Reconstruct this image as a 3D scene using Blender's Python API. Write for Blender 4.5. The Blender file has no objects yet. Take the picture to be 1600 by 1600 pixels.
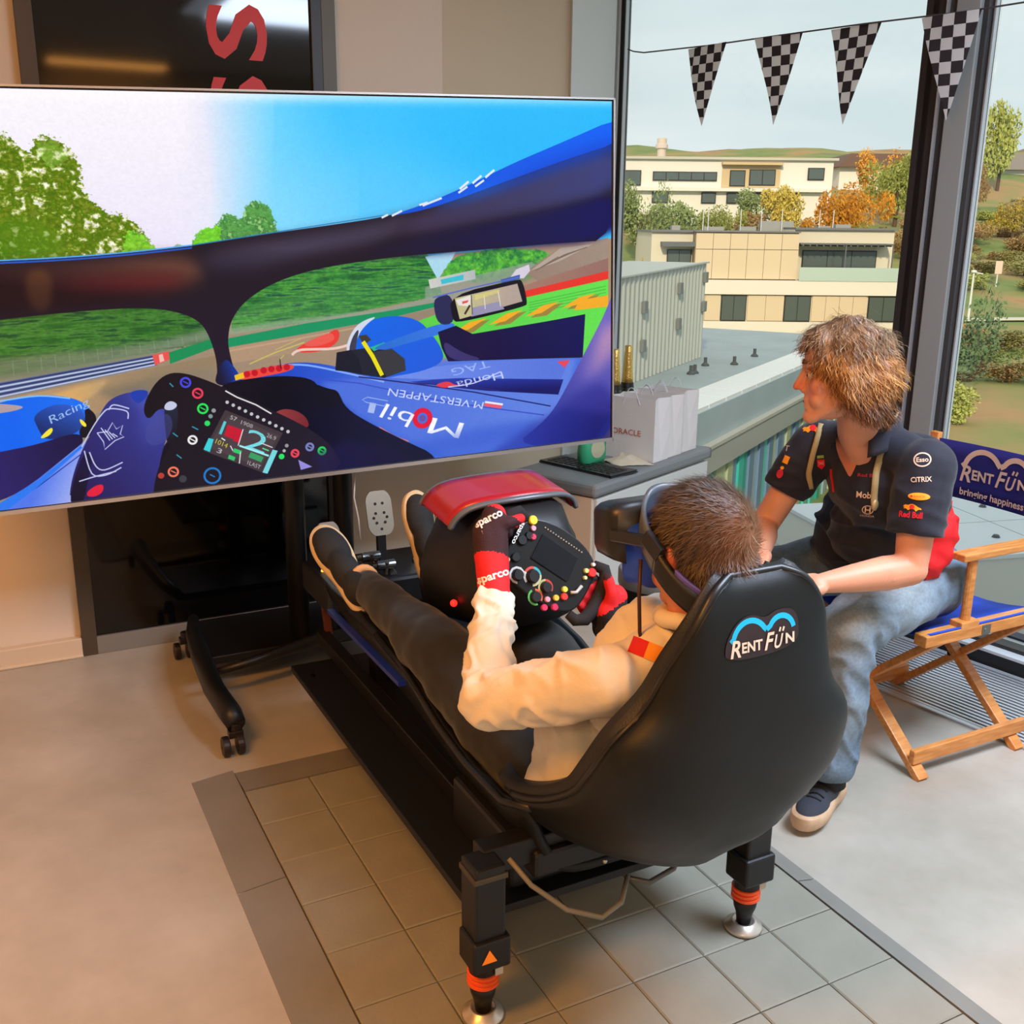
# Showroom corner with a racing simulator, a large screen and two people by the window.
import bpy, bmesh, math, random
import numpy as np
from mathutils import Vector, Matrix, Quaternion, noise
from mathutils.bvhtree import BVHTree

SC = bpy.context.scene
COL = SC.collection

# ---------------------------------------------------------------- camera
CAM_POS = Vector((0, 0, 1.6)); YAW = math.radians(27.4); PITCH = math.radians(15.5); ROLL = math.radians(0.6)
_fh = Vector((math.sin(YAW), math.cos(YAW), 0)); _rh = Vector((math.cos(YAW), -math.sin(YAW), 0)); _up = Vector((0, 0, 1))
_fw = _fh * math.cos(PITCH) - _up * math.sin(PITCH); _u0 = _up * math.cos(PITCH) + _fh * math.sin(PITCH)
_R = _rh * math.cos(ROLL) + _u0 * math.sin(ROLL); _U = _u0 * math.cos(ROLL) - _rh * math.sin(ROLL)
cd = bpy.data.cameras.new('camera'); cam = bpy.data.objects.new('camera', cd); COL.objects.link(cam)
cd.sensor_width = 36; cd.lens = 36 * 1620 / 1600; cd.clip_end = 1000
cam.matrix_world = Matrix(((_R.x, _U.x, -_fw.x, CAM_POS.x), (_R.y, _U.y, -_fw.y, CAM_POS.y), (_R.z, _U.z, -_fw.z, CAM_POS.z), (0, 0, 0, 1)))
SC.camera = cam

# ---------------------------------------------------------------- exposure, sky, sun, room lights
SC.view_settings.view_transform = 'Standard'; SC.view_settings.look = 'None'
SC.view_settings.exposure = 0.0; SC.view_settings.gamma = 1.0; SC.view_settings.use_curve_mapping = False
SC.cycles.max_bounces = 7; SC.cycles.diffuse_bounces = 3; SC.cycles.glossy_bounces = 3; SC.cycles.transparent_max_bounces = 8
SC.cycles.caustics_reflective = False; SC.cycles.caustics_refractive = False
SC.cycles.sample_clamp_indirect = 6.0

def lin(c):
    return tuple(((v / 255) / 12.92 if v / 255 <= 0.04045 else ((v / 255 + 0.055) / 1.055) ** 2.4) for v in c[:3])

W = bpy.data.worlds.new('sky'); SC.world = W; W.use_nodes = True
nt = W.node_tree; nt.nodes.clear()
wo = nt.nodes.new('ShaderNodeOutputWorld'); bg = nt.nodes.new('ShaderNodeBackground')
tc = nt.nodes.new('ShaderNodeTexCoord'); mp = nt.nodes.new('ShaderNodeMapping'); mp.inputs['Scale'].default_value = (1.2, 1.2, 7)
nz = nt.nodes.new('ShaderNodeTexNoise'); nz.inputs['Scale'].default_value = 1.6; nz.inputs['Detail'].default_value = 5; nz.inputs['Roughness'].default_value = .5
cr = nt.nodes.new('ShaderNodeValToRGB')
cr.color_ramp.elements[0].position = .34; cr.color_ramp.elements[0].color = (*lin((200, 213, 216)), 1)
cr.color_ramp.elements[1].position = .66; cr.color_ramp.elements[1].color = (*lin((224, 230, 231)), 1)
nt.links.new(tc.outputs['Generated'], mp.inputs['Vector']); nt.links.new(mp.outputs['Vector'], nz.inputs['Vector'])
nt.links.new(nz.outputs['Fac'], cr.inputs['Fac']); nt.links.new(cr.outputs['Color'], bg.inputs['Color'])
bg.inputs['Strength'].default_value = 1.22
nt.links.new(bg.outputs['Background'], wo.inputs['Surface'])

def lamp(name, kind, loc, rot, energy, color, size=1, size_y=None, spot=None):
    l = bpy.data.lights.new(name, kind); l.energy = energy; l.color = lin(color)
    if kind == 'AREA':
        l.size = size
        if size_y: l.shape = 'RECTANGLE'; l.size_y = size_y
    if kind == 'SUN': l.angle = math.radians(3)
    if kind == 'SPOT': l.spot_size = math.radians(spot or 70); l.spot_blend = .7; l.shadow_soft_size = size
    o = bpy.data.objects.new(name, l); COL.objects.link(o); o.location = loc
    d = Vector(rot).normalized(); o.rotation_euler = d.to_track_quat('-Z', 'Y').to_euler()
    return o
lamp('sun', 'SUN', (-20, -30, 30), (0.50, .62, -.42), 3.4, (255, 234, 200))
# warm room lamp, plus cool and rear fill lamps; their panels come with the ceiling
lamp('ceiling_light_warm', 'AREA', (-.95, 1.1, 2.93), (0, 0, -1), 86, (255, 162, 60), 1.2, .5)
lamp('fill_light_cool', 'AREA', (2.45, 0.7, 2.93), (0, 0, -1), 160, (216, 232, 255), 1.6, 1.0)  # added fill, stands in for stronger daylight on the window side
lamp('fill_light_rear', 'AREA', (-1.1, -1.4, 2.93), (0, 0, -1), 34, (255, 226, 180), 1.4, 1.0)  # added out of view to lift the general room brightness

# ---------------------------------------------------------------- materials
MATS = {}
def mat(name, rgb, rough=.55, metal=0, nz=None, bump=None, emis=None, coat=0, spec=.5, sheen=0, alpha=None, attr=False, rgb2=None, wave=None):
    """nz=(scale, amount) value mottling or blend towards rgb2; bump=(scale, strength); wave=(scale, axis, strength)"""
    if name in MATS: return MATS[name]
    m = bpy.data.materials.new(name); m.use_nodes = True; t = m.node_tree; N = t.nodes; K = t.links
    b = N['Principled BSDF']; c = (*lin(rgb), 1)
    b.inputs['Base Color'].default_value = c; b.inputs['Roughness'].default_value = rough; b.inputs['Metallic'].default_value = metal
    b.inputs['Specular IOR Level'].default_value = spec
    if coat: b.inputs['Coat Weight'].default_value = coat; b.inputs['Coat Roughness'].default_value = .08
    if sheen: b.inputs['Sheen Weight'].default_value = sheen
    co = N.new('ShaderNodeTexCoord')
    src = None
    if attr:
        a = N.new('ShaderNodeAttribute'); a.attribute_name = 'Col'; src = a.outputs['Color']
    if nz:
        n = N.new('ShaderNodeTexNoise'); n.inputs['Scale'].default_value = nz[0]; n.inputs['Detail'].default_value = 6; n.inputs['Roughness'].default_value = .6
        K.new(co.outputs['Object'], n.inputs['Vector'])
        mx = N.new('ShaderNodeMix'); mx.data_type = 'RGBA'; mr = N.new('ShaderNodeMapRange')
        mr.inputs['From Min'].default_value = .3; mr.inputs['From Max'].default_value = .7
        K.new(n.outputs['Fac'], mr.inputs['Value']); K.new(mr.outputs['Result'], mx.inputs['Factor'])
        if src is not None:
            mx.blend_type = 'MULTIPLY'; K.new(src, mx.inputs['A']); v = 1 - nz[1]; mx.inputs['B'].default_value = (v, v, v, 1)
        else:
            mx.inputs['A'].default_value = c
            mx.inputs['B'].default_value = (*lin(rgb2), 1) if rgb2 else (*[x * (1 - nz[1]) for x in c[:3]], 1)
        src = mx.outputs['Result']
    if src is not None: K.new(src, b.inputs['Base Color'])
    if bump:
        n2 = N.new('ShaderNodeTexNoise'); n2.inputs['Scale'].default_value = bump[0]; n2.inputs['Detail'].default_value = 4
        K.new(co.outputs['Object'], n2.inputs['Vector'])
        bp = N.new('ShaderNodeBump'); bp.inputs['Strength'].default_value = bump[1]; bp.inputs['Distance'].default_value = .01
        K.new(n2.outputs['Fac'], bp.inputs['Height']); K.new(bp.outputs['Normal'], b.inputs['Normal'])
    if emis:
        b.inputs['Emission Color'].default_value = (*lin(rgb), 1); b.inputs['Emission Strength'].default_value = emis
    MATS[name] = m
    return m

# ---------------------------------------------------------------- mesh helpers
class MB:
    def __init__(s): s.v = []; s.f = []; s.m = []; s.k = 0
    def add(s, vs, fs):
        n = len(s.v); s.v += [tuple(v) for v in vs]; s.f += [tuple(i + n for i in f) for f in fs]; s.m += [s.k] * len(fs); return s
    def box(s, c, d, rot=None):
        hx, hy, hz = d[0] / 2, d[1] / 2, d[2] / 2; c = Vector(c)
        vs = [Vector((x, y, z)) for x in (-hx, hx) for y in (-hy, hy) for z in (-hz, hz)]
        if rot is not None: vs = [rot @ v for v in vs]
        return s.add([c + v for v in vs], [(0, 1, 3, 2), (4, 6, 7, 5), (0, 4, 5, 1), (2, 3, 7, 6), (0, 2, 6, 4), (1, 5, 7, 3)])
    def box2(s, a, b): return s.box([(a[i] + b[i]) / 2 for i in range(3)], [abs(b[i] - a[i]) for i in range(3)])
    def beam(s, a, b, w, h, up=(0, 0, 1)):
        a = Vector(a); b = Vector(b); x = (b - a).normalized(); y = Vector(up).cross(x).normalized(); z = x.cross(y)
        R = Matrix((x, y, z)).transposed()
        return s.box((a + b) / 2, ((b - a).length, w, h), R)
    def tube(s, pts, r, n=10, cap=True, closed=False):
        pts = [Vector(p) for p in pts]; m = len(pts); rs = r if isinstance(r, (list, tuple)) else [r] * m
        t0 = (pts[1] - pts[0]).normalized(); a = t0.orthogonal().normalized(); base = len(s.v); vs = []; fs = []
        for i, p in enumerate(pts):
            if closed: t = (pts[(i + 1) % m] - pts[i - 1]).normalized()
            else: t = (pts[min(i + 1, m - 1)] - pts[max(i - 1, 0)]).normalized()
            a = (a - t * a.dot(t)).normalized(); bb = t.cross(a)
            for j in range(n):
                an = 2 * math.pi * j / n; vs.append(p + (a * math.cos(an) + bb * math.sin(an)) * rs[i])
        for i in range(m if closed else m - 1):
            for j in range(n):
                i2 = (i + 1) % m; fs.append((i * n + j, i * n + (j + 1) % n, i2 * n + (j + 1) % n, i2 * n + j))
        if cap and not closed: fs.append(tuple(range(n))[::-1]); fs.append(tuple((m - 1) * n + j for j in range(n)))
        return s.add(vs, fs)
    def cyl(s, a, b, r0, r1=None, n=20): return s.tube([a, b], [r0, r0 if r1 is None else r1], n)
    def lathe(s, prof, o, ax=(0, 0, 1), n=24):
        ax = Vector(ax).normalized(); a = ax.orthogonal().normalized(); b = ax.cross(a); o = Vector(o); vs = []; fs = []; m = len(prof)
        for r, h in prof:
            for j in range(n):
                an = 2 * math.pi * j / n; vs.append(o + ax * h + (a * math.cos(an) + b * math.sin(an)) * max(r, 1e-4))
        for i in range(m - 1):
            for j in range(n): fs.append((i * n + j, i * n + (j + 1) % n, (i + 1) * n + (j + 1) % n, (i + 1) * n + j))
        fs.append(tuple(range(n))[::-1]); fs.append(tuple((m - 1) * n + j for j in range(n)))
        return s.add(vs, fs)
    def prism(s, poly, o, ux, uy, d):
        """poly (2d) in the plane o + x ux + y uy, extruded by the vector d"""
        o = Vector(o); ux = Vector(ux); uy = Vector(uy); d = Vector(d); n = len(poly)
        a = [o + ux * x + uy * y for x, y in poly]
        return s.add(a + [p + d for p in a], [tuple(range(n))[::-1], tuple(range(n, 2 * n))] + [(i, (i + 1) % n, n + (i + 1) % n, n + i) for i in range(n)])
    def ball(s, c, r, n=16, m=10):
        c = Vector(c); r = Vector(r) if hasattr(r, '__len__') else Vector((r, r, r)); vs = []; fs = []
        for i in range(m + 1):
            th = math.pi * i / m
            for j in range(n):
                ph = 2 * math.pi * j / n; vs.append(c + Vector((r.x * math.sin(th) * math.cos(ph), r.y * math.sin(th) * math.sin(ph), r.z * math.cos(th))))
        for i in range(m):
            for j in range(n): fs.append((i * n + j, (i + 1) * n + j, (i + 1) * n + (j + 1) % n, i * n + (j + 1) % n))
        return s.add(vs, fs)
    def grid(s, rows, wrap=False):
        m = len(rows); n = len(rows[0]); vs = [p for r in rows for p in r]; fs = []
        for i in range(m - 1):
            for j in range(n if wrap else n - 1): fs.append((i * n + j, i * n + (j + 1) % n, (i + 1) * n + (j + 1) % n, (i + 1) * n + j))
        return s.add(vs, fs)
    def build(s, name, mats, parent=None, smooth=False, bevel=0, sub=0, solid=0, autos=None, fixn=True):
        me = bpy.data.meshes.new(name)
        if parent is None:
            P = np.array(s.v); o = Vector(((P[:, 0].min() + P[:, 0].max()) / 2, (P[:, 1].min() + P[:, 1].max()) / 2, P[:, 2].min()))
        else: o = org(parent)
        me.from_pydata([tuple(Vector(v) - o) for v in s.v], [], s.f)
        ml = mats if isinstance(mats, (list, tuple)) else [mats]
        for m in ml: me.materials.append(m)
        me.polygons.foreach_set('material_index', s.m)
        if fixn:
            b = bmesh.new(); b.from_mesh(me); bmesh.ops.recalc_face_normals(b, faces=b.faces); b.to_mesh(me); b.free()
        if smooth: me.polygons.foreach_set('use_smooth', [True] * len(me.polygons))
        ob = bpy.data.objects.new(name, me); COL.objects.link(ob)
        if parent is None: ob.location = o
        else: ob.parent = parent
        if solid: md = ob.modifiers.new('solid', 'SOLIDIFY'); md.thickness = solid; md.offset = 0
        if bevel:
            md = ob.modifiers.new('bevel', 'BEVEL'); md.width = bevel; md.segments = 2; md.limit_method = 'ANGLE'; md.angle_limit = math.radians(40)
            if smooth or autos: md.harden_normals = False
        if sub: md = ob.modifiers.new('sub', 'SUBSURF'); md.levels = sub; md.render_levels = sub
        return ob

def org(o):
    p = Vector((0, 0, 0))
    while o is not None: p += o.location; o = o.parent
    return p

def tag(o, label=None, cat=None, group=None, kind=None):
    if label: o['label'] = label
    if cat: o['category'] = cat
    if group: o['group'] = group
    if kind: o['kind'] = kind
    return o

def thing(name, label, cat, loc=(0, 0, 0), group=None):
    o = bpy.data.objects.new(name, None); COL.objects.link(o); o.location = loc; o.empty_display_size = .05
    return tag(o, label, cat, group)

def struct(name, mb, m, parent=None, **k):
    o = mb.build(name, m, parent, **k)
    if parent is None: o['kind'] = 'structure'
    return o

def copy_tree(o, delta, parent=None):
    c = o.copy(); COL.objects.link(c)
    if parent is None: c.location = o.location + Vector(delta)
    else: c.parent = parent
    for ch in list(o.children): copy_tree(ch, delta, c)
    return c

def lerp(a, b, t): return a + (b - a) * t

# lettering: a font curve turned into flat triangles
_font = {}
def glyphs(txt, shear=0, bold=0, spacing=1):
    key = (txt, shear, bold, spacing)
    if key in _font: return _font[key]
    cu = bpy.data.curves.new('t', 'FONT'); cu.body = txt; cu.size = 1; cu.resolution_u = 3; cu.shear = shear; cu.offset = bold; cu.space_character = spacing
    ob = bpy.data.objects.new('t', cu); COL.objects.link(ob)
    me = bpy.data.meshes.new_from_object(ob.evaluated_get(bpy.context.evaluated_depsgraph_get()))
    bpy.data.objects.remove(ob); bpy.data.curves.remove(cu)
    P = np.array([v.co[:2] for v in me.vertices]); T = []
    me.calc_loop_triangles()
    for t in me.loop_triangles: T.append(tuple(t.vertices))
    bpy.data.meshes.remove(me)
    if len(P):
        P = P - [P[:, 0].min(), 0]; w = P[:, 0].max(); h = .7
    else: w = h = 1
    _font[key] = (P, T, w, h); return _font[key]

def smooth_poly(pts, it=2):
    pts = [tuple(p) for p in pts]
    for _ in range(it):
        q = []
        for i in range(len(pts)):
            a = pts[i]; b = pts[(i + 1) % len(pts)]
            q += [tuple(.75 * x + .25 * y for x, y in zip(a, b)), tuple(.25 * x + .75 * y for x, y in zip(a, b))]
        pts = q
    return pts

def ribbon2d(pts, w):
    """flat stroke polygon quads along a 2-D polyline"""
    P = [Vector((p[0], p[1])) for p in pts]; L = []; R = []
    for i, p in enumerate(P):
        t = (P[min(i + 1, len(P) - 1)] - P[max(i - 1, 0)]).normalized(); n = Vector((-t.y, t.x)); ww = w[i] if isinstance(w, (list, tuple)) else w
        L.append(p + n * ww / 2); R.append(p - n * ww / 2)
    vs = L + R; m = len(P)
    return [tuple(v) for v in vs], [(i, i + 1, m + i + 1, m + i) for i in range(m - 1)]

class Decal:
    """flat print laid on a surface: 2-D shapes in a plane (o, ux, uy), dropped on the target mesh along -n"""
    def __init__(s, o, ux, uy): s.o = Vector(o); s.ux = Vector(ux).normalized(); s.uy = Vector(uy); s.uy = (s.uy - s.ux * s.uy.dot(s.ux)).normalized(); s.n = s.ux.cross(s.uy); s.items = []; s.d = 0
    def shape(s, vs, fs, m): s.items.append((vs, fs, m, s.d)); s.d += .0003; return s
    def poly(s, pts, m): return s.shape(pts, [tuple(range(len(pts)))], m)
    def disc(s, c, r, m, ry=None, n=24): ry = ry or r; return s.poly([(c[0] + r * math.cos(2 * math.pi * i / n), c[1] + ry * math.sin(2 * math.pi * i / n)) for i in range(n)], m)
    def ring(s, c, r, ri, m, ry=None, rj=None, n=28, a0=0, a1=360):
        ry = ry or r; rj = rj or ri; vs = []
        for i in range(n + 1):
            a = math.radians(lerp(a0, a1, i / n)); vs += [(c[0] + r * math.cos(a), c[1] + ry * math.sin(a)), (c[0] + ri * math.cos(a), c[1] + rj * math.sin(a))]
        return s.shape(vs, [(2 * i, 2 * i + 1, 2 * i + 3, 2 * i + 2) for i in range(n)], m)
    def line(s, pts, w, m): vs, fs = ribbon2d(pts, w); return s.shape(vs, fs, m)
    def text(s, txt, x, y, w, h, m, rot=0, shear=0, bold=0, spacing=1):
        P, T, gw, gh = glyphs(txt, shear, bold, spacing); c = math.cos(rot); q = math.sin(rot)
        vs = [(x + (p[0] / gw * w) * c - (p[1] / gh * h) * q, y + (p[0] / gw * w) * q + (p[1] / gh * h) * c) for p in P]
        return s.shape(vs, T, m)
    def build(s, name, mats, parent, target=None, lift=.0015, cut=.008, maxd=.25):
        from mathutils.geometry import tessellate_polygon
        V = []; F = []; MI = []; o = org(parent)
        for vs, fs, m, d in s.items:
            tris = []
            for f in fs:
                P = [(float(vs[i][0]), float(vs[i][1])) for i in f]
                if len(P) == 3: tris.append(tuple(P))
                else: tris += [tuple(P[i] for i in t) for t in tessellate_polygon([[Vector((p[0], p[1], 0)) for p in P]])]
            if target is not None and cut:
                out = []; st = tris
                while st and len(out) + len(st) < 60000:
                    t = st.pop(); L = [math.dist(t[i], t[(i + 1) % 3]) for i in range(3)]; k = L.index(max(L))
                    if L[k] <= cut: out.append(t); continue
                    a, b, c = t[k], t[(k + 1) % 3], t[(k + 2) % 3]; mid = ((a[0] + b[0]) / 2, (a[1] + b[1]) / 2); st += [(a, mid, c), (mid, b, c)]
                tris = out
            idx = {}
            for t in tris:
                q = []
                for p in t:
                    key = (round(p[0], 6), round(p[1], 6))
                    if key not in idx: idx[key] = len(V); V.append((p[0], p[1], d))
                    q.append(idx[key])
                if len(set(q)) < 3: continue
                (ax, ay), (bx, by), (cx, cy) = t
                if (bx - ax) * (cy - ay) - (by - ay) * (cx - ax) < 0: q = q[::-1]
                F.append(tuple(q)); MI.append(m)
        Q = []
        for x, y, d in V:
            p = s.o + s.ux * x + s.uy * y
            if target is not None:
                hit = target.ray_cast(p + s.n * maxd, -s.n, maxd * 2)
                if hit[0] is not None: q = hit[0] + s.n * (lift + d)
                else:
                    h2 = target.find_nearest(p); q = (h2[0] + s.n * (lift + d)) if h2[0] is not None else p
            else: q = p + s.n * (lift + d)
            Q.append(tuple(q - o))
        me = bpy.data.meshes.new(name); me.from_pydata(Q, [], F)
        for m in (mats if isinstance(mats, (list, tuple)) else [mats]): me.materials.append(m)
        me.polygons.foreach_set('material_index', MI)
        ob = bpy.data.objects.new(name, me); COL.objects.link(ob); ob.parent = parent
        return ob

def bvh_of(*objs):
    dg = bpy.context.evaluated_depsgraph_get(); V = []; F = []
    for o in objs:
        e = o.evaluated_get(dg); me = e.to_mesh(); off = org(o); n = len(V)
        V += [v.co + off for v in me.vertices]; F += [tuple(i + n for i in p.vertices) for p in me.polygons]; e.to_mesh_clear()
    return BVHTree.FromPolygons(V, F)

# organic surfaces: tapered capsules and ellipsoids melted together by a voxel remesh
class Blob:
    def __init__(s): s.mb = MB()
    def cap(s, a, b, ra, rb=None, n=18):
        rb = ra if rb is None else rb; a = Vector(a); b = Vector(b); L = (b - a).length
        if L < 1e-5: return s.ball(a, ra)
        d = (b - a) / L; k = 5; prof = []
        for i in range(k + 1):
            th = math.pi / 2 * i / k; prof.append((ra * math.sin(th), -ra * math.cos(th)))
        for i in range(k + 1):
            th = math.pi / 2 * i / k; prof.append((rb * math.cos(th), L + rb * math.sin(th)))
        s.mb.lathe(prof, a, d, n); return s
    def chain(s, pts, rs):
        for i in range(len(pts) - 1): s.cap(pts[i], pts[i + 1], rs[i], rs[i + 1])
        return s
    def ell(s, c, r, rot=None):
        n0 = len(s.mb.v); s.mb.ball((0, 0, 0), r, 20, 14)
        R = rot if rot is not None else Matrix.Identity(3); c = Vector(c)
        for i in range(n0, len(s.mb.v)): s.mb.v[i] = tuple(c + R @ Vector(s.mb.v[i]))
        return s
    def ball(s, c, r): s.mb.ball(c, r, 16, 12); return s
    def build(s, name, mats, parent, voxel=.01, smooth=4, fac=.5, fn=None, col=None, matfn=None, wrinkle=None):
        """fn(P, N) -> new P;  col(P, N) -> rgb 0..1 linear;  matfn(P) -> slot"""
        me = bpy.data.meshes.new(name); me.from_pydata(s.mb.v, [], s.mb.f)
        ob = bpy.data.objects.new('tmp', me); COL.objects.link(ob)
        m = ob.modifiers.new('r', 'REMESH'); m.mode = 'VOXEL'; m.voxel_size = voxel; m.use_smooth_shade = True
        m = ob.modifiers.new('s', 'SMOOTH'); m.iterations = smooth; m.factor = fac
        dg = bpy.context.evaluated_depsgraph_get(); me2 = bpy.data.meshes.new_from_object(ob.evaluated_get(dg))
        bpy.data.objects.remove(ob); bpy.data.meshes.remove(me); me2.name = name
        n = len(me2.vertices); P = np.empty(n * 3); me2.vertices.foreach_get('co', P); P = P.reshape(-1, 3)
        N = np.empty(n * 3); me2.vertex_normals.foreach_get('vector', N); N = N.reshape(-1, 3)
        if wrinkle:
            for amp, sc, st in wrinkle:
                w = np.array([noise.noise(Vector((p[0] * sc * st[0], p[1] * sc * st[1], p[2] * sc * st[2]))) for p in P]); P = P + N * (amp * w)[:, None]
        if fn is not None: P = fn(P, N)
        o = org(parent)
        me2.vertices.foreach_set('co', (P - np.array(o)).ravel()); me2.update()
        if col is not None:
            at = me2.color_attributes.new('Col', 'FLOAT_COLOR', 'POINT'); c = col(P, N); at.data.foreach_set('color', np.concatenate([c, np.ones((n, 1))], 1).ravel().astype(np.float32))
        me2.materials.clear()
        for mm in (mats if isinstance(mats, (list, tuple)) else [mats]): me2.materials.append(mm)
        me2.polygons.foreach_set('use_smooth', [True] * len(me2.polygons))
        if matfn is not None:
            F = np.array([tuple(p.center) for p in me2.polygons]) + np.array(o); me2.polygons.foreach_set('material_index', matfn(F).astype(np.int32))
        ob = bpy.data.objects.new(name, me2); COL.objects.link(ob); ob.parent = parent
        return ob
# ---------------------------------------------------------------- room shell
CEIL = 3.0
FX = lambda y: 3.36 - .162 * (y - 2.4)            # inner line of the glass front
FD = Vector((-.16, .987, 0)).normalized(); FN = Vector((-FD.y, FD.x, 0))   # along the front (away) / into the room
def fp(t, n=0, z=0): return Vector((3.36, 2.4, 0)) + FD * t + FN * n + Vector((0, 0, z))   # t along the front from y=2.4
M_WALL = mat('wall_beige', (220, 206, 188), .7, bump=(260, .05))
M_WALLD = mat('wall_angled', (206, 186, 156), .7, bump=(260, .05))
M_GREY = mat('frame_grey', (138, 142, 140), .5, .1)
M_DGREY = mat('frame_dark', (38, 34, 34), .45)
M_SIL = mat('frame_silver', (190, 195, 198), .35, .6)
M_WHT = mat('ceiling_white', (225, 222, 216), .8)

floor_m = bpy.data.materials.new('vinyl_floor'); floor_m.use_nodes = True
N = floor_m.node_tree.nodes; K = floor_m.node_tree.links; pb = N['Principled BSDF']; co = N.new('ShaderNodeTexCoord')
n1 = N.new('ShaderNodeTexNoise'); n1.inputs['Scale'].default_value = 2.2; n1.inputs['Detail'].default_value = 8; n1.inputs['Roughness'].default_value = .65
r1 = N.new('ShaderNodeValToRGB'); r1.color_ramp.elements[0].position = .3; r1.color_ramp.elements[0].color = (*lin((160, 153, 138)), 1); r1.color_ramp.elements[1].position = .7; r1.color_ramp.elements[1].color = (*lin((188, 182, 170)), 1)
K.new(co.outputs['Object'], n1.inputs['Vector']); K.new(n1.outputs['Fac'], r1.inputs['Fac']); K.new(r1.outputs['Color'], pb.inputs['Base Color'])
n2 = N.new('ShaderNodeTexNoise'); n2.inputs['Scale'].default_value = 9; n2.inputs['Detail'].default_value = 5; mr = N.new('ShaderNodeMapRange'); mr.inputs['To Min'].default_value = .26; mr.inputs['To Max'].default_value = .5
K.new(co.outputs['Object'], n2.inputs['Vector']); K.new(n2.outputs['Fac'], mr.inputs['Value']); K.new(mr.outputs['Result'], pb.inputs['Roughness'])
b = MB(); b.prism([(-4, -3), (FX(-3), -3), (FX(4.9), 4.9), (2.5, 4.9), (1.7, 4.3), (-4, 4.3)], (0, 0, -.12), (1, 0, 0), (0, 1, 0), (0, 0, .12)); struct('floor', b, floor_m)
b = MB(); b.prism([(-4.1, -3.1), (FX(-3.1) + .2, -3.1), (FX(4.7) + .2, 4.7), (-4.1, 4.7)], (0, 0, CEIL), (1, 0, 0), (0, 1, 0), (0, 0, .15)); struct('ceiling', b, M_WHT)
b = MB(); b.box2((-4.1, 4.02, 0), (1.756, 4.3, CEIL)); struct('wall_back', b, M_WALL)
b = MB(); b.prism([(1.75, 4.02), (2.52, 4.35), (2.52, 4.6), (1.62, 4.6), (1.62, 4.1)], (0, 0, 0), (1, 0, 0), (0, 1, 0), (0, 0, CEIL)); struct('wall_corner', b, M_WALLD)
b = MB(); b.prism([(2.52, 4.33), (2.935, 4.62), (2.96, 5.0), (2.52, 4.9)], (0, 0, 0), (1, 0, 0), (0, 1, 0), (0, 0, CEIL)); struct('wall_jamb', b, mat('jamb_grey', (214, 215, 210), .55))
b = MB(); b.box2((-4.1, -3.1, 0), (-4.0, 4.3, CEIL)); struct('wall_left', b, M_WALL)
b = MB(); b.box2((-4.1, -3.12, 0), (4.4, -3.0, CEIL)); struct('wall_rear', b, M_WALL)
b = MB(); b.box2((-4, 3.985, 0), (.238, 4.02, .075)); b.box2((-4, 3.975, 0), (.238, 4.02, .012)); struct('baseboard_left', b, mat('baseboard_paint', (214, 196, 170), .5), bevel=.004)
b = MB(); b.box2((1.35, 3.985, 0), (1.75, 4.02, .075)); struct('baseboard_right', b, mat('baseboard_paint', (214, 196, 170), .5), bevel=.004)

# dark glass panel with red letters, set in the wall
gp = thing('glass_panel', 'tall black glass wall panel with red letters, in a brown frame behind the television', 'panel', (.78, 4.0, 0))
b = MB(); b.box2((.29, 4.0, .066), (1.225, 4.015, 2.95)); gl = b.build('glass', mat('black_glass', (7, 7, 8), .055, spec=.5), gp)
b = MB(); b.box2((.238, 3.985, 0), (.292, 4.015, 2.99)); b.build('frame_post', mat('frame_brown', (74, 62, 50), .5), gp, bevel=.002)
b = MB(); b.box2((1.222, 3.985, 0), (1.262, 4.015, 2.99)); b.build('frame_post', mat('frame_dark', (38, 34, 34)), gp, bevel=.002)
b = MB(); b.box2((1.262, 3.988, 0), (1.315, 4.015, 2.99)); b.build('edge_strip', mat('frame_olive', (96, 94, 78), .5), gp, bevel=.002)
b = MB(); b.box2((.29, 3.985, 0), (1.225, 4.015, .07)); b.build('kick_plate', mat('kick_grey', (124, 122, 116), .5), gp, bevel=.002)
RED = mat('letter_red', (214, 44, 38), .5)
d = Decal((.84, 3.999, 2.155), (1, 0, 0), (0, 0, 1))
d.text('S', .215, 0, .185, .205, 0, rot=math.pi / 2, bold=.015); d.text('S', .215, -.235, .185, .205, 0, rot=math.pi / 2, bold=.015); d.text('E', .215, -.45, .17, .205, 0, rot=math.pi / 2, bold=.015)
lt = d.build('lettering', RED, gp, None); lt['label'] = 'large red letters turned on their side'

# ---------------------------------------------------------------- glass front
glassm = bpy.data.materials.new('window_glass'); glassm.use_nodes = True; N = glassm.node_tree.nodes; K = glassm.node_tree.links; N.clear()
go = N.new('ShaderNodeOutputMaterial'); mx = N.new('ShaderNodeMixShader'); tr = N.new('ShaderNodeBsdfTransparent'); gg = N.new('ShaderNodeBsdfGlossy'); fr = N.new('ShaderNodeFresnel'); ml = N.new('ShaderNodeMath')
tr.inputs['Color'].default_value = (.97, .985, .98, 1); gg.inputs['Roughness'].default_value = .02; fr.inputs['IOR'].default_value = 1.25; ml.operation = 'MULTIPLY'; ml.inputs[1].default_value = .8
K.new(fr.outputs['Fac'], ml.inputs[0]); K.new(ml.outputs[0], mx.inputs['Fac']); K.new(tr.outputs[0], mx.inputs[1]); K.new(gg.outputs[0], mx.inputs[2]); K.new(mx.outputs[0], go.inputs['Surface'])
def front_box(mb, t0, t1, n0, n1, z0, z1):
    mb.prism([(t0, n0), (t1, n0), (t1, n1), (t0, n1)], fp(0, 0, z0), FD, FN, (0, 0, z1 - z0))
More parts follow.
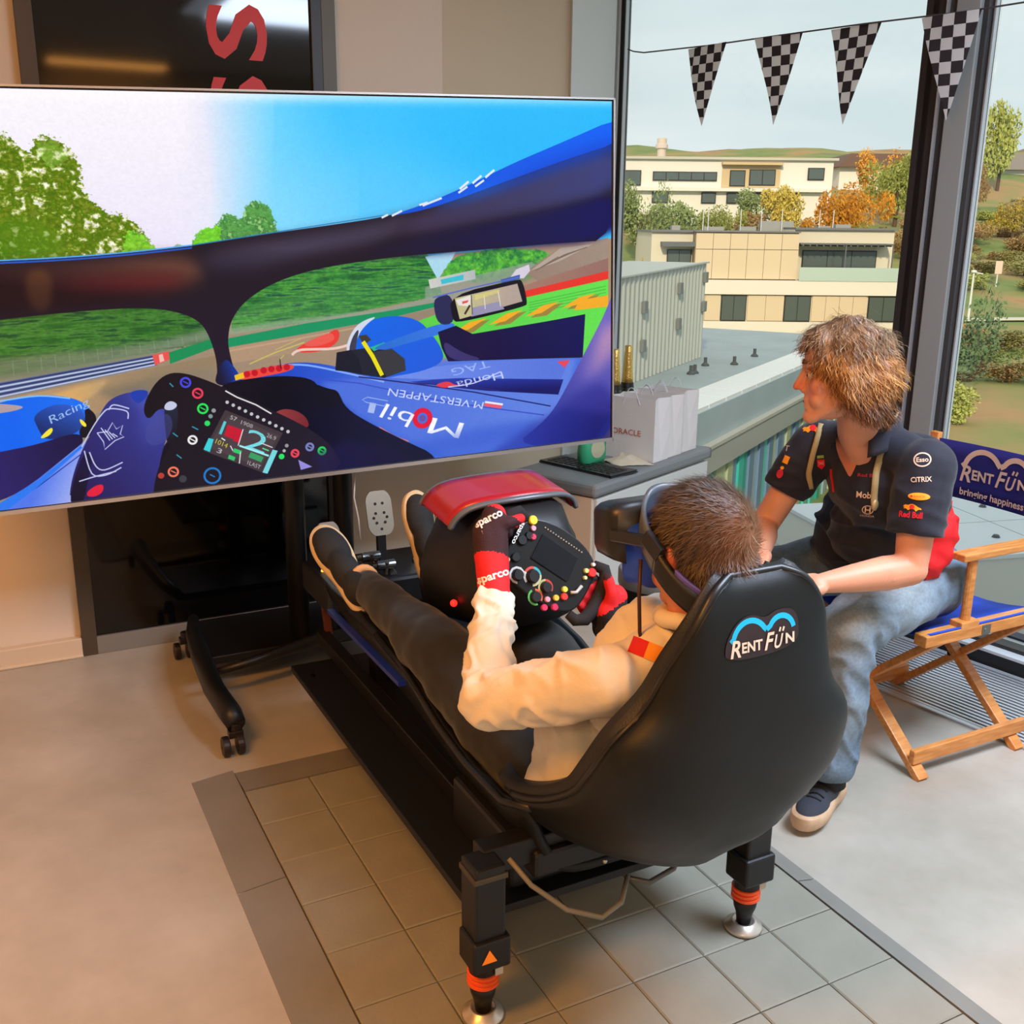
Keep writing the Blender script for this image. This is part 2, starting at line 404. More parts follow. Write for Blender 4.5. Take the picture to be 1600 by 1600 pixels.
def window(idx, t0, t1):
    b = MB(); front_box(b, t0, t0 + .03, -.04, .02, .03, CEIL); front_box(b, t1 - .03, t1, -.04, .0, .03, CEIL); front_box(b, t0, t1, -.04, .03, CEIL - .1, CEIL); front_box(b, t0, t1, -.05, .02, .06, .08)
    w = struct('window_%d' % idx, b, M_DGREY, bevel=.003)
    b = MB(); front_box(b, t0 + .04, t1 - .04, -.03, -.018, .06, CEIL - .08); b.build('pane', glassm, w)
    b = MB(); front_box(b, t0 + .03, t0 + .036, -.02, .0, .05, CEIL - .1); front_box(b, t1 - .036, t1 - .03, -.02, .0, .05, CEIL - .1); b.build('glazing_bead', M_SIL, w)
    return w
window(1, .555, 2.30)
window(2, -3.0, .385)
b = MB(); front_box(b, .40, .61, -.05, .02, 0, CEIL); struct('trim_1', b, M_DGREY)
b = MB(); front_box(b, .513, .521, .01, .035, 0, CEIL); struct('trim_2', b, M_SIL)
b = MB(); front_box(b, .385, .478, -.02, .04, 0, CEIL); struct('trim_3', b, M_GREY, bevel=.004)
b = MB(); front_box(b, .362, .386, -.04, .02, 0, CEIL); struct('trim_4', b, mat('gasket', (50, 50, 50), .6), bevel=.004)
b = MB(); front_box(b, 2.30, 2.40, -.07, .01, 0, CEIL); struct('trim_5', b, mat('jamb_grey', (176, 178, 174)), bevel=.004)
# low sill along the glass: black riser, white ledge, dark outer rail
sl = struct('trim_6', (lambda m: (front_box(m, -5, 2.1, 0, .075, 0, .055), m)[1])(MB()), mat('riser_black', (26, 26, 28), .5))
b = MB(); front_box(b, -5, 2.1, -.11, .072, .055, .066); b.build('ledge', mat('ledge_white', (214, 218, 222), .4), sl)
b = MB(); front_box(b, -5, 2.1, -.17, -.11, .02, .075); b.build('outer_rail', mat('rail_navy', (30, 36, 60), .5), sl)
# floor grille of slats in front of the sill
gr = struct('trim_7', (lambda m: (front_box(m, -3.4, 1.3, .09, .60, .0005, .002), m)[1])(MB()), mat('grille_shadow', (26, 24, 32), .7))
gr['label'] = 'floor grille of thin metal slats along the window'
M_SLAT = mat('slat_metal', (204, 208, 214), .35, .5)
b = MB(); front_box(b, -3.4, 1.3, .58, .60, .0, .008); front_box(b, -3.4, 1.3, .09, .115, .0, .010); b.build('grille_frame', M_SLAT, gr)
b = MB(); front_box(b, -3.4, 1.3, 0, .0115, .002, .009); s0 = b.build('slat', M_SLAT, gr)
s0.location = FN * .125
for i in range(1, 20):
    c = s0.copy(); COL.objects.link(c); c.parent = gr; c.location = FN * (.125 + .0233 * i)

# ceiling luminaires and two added fill panels (lamps at the top match them)
def ceiling_panel(x, y, sx, sy, label, col, e):
    t = thing('lamp_or_fill_panel', label, 'light', (x, y, 2.94))
    b = MB(); b.box2((x - sx / 2 - .02, y - sy / 2 - .02, 2.955), (x + sx / 2 + .02, y + sy / 2 + .02, 3.0)); b.build('housing', M_WHT, t)
    b = MB(); b.box2((x - sx / 2, y - sy / 2, 2.945), (x + sx / 2, y + sy / 2, 2.956)); b.build('diffuser', mat('diffuser_' + str(e), col, .5, emis=e), t)
ceiling_panel(-.95, 1.1, 1.2, .5, 'warm rectangular ceiling light above the left floor', (255, 190, 120), 3)
ceiling_panel(2.3, .7, 1.6, 1.0, 'large neutral fill panel added on the ceiling near the window', (226, 238, 255), 2)  # invented panel that goes with the cool fill lamp
ceiling_panel(-1.1, -1.4, 1.4, 1.0, 'large fill panel added on the ceiling at the rear of the room', (255, 226, 190), 2.01)  # invented panel that goes with the rear fill lamp
ceiling_panel(1.36, -2.62, 1.0, .3, 'narrow warm ceiling light near the rear wall', (255, 176, 90), 13)

# ---------------------------------------------------------------- interlocking tile pad under the simulator
M_TILE = mat('pad_tile', (146, 144, 130), .6, nz=(6, .14), bump=(90, .1))
M_TILEE = mat('pad_edge', (130, 128, 120), .6, nz=(6, .14), bump=(90, .1))
pad = thing('tile_pad', 'square pad of grey interlocking floor tiles with sloping edges under the simulator', 'floor mat', (1.12, 1.4, 0))
TS = .19
def tile_mesh():
    m = MB(); h = .014; e = .0035; a = TS / 2 - .001
    m.grid([[Vector((sx * r, sy * r, z)) for sx, sy in ((-1, -1), (1, -1), (1, 1), (-1, 1))] for r, z in ((a, 0), (a, h - .003), (a - e, h))], wrap=True)
    n = len(m.v); m.f.append((n - 4, n - 3, n - 2, n - 1)); m.m.append(0)
    return m
tm = tile_mesh(); t0 = None
rnd = random.Random(5)
for j in range(14):
    for i in range(6):
        loc = Vector((.55 + TS * (i + .5), 2.72 - .193 * (j + .5), 0)) - pad.location
        if t0 is None:
            t0 = tm.build('tile', M_TILE, pad); t0.data.transform(Matrix.Translation(pad.location)); o = t0
        else:
            o = t0.copy(); COL.objects.link(o); o.parent = pad
        o.location = (loc.x, loc.y, rnd.uniform(-.0006, .0006)); o.scale = (1, 1.015, 1)
def ramp(x0, y0, x1, y1, side):
    m = MB(); h = .013
    if side == 'l': P = [(x0, y0, .001), (x1, y0, h), (x1, y1, h), (x0, y1, .001), (x0, y0, 0), (x1, y0, 0), (x1, y1, 0), (x0, y1, 0)]
    elif side == 'r': P = [(x0, y0, h), (x1, y0, .001), (x1, y1, .001), (x0, y1, h), (x0, y0, 0), (x1, y0, 0), (x1, y1, 0), (x0, y1, 0)]
    else: P = [(x0, y0, h), (x1, y0, h), (x1, y1, .001), (x0, y1, .001), (x0, y0, 0), (x1, y0, 0), (x1, y1, 0), (x0, y1, 0)]
    m.add(P, [(0, 1, 2, 3), (0, 4, 5, 1), (1, 5, 6, 2), (2, 6, 7, 3), (3, 7, 4, 0)]); m.build('edge_ramp', M_TILEE, pad)
ys = [2.86, 2.27, 1.68, 1.09, .5, -.1]
for a, c in zip(ys[:-1], ys[1:]):
    ramp(.425, c + .002, .546, a - .002, 'l'); ramp(1.694, c + .002, 1.75, a - .002, 'r')
for i in range(3): ramp(.55 + i * .38 + .001, 2.725, .55 + (i + 1) * .38 - .001, 2.86, 't')

# ---------------------------------------------------------------- outdoors: terrain, terrace and neighbouring blocks
def ext(L, D, z=0): return _fh * D + _rh * L + Vector((0, 0, z))
def smst(a, b, x): t = min(1, max(0, (x - a) / (b - a))); return t * t * (3 - 2 * t)
def ground(L, D):
    prof = [(0, -3.4), (25, -3.0), (35, -3.3), (60, -3.4), (85, -1.9), (105, .4), (130, 4.4), (160, 11), (200, 15), (400, 19)]
    for (a, za), (c, zc) in zip(prof, prof[1:]):
        if D <= c: z = lerp(za, zc, max(0, (D - a) / (c - a))); break
    else: z = 19
    k = smst(.33, .41, L / max(D, 1)); k = max(k, smst(80, 90, D))
    z = lerp(-9, z, k)
    return z + noise.noise(Vector((L * .07, D * .07, 0))) * (.25 + D * .006)
rows = []
for i in range(70):
    D = 9 + 240 * (i / 69) ** 1.5
    rows.append([ext((-.25 + 1.25 * j / 79) * (D + 12) - 2, D, ground((-.25 + 1.25 * j / 79) * (D + 12) - 2, D)) for j in range(80)])
b = MB(); b.grid(rows)
hill_m = bpy.data.materials.new('hillside'); hill_m.use_nodes = True; N = hill_m.node_tree.nodes; K = hill_m.node_tree.links; pb = N['Principled BSDF']; pb.inputs['Roughness'].default_value = .95
co = N.new('ShaderNodeTexCoord'); n1 = N.new('ShaderNodeTexNoise'); n1.inputs['Scale'].default_value = .09; n1.inputs['Detail'].default_value = 9; n1.inputs['Roughness'].default_value = .62
r1 = N.new('ShaderNodeValToRGB'); el = r1.color_ramp.elements; el[0].position = .33; el[0].color = (*lin((96, 118, 62)), 1); el[1].position = .7; el[1].color = (*lin((150, 112, 72)), 1)
for p, c in ((.45, (120, 134, 74)), (.53, (146, 136, 84)), (.6, (168, 134, 92))): e = el.new(p); e.color = (*lin(c), 1)
K.new(co.outputs['Object'], n1.inputs['Vector']); K.new(n1.outputs['Fac'], r1.inputs['Fac']); K.new(r1.outputs['Color'], pb.inputs['Base Color'])
struct('hillside', b, hill_m, smooth=True)
# pale path across the slope
b = MB(); rows = []
for i in range(40):
    L = 12 + i * 1.2; D = 60 + math.sin(i * .15) * .8 - i * .12; rows.append([ext(L, D - .45, ground(L, D) + .12), ext(L, D + .45, ground(L, D) + .16)])
b.grid(rows); struct('trim_8', b, mat('path_gravel', (206, 200, 184), .9), solid=.05)['label'] = 'pale gravel path across the grassy slope'
lp = thing('street_lamp', 'slim white street lamp standing by the path on the slope', 'lamp', ext(26.3, 60, -3.4))
b = MB(); b.cyl(ext(25.9, 60, -3.6), ext(25.9, 60, -.75), .07, .05, 10); b.build('pole', mat('lamp_white', (214, 218, 216), .5), lp)
b = MB(); b.ball(ext(25.9, 60, -.7), (.16, .16, .1)); b.beam(ext(25.8, 60, -.72), ext(26.4, 60, -.82), .12, .06); b.build('lamp_head', mat('lamp_white', (214, 218, 216)), lp)
sg = thing('road_sign', 'small red-bordered road sign halfway up the dirt bank', 'sign', ext(38, 88, -1.5))
b = MB(); b.cyl(ext(34.5, 76, -2.9), ext(34.5, 76, -.9), .05, n=8); b.build('post', mat('lamp_white', (214, 218, 216)), sg)
b = MB(); b.prism([(-.25, -.45), (.25, -.45), (.25, .45), (-.25, .45)], ext(34.5, 75.9, -1.0), _rh, (0, 0, 1), _fh * .05); b.build('plate', mat('sign_plate', (222, 196, 180), .6), sg)

# terrace just outside: white panels with round studs
tr_ = thing('roof_terrace', 'white panelled terrace roof with small dark studs just outside the window', 'terrace', (6, 5, -1))
M_PAN = mat('terrace_panel', (200, 208, 212), .5, nz=(2, .05))
M_STUD = mat('stud_dark', (66, 70, 74), .5)
TDx = Vector((.24, .97, 0)).normalized(); TDy = Vector((-TDx.y, TDx.x, 0))
b = MB(); b.prism([(-5, -3.3), (2.16, -3.3), (2.16, 1.75), (-5, 2.2)], Vector((6.6, 4.0, -.75)), TDx, TDy, (0, 0, .09)); b.build('deck', mat('deck_grey', (150, 150, 142), .7), tr_)
for i in range(1):
    for j in range(3):
        o_ = Vector((6.6, 4.0, -.66)) + TDx * .55 + TDy * (-2.84 + j * 1.38)
        for q in (0, 1):
            b = MB(); b.prism([(.006 + q * .79, .006), (.784 + q * .79, .006), (.784 + q * .79, 1.374), (.006 + q * .79, 1.374)], o_, TDx, TDy, (0, 0, .03)); pn = b.build('panel', M_PAN, tr_)
            for u, v in ((.40 + q * .79, .24), (.40 + q * .79, 1.14)):
                b = MB(); b.cyl(o_ + TDx * u + TDy * v + Vector((0, 0, .025)), o_ + TDx * u + TDy * v + Vector((0, 0, .05)), .035, .02, 8); b.build('stud', M_STUD, pn)
tr_['label'] = 'white panelled terrace roof with dark studs just outside the window'

# low annexe: studded grey roof, white coping, banded parapet and coloured glass front
BX = Vector((.833, .553, 0)).normalized(); BN = Vector((BX.y, -BX.x, 0))       # along its front / towards us
B0 = Vector((17.26, 22.29, -3.2))
an = thing('annexe_building', 'low grey annexe with studded flat roof and turquoise glass strips below', 'building', B0)
def bl(u, n, z): return B0 + BX * u + BN * n + Vector((0, 0, z))
b = MB(); b.prism([(-22, -16), (23, -16), (23, 0), (-22, 0)], bl(0, 0, -6), BX, BN, (0, 0, 5.98)); b.build('body', mat('annexe_wall', (150, 156, 158), .7), an)
b = MB(); b.prism([(-22, -14.5), (22.5, -14.5), (22.5, -1.1), (-22, -1.1)], bl(0, 0, -.02), BX, BN, (0, 0, .06)); b.build('roof_deck', mat('annexe_roof', (150, 164, 170), .55, nz=(.5, .18), bump=(2, .1)), an)
M_COP = mat('coping_white', (214, 218, 220), .5)
for i in range(30):
    b = MB(); u = -22 + i * 1.5; b.prism([(u + .03, -1.15), (u + 1.47, -1.15), (u + 1.47, .06), (u + .03, .06)], bl(0, 0, 0), BX, BN, (0, 0, .1)); b.build('coping_slab', M_COP, an)
b = MB(); b.prism([(-22, 0), (23, 0), (23, .12), (-22, .12)], bl(0, 0, -.95), BX, BN, (0, 0, .95)); b.build('parapet', mat('parapet_blue', (160, 178, 190), .45, nz=(.6, .1)), an)
b = MB(); b.prism([(-22, 0), (23, 0), (23, .35), (-22, .35)], bl(0, 0, -1.05), BX, BN, (0, 0, .1)); b.build('cornice', mat('cornice_grey', (176, 176, 170), .6), an)
b = MB(); b.prism([(-22, .1), (23, .1), (23, .3), (-22, .3)], bl(0, 0, -1.75), BX, BN, (0, 0, .7)); b.build('fascia', mat('fascia_grey', (158, 164, 164), .6), an)
tq = [(36, 176, 176), (120, 176, 186), (60, 190, 182), (150, 176, 196), (90, 200, 190), (176, 190, 160), (40, 160, 150), (110, 140, 180)]
rnd = random.Random(2)
for i in range(64):
    u = -18 + i * .55; c = tq[rnd.randrange(8)]
    b = MB(); b.prism([(u + .03, .02), (u + .52, .02), (u + .52, .08 + .06 * (i % 2)), (u + .03, .08 + .06 * (i % 2))], bl(0, 0, -6), BX, BN, (0, 0, 4.25)); b.build('glass_strip', mat('strip_%d' % tq.index(c), c, .25), an)
rnd = random.Random(9)
for i in range(40):
    u = rnd.uniform(-8, 21); n = rnd.uniform(-14, -1.6); b = MB(); b.lathe([(.14, 0), (.14, .05), (.06, .12), (.06, .3), (.0, .3)], bl(u, n, .04), n=8); b.build('roof_stud', M_STUD, an)

# corrugated plant enclosure on that roof
pe = thing('plant_enclosure', 'grey corrugated metal enclosure with small square vents on the annexe roof', 'enclosure', bl(-4, -6, 0))
CX = Vector((.80, .60, 0)).normalized(); CN = Vector((CX.y, -CX.x, 0)); C0 = Vector((16.2, 25.6, -3.2))
n_r = 100; LW = 10.3; prof = []
for i in range(n_r + 1):
    u = LW * i / n_r; q = i % 4; prof.append((u, .0 if q in (0, 3) else .09))
b = MB(); top = lambda u: 3.30 + .02 * u
b.grid([[C0 + CX * u + CN * n + Vector((0, 0, .05 if k == 0 else top(u))) for u, n in prof] for k in (0, 1)])
b.add([C0 + Vector((0, 0, top(0))), C0 + CX * LW + Vector((0, 0, top(LW))), C0 + CX * LW - CN * 3 + Vector((0, 0, top(LW))), C0 - CN * 3 + Vector((0, 0, top(0))), C0 + CX * LW + Vector((0, 0, .05)), C0 + CX * LW - CN * 3 + Vector((0, 0, .05))], [(0, 1, 2, 3), (1, 4, 5, 2)])
b.build('cladding', mat('corrugated', (176, 180, 174), .5, .1), pe, fixn=False)
b = MB(); b.beam(C0 + Vector((0, 0, top(0) + .02)) + CN * .05, C0 + CX * LW + Vector((0, 0, top(LW) + .02)) + CN * .05, .2, .05); b.build('cap_rail', mat('cap_grey', (172, 176, 172), .5), pe)
for u, z in ((3.1, 2.35), (3.1, 1.15), (6.8, 2.75), (6.8, 1.55), (9.9, 3.0), (9.9, 1.95)):
    b = MB(); b.prism([(-.17, -.19), (.17, -.19), (.17, .19), (-.17, .19)], C0 + CX * u + CN * .09 + Vector((0, 0, z)), CX, (0, 0, 1), CN * .12); b.build('vent', mat('vent_grey', (112, 116, 114), .6), pe, bevel=.02)

# cream apartment block across the street
kb = 80 / 60
def bb(L, z, n=0): return ext(L * kb, 80 + n, 1.6 + (z - 1.6) * kb)
ab = thing('apartment_block', 'cream panelled apartment block with dark windows and a glazed roof terrace', 'building', bb(16, -6))
CRM = mat('render_cream', (214, 204, 184), .8); PNL = mat('cladding_cream', (212, 192, 162), .7); SHD = mat('window_dark', (84, 94, 92), .15, spec=.6); CRM2 = mat('render_pale', (222, 216, 204), .8)
def bbox(mb, L0, z0, L1, z1, n0, n1):
    a = bb(L0, z0, n0); mb.prism([(0, 0), ((L1 - L0) * kb, 0), ((L1 - L0) * kb, (z1 - z0) * kb), (0, (z1 - z0) * kb)], a, _rh, (0, 0, 1), _fh * (n1 - n0))
b = MB(); bbox(b, 5.5, -9, 22, -3.6, -.2, 12); b.build('base_wall', CRM2, ab)
b = MB(); bbox(b, 8.2, -3.6, 22, -2.08, 0, 12); b.build('lower_wall', CRM, ab)
b = MB(); bbox(b, 8.2, -2.08, 22, -1.3, -.3, 12); b.build('balcony_band', CRM2, ab)
b = MB(); bbox(b, 7.8, -1.3, 10.2, 1.28, 1.5, 12); b.build('upper_left_wall', CRM, ab)
b = MB(); bbox(b, 15.9, -1.3, 21.6, 1.5, 1.5, 12); b.build('upper_right_wall', CRM, ab)
b = MB(); bbox(b, 10.15, -1.3, 15.95, 1.3, .4, 10); b.build('core_wall', mat('core_joint', (150, 128, 98), .8), ab)
for i in range(6):
    for z0, z1 in ((-1.24, .36), (.39, 1.24)):
        w = 5.8 / 6; b = MB(); bbox(b, 10.17 + i * w + .012, z0, 10.17 + (i + 1) * w - .012, z1, .2, .42); b.build('wall_panel', PNL, ab)
for L0, L1 in ((8.2, 11.7), (13.25, 15.3), (16.9, 20.0)):
    n = max(2, int((L1 - L0) / .72)); w = (L1 - L0) / n
    for i in range(n):
        b = MB(); bbox(b, L0 + i * w + .01, -3.54, L0 + (i + 1) * w - .01, -2.14, -.12, .05); b.build('wall_panel', PNL, ab)
for L0, z0, L1, z1, n in ((11.74, -3.58, 13.19, -2.12, 0), (15.33, -3.58, 16.84, -2.12, 0), (20.09, -3.55, 21.8, -2.12, 0), (8.7, -1.2, 10.1, .33, 1.5), (16.43, -1.28, 20.68, .36, 1.5)):
    b = MB(); bbox(b, L0, z0, L1, z1, n - .1, n + .05); w = b.build('window_frame', mat('frame_dark', (38, 34, 34)), ab)
    k = 3 if L1 - L0 > 3 else 2; 
    for i in range(k):
        ww = (L1 - L0 - .08) / k; b = MB(); bbox(b, L0 + .06 + i * ww, z0 + .06, L0 + .02 + (i + 1) * ww, z1 - .06, n - .14, n - .09); b.build('pane', SHD, w)
b = MB(); bbox(b, 7.7, 1.28, 10.3, 1.38, 1.2, 12); bbox(b, 10.1, 1.3, 16.0, 1.38, .1, 11); bbox(b, 15.9, 1.48, 21.7, 1.6, 1.2, 12); b.build('roof_edge', mat('roof_edge', (112, 112, 114), .6), ab)
b = MB(); bbox(b, 16, .68, 21.2, .76, -.2, 1.5); bbox(b, 21.15, -1.2, 21.2, .7, -.2, -.1); bbox(b, 18.5, -1.2, 18.56, .7, -.2, -.1); bbox(b, 8.3, .5, 10.15, .75, .3, 1.5)
for i in range(14): bbox(b, 16.1 + i * .38, .6, 16.16 + i * .38, .72, -.2, 1.5)
b.build('pergola', mat('pergola_grey', (96, 100, 104), .6), ab)
b = MB(); bbox(b, 16, -1.3, 21.9, -.55, -.35, -.32); b.build('balustrade', mat('balustrade_glass', (178, 196, 188), .15), ab)
for x in (17.2, 17.9, 18.5, 19.3, 20.0):
    b = MB(); bbox(b, x, -1.25, x + .35, -.9, .6, 1.0); bbox(b, x + .28, -1.0, x + .35, -.6, .6, 1.0); b.build('terrace_chair', mat('terrace_furniture', (40, 44, 46), .6), ab)
for L, w, h in ((9.3, .5, .25), (11.2, 1.2, .2), (13.4, .9, .22), (14.6, 1.9, .55), (18.0, .7, .3), (19.0, .9, .4)):
    b = MB(); bbox(b, L, 1.36, L + w, 1.4 + h, 5, 6); b.build('roof_unit', mat('roof_unit', (150, 150, 148), .6), ab)
for L in (11.0, 11.3, 13.2, 14.4, 15.6, 17.8, 18.6):
    b = MB(); b.cyl(bb(L, 1.3, 4), bb(L, 2.6, 4), .035, n=6); b.build('antenna', mat('lamp_white', (214, 218, 216)), ab)

# white block higher on the slope
def ub(L, z, n=0): return ext(L, 112 + n, z)
wb = thing('hill_apartments', 'long white flat-roofed apartment building on the hill behind the cream block', 'building', ub(22, 2))
def ubox(mb, L0, z0, L1, z1, n0, n1):
    mb.prism([(0, 0), ((L1 - L0), 0), ((L1 - L0), (z1 - z0)), (0, (z1 - z0))], ub(L0, z0, n0), _rh, (0, 0, 1), _fh * (n1 - n0))
WHT2 = mat('render_white', (226, 222, 212), .8)
b = MB(); ubox(b, 2, 0, 32.6, 8.2, 0, 12); ubox(b, 2, 5.1, 32.2, 5.45, -.7, 0); b.build('wall', WHT2, wb)
b = MB(); ubox(b, 1.8, 8.2, 33, 8.45, -.4, 12.4); b.build('roof_edge', mat('roof_pale', (190, 186, 172), .7), wb)
b = MB(); ubox(b, 21.2, 5.5, 27.2, 7.9, -.1, .0); ubox(b, 21.1, 7.7, 27.3, 7.95, -.8, 0); b.build('loggia', mat('loggia_tan', (206, 180, 140), .8), wb)
for L0, z0, L1, z1 in ((14.1, 6.1, 20.7, 7.0), (22.0, 5.6, 23.6, 7.2), (24, 5.7, 26.7, 7.3), (30, 6.3, 31.7, 7.5), (11, 5.6, 12.9, 7.1), (14.1, 3.9, 15.8, 5.0), (19.2, 3.9, 20.7, 5.0), (21.8, 3.9, 23.4, 5.0), (24.6, 3.9, 29.2, 5.0), (4, 6, 9, 7)):
    b = MB(); ubox(b, L0, z0, L1, z1, -.15, -.02); w = b.build('window_frame', mat('frame_dark', (38, 34, 34)), wb); k = max(1, int((L1 - L0) / 1.3)); ww = (L1 - L0 - .1) / k
    for i in range(k): b = MB(); ubox(b, L0 + .1 + i * ww, z0 + .1, L0 + (i + 1) * ww, z1 - .1, -.2, -.14); b.build('pane', SHD, w)
b = MB(); b.lathe([(.45, 0), (.45, 1.1), (.65, 1.15), (.65, 1.5), (.5, 1.6), (.5, 2.1), (.3, 2.2)], ub(15.3, 8.3, 3), n=14); b.build('chimney', mat('chimney_pale', (206, 190, 176), .8), wb)
fb = thing('far_hall', 'long low white hall with grey roof at the top of the hill', 'building', ext(62, 155, 8))
b = MB(); b.prism([(0, 0), (26, 0), (26, 1.9), (0, 1.9)], ext(60, 152, 7.7), _rh, (0, 0, 1), _fh * 10); b.build('wall', WHT2, fb)
b = MB(); b.prism([(-1, 1.9), (27, 1.9), (24, 4.0), (2, 4.0)], ext(60, 151, 7.7), _rh, (0, 0, 1), _fh * 12); b.build('roof', mat('far_roof', (142, 134, 132), .8), fb)
fb = thing('far_house', 'small white house with brown roof between the autumn trees on the hill', 'building', ext(44, 140, 6))
b = MB(); b.prism([(0, 0), (9, 0), (9, 3), (0, 3)], ext(41, 138, 6), _rh, (0, 0, 1), _fh * 8); b.build('wall', WHT2, fb)
b = MB(); b.prism([(-.6, 3), (9.6, 3), (8, 4.6), (1, 4.6)], ext(41, 137, 6), _rh, (0, 0, 1), _fh * 10); b.build('roof', mat('far_roof2', (110, 84, 72), .8), fb)
# distant wooded ridge
b = MB(); rows = []
for k, (D, h) in enumerate(((240, 12), (250, 24), (262, 27), (290, 24))):
    rows.append([ext(20 + j * 3.2, D, h * (0.62 + .38 * smst(0, 60, j)) * (.9 if k else 1) + noise.noise(Vector((j * .35, k * 3, 0))) * 2.2 + noise.noise(Vector((j * 1.3, k, 5))) * 1.0) for j in range(75)])
b.grid(rows); struct('hillside_far', b, mat('far_woods', (112, 108, 96), .95, nz=(.12, .3), rgb2=(134, 112, 88)), smooth=True)

# foliage
def crown_mesh(name, seed, n, w, h, leaf, lobes=9):
    r = random.Random(seed); vs = []; fs = []; L = [(Vector((r.gauss(0, .28), r.gauss(0, .28), r.uniform(.15, .85))), r.uniform(.22, .38)) for _ in range(lobes)]
    L.append((Vector((0, 0, .5)), .42))
    for i in range(n):
        c, R = L[r.randrange(len(L))]; d = Vector((r.gauss(0, 1), r.gauss(0, 1), r.gauss(0, 1))).normalized() * R * r.uniform(.55, 1.05)
        p = c + d; p = Vector((p.x * w, p.y * w, max(.02, p.z) * h)); a = Vector((r.gauss(0, 1), r.gauss(0, 1), r.gauss(0, 1))).normalized(); q = a.orthogonal().normalized(); s = leaf * r.uniform(.6, 1.3)
        k = len(vs); vs += [p - a * s, p + q * s * .5, p + a * s, p - q * s * .5]; fs.append((k, k + 1, k + 2, k + 3))
    me = bpy.data.meshes.new(name); me.from_pydata([tuple(v) for v in vs], [], fs); return me
CROWNS = [crown_mesh('crown', s, 2600, 1, 1, .045) for s in range(4)]
TWIG = mat('bark', (92, 74, 56), .9)
def leafmat(name, c):
    m = mat(name, c, .8, nz=(.9, .35)); return m
PLANTED = []
def plant(name, label, cat, L, D, w, h, m, seed, trunk=.25, group=None):
    PLANTED.append((L, D, w)); z = ground(L, D) - .1; t = thing(name, label, cat, ext(L, D, z), group)
    me = CROWNS[seed % 4]
    key = 'crownm_%d_%s' % (seed % 4, m.name)
    if key not in MATS: m2 = me.copy(); m2.materials.append(m); MATS[key] = m2
    c = bpy.data.objects.new('foliage', MATS[key]); COL.objects.link(c); c.parent = t; c.scale = (w, w, h * (1 - trunk * .6)); c.location = (0, 0, h * trunk * .6); c.rotation_euler = (0, 0, seed * 1.3)
    b = MB(); o = ext(L, D, z); b.tube([o - Vector((0, 0, .4)), o + Vector((.03 * w, 0, h * .35)), o + Vector((-.02 * w, .03 * w, h * .7))], [.05 * w + .03, .04 * w + .02, .02 * w], 7); b.build('trunk', TWIG, t)
    return t
GRN = leafmat('leaf_green', (142, 158, 92)); DGR = leafmat('leaf_dark', (104, 132, 84)); YEL = leafmat('leaf_yellow', (216, 190, 84)); ORG = leafmat('leaf_orange', (238, 168, 58)); LGR = leafmat('leaf_light', (178, 184, 96)); BRN = leafmat('leaf_brown', (184, 150, 100)); OLV = leafmat('leaf_olive', (158, 152, 90))
def at(px, D): return (px - 800) / 1681 * D
for px, D, w, h, m, lab, sd in (
    (992, 92, 4.6, 9.5, GRN, 'green tree at the far left of the left pane, beside the frame', 0), (1063, 96, 6.2, 6.6, GRN, 'broad green tree before the long window of the white hill building', 1),
    (1108, 100, 4.6, 5.4, LGR, 'light green tree right of the broad green one on the hill', 2), (1022, 86, 2.8, 5.2, YEL, 'small yellow tree above the left corner of the cream block', 3),
    (1176, 106, 5.4, 6.4, GRN, 'green tree below the balcony of the white hill building', 0), (1226, 101, 5.6, 7.4, YEL, 'yellow-green tree right of the balcony of the white hill building', 1),
    (1307, 97, 6.8, 9.0, ORG, 'bright orange autumn tree at the right end of the white hill building', 2), (1392, 112, 7.6, 9.6, LGR, 'tall yellow-green tree close to the dark mullion', 3), (1352, 122, 5, 9, ORG, 'orange tree left of the tall yellow-green tree', 0),
    (1545, 140, 7.5, 15, LGR, 'tall thin tree rising over the hill in the right pane', 1), (1578, 105, 5.4, 6.2, YEL, 'yellow bush-like tree on the upper slope in the right pane', 2), (1510, 124, 4.4, 7, BRN, 'bare brownish tree beside the mullion in the right pane', 3)):
    plant('tree', lab, 'tree', at(px, D), D, w * .56, h * .7, m, sd)
TINT = {'leaf_green': 'green', 'leaf_dark': 'dark green', 'leaf_light': 'yellow-green', 'leaf_brown': 'brown', 'leaf_olive': 'olive'}
def scatter(seed, n, px0, px1, D0, D1, gap, label, group, mats, hr):
    rnd = random.Random(seed); got = []
    for i in range(4000):
        if len(got) >= n: break
        px = rnd.uniform(px0, px1); D = rnd.uniform(D0, D1); L = at(px, D); w = rnd.uniform(2.2, 3.2)
        if 84 < D < 93 and px < 1430: continue
        if any(math.hypot(L - q[0], D - q[1]) < (w * .72 + q[2] * .72) for q in PLANTED): continue
        got.append(1); m_ = rnd.choice(mats); plant('bush', 'low %s autumn bush %s' % (TINT[m_.name], label), 'bush', L, D, w, rnd.uniform(*hr), m_, len(got), .05, group)
scatter(11, 34, 985, 1440, 93, 106, 1.0, 'on the hill behind the cream block', 'bushes on the hill behind the cream block', (OLV, BRN, GRN, LGR, BRN, DGR), (1.6, 2.8))
scatter(12, 36, 1475, 1690, 74, 128, 1.0, 'on the slope in the right pane', 'bushes on the upper slope in the right pane', (OLV, BRN, BRN, LGR, OLV), (.9, 1.6))
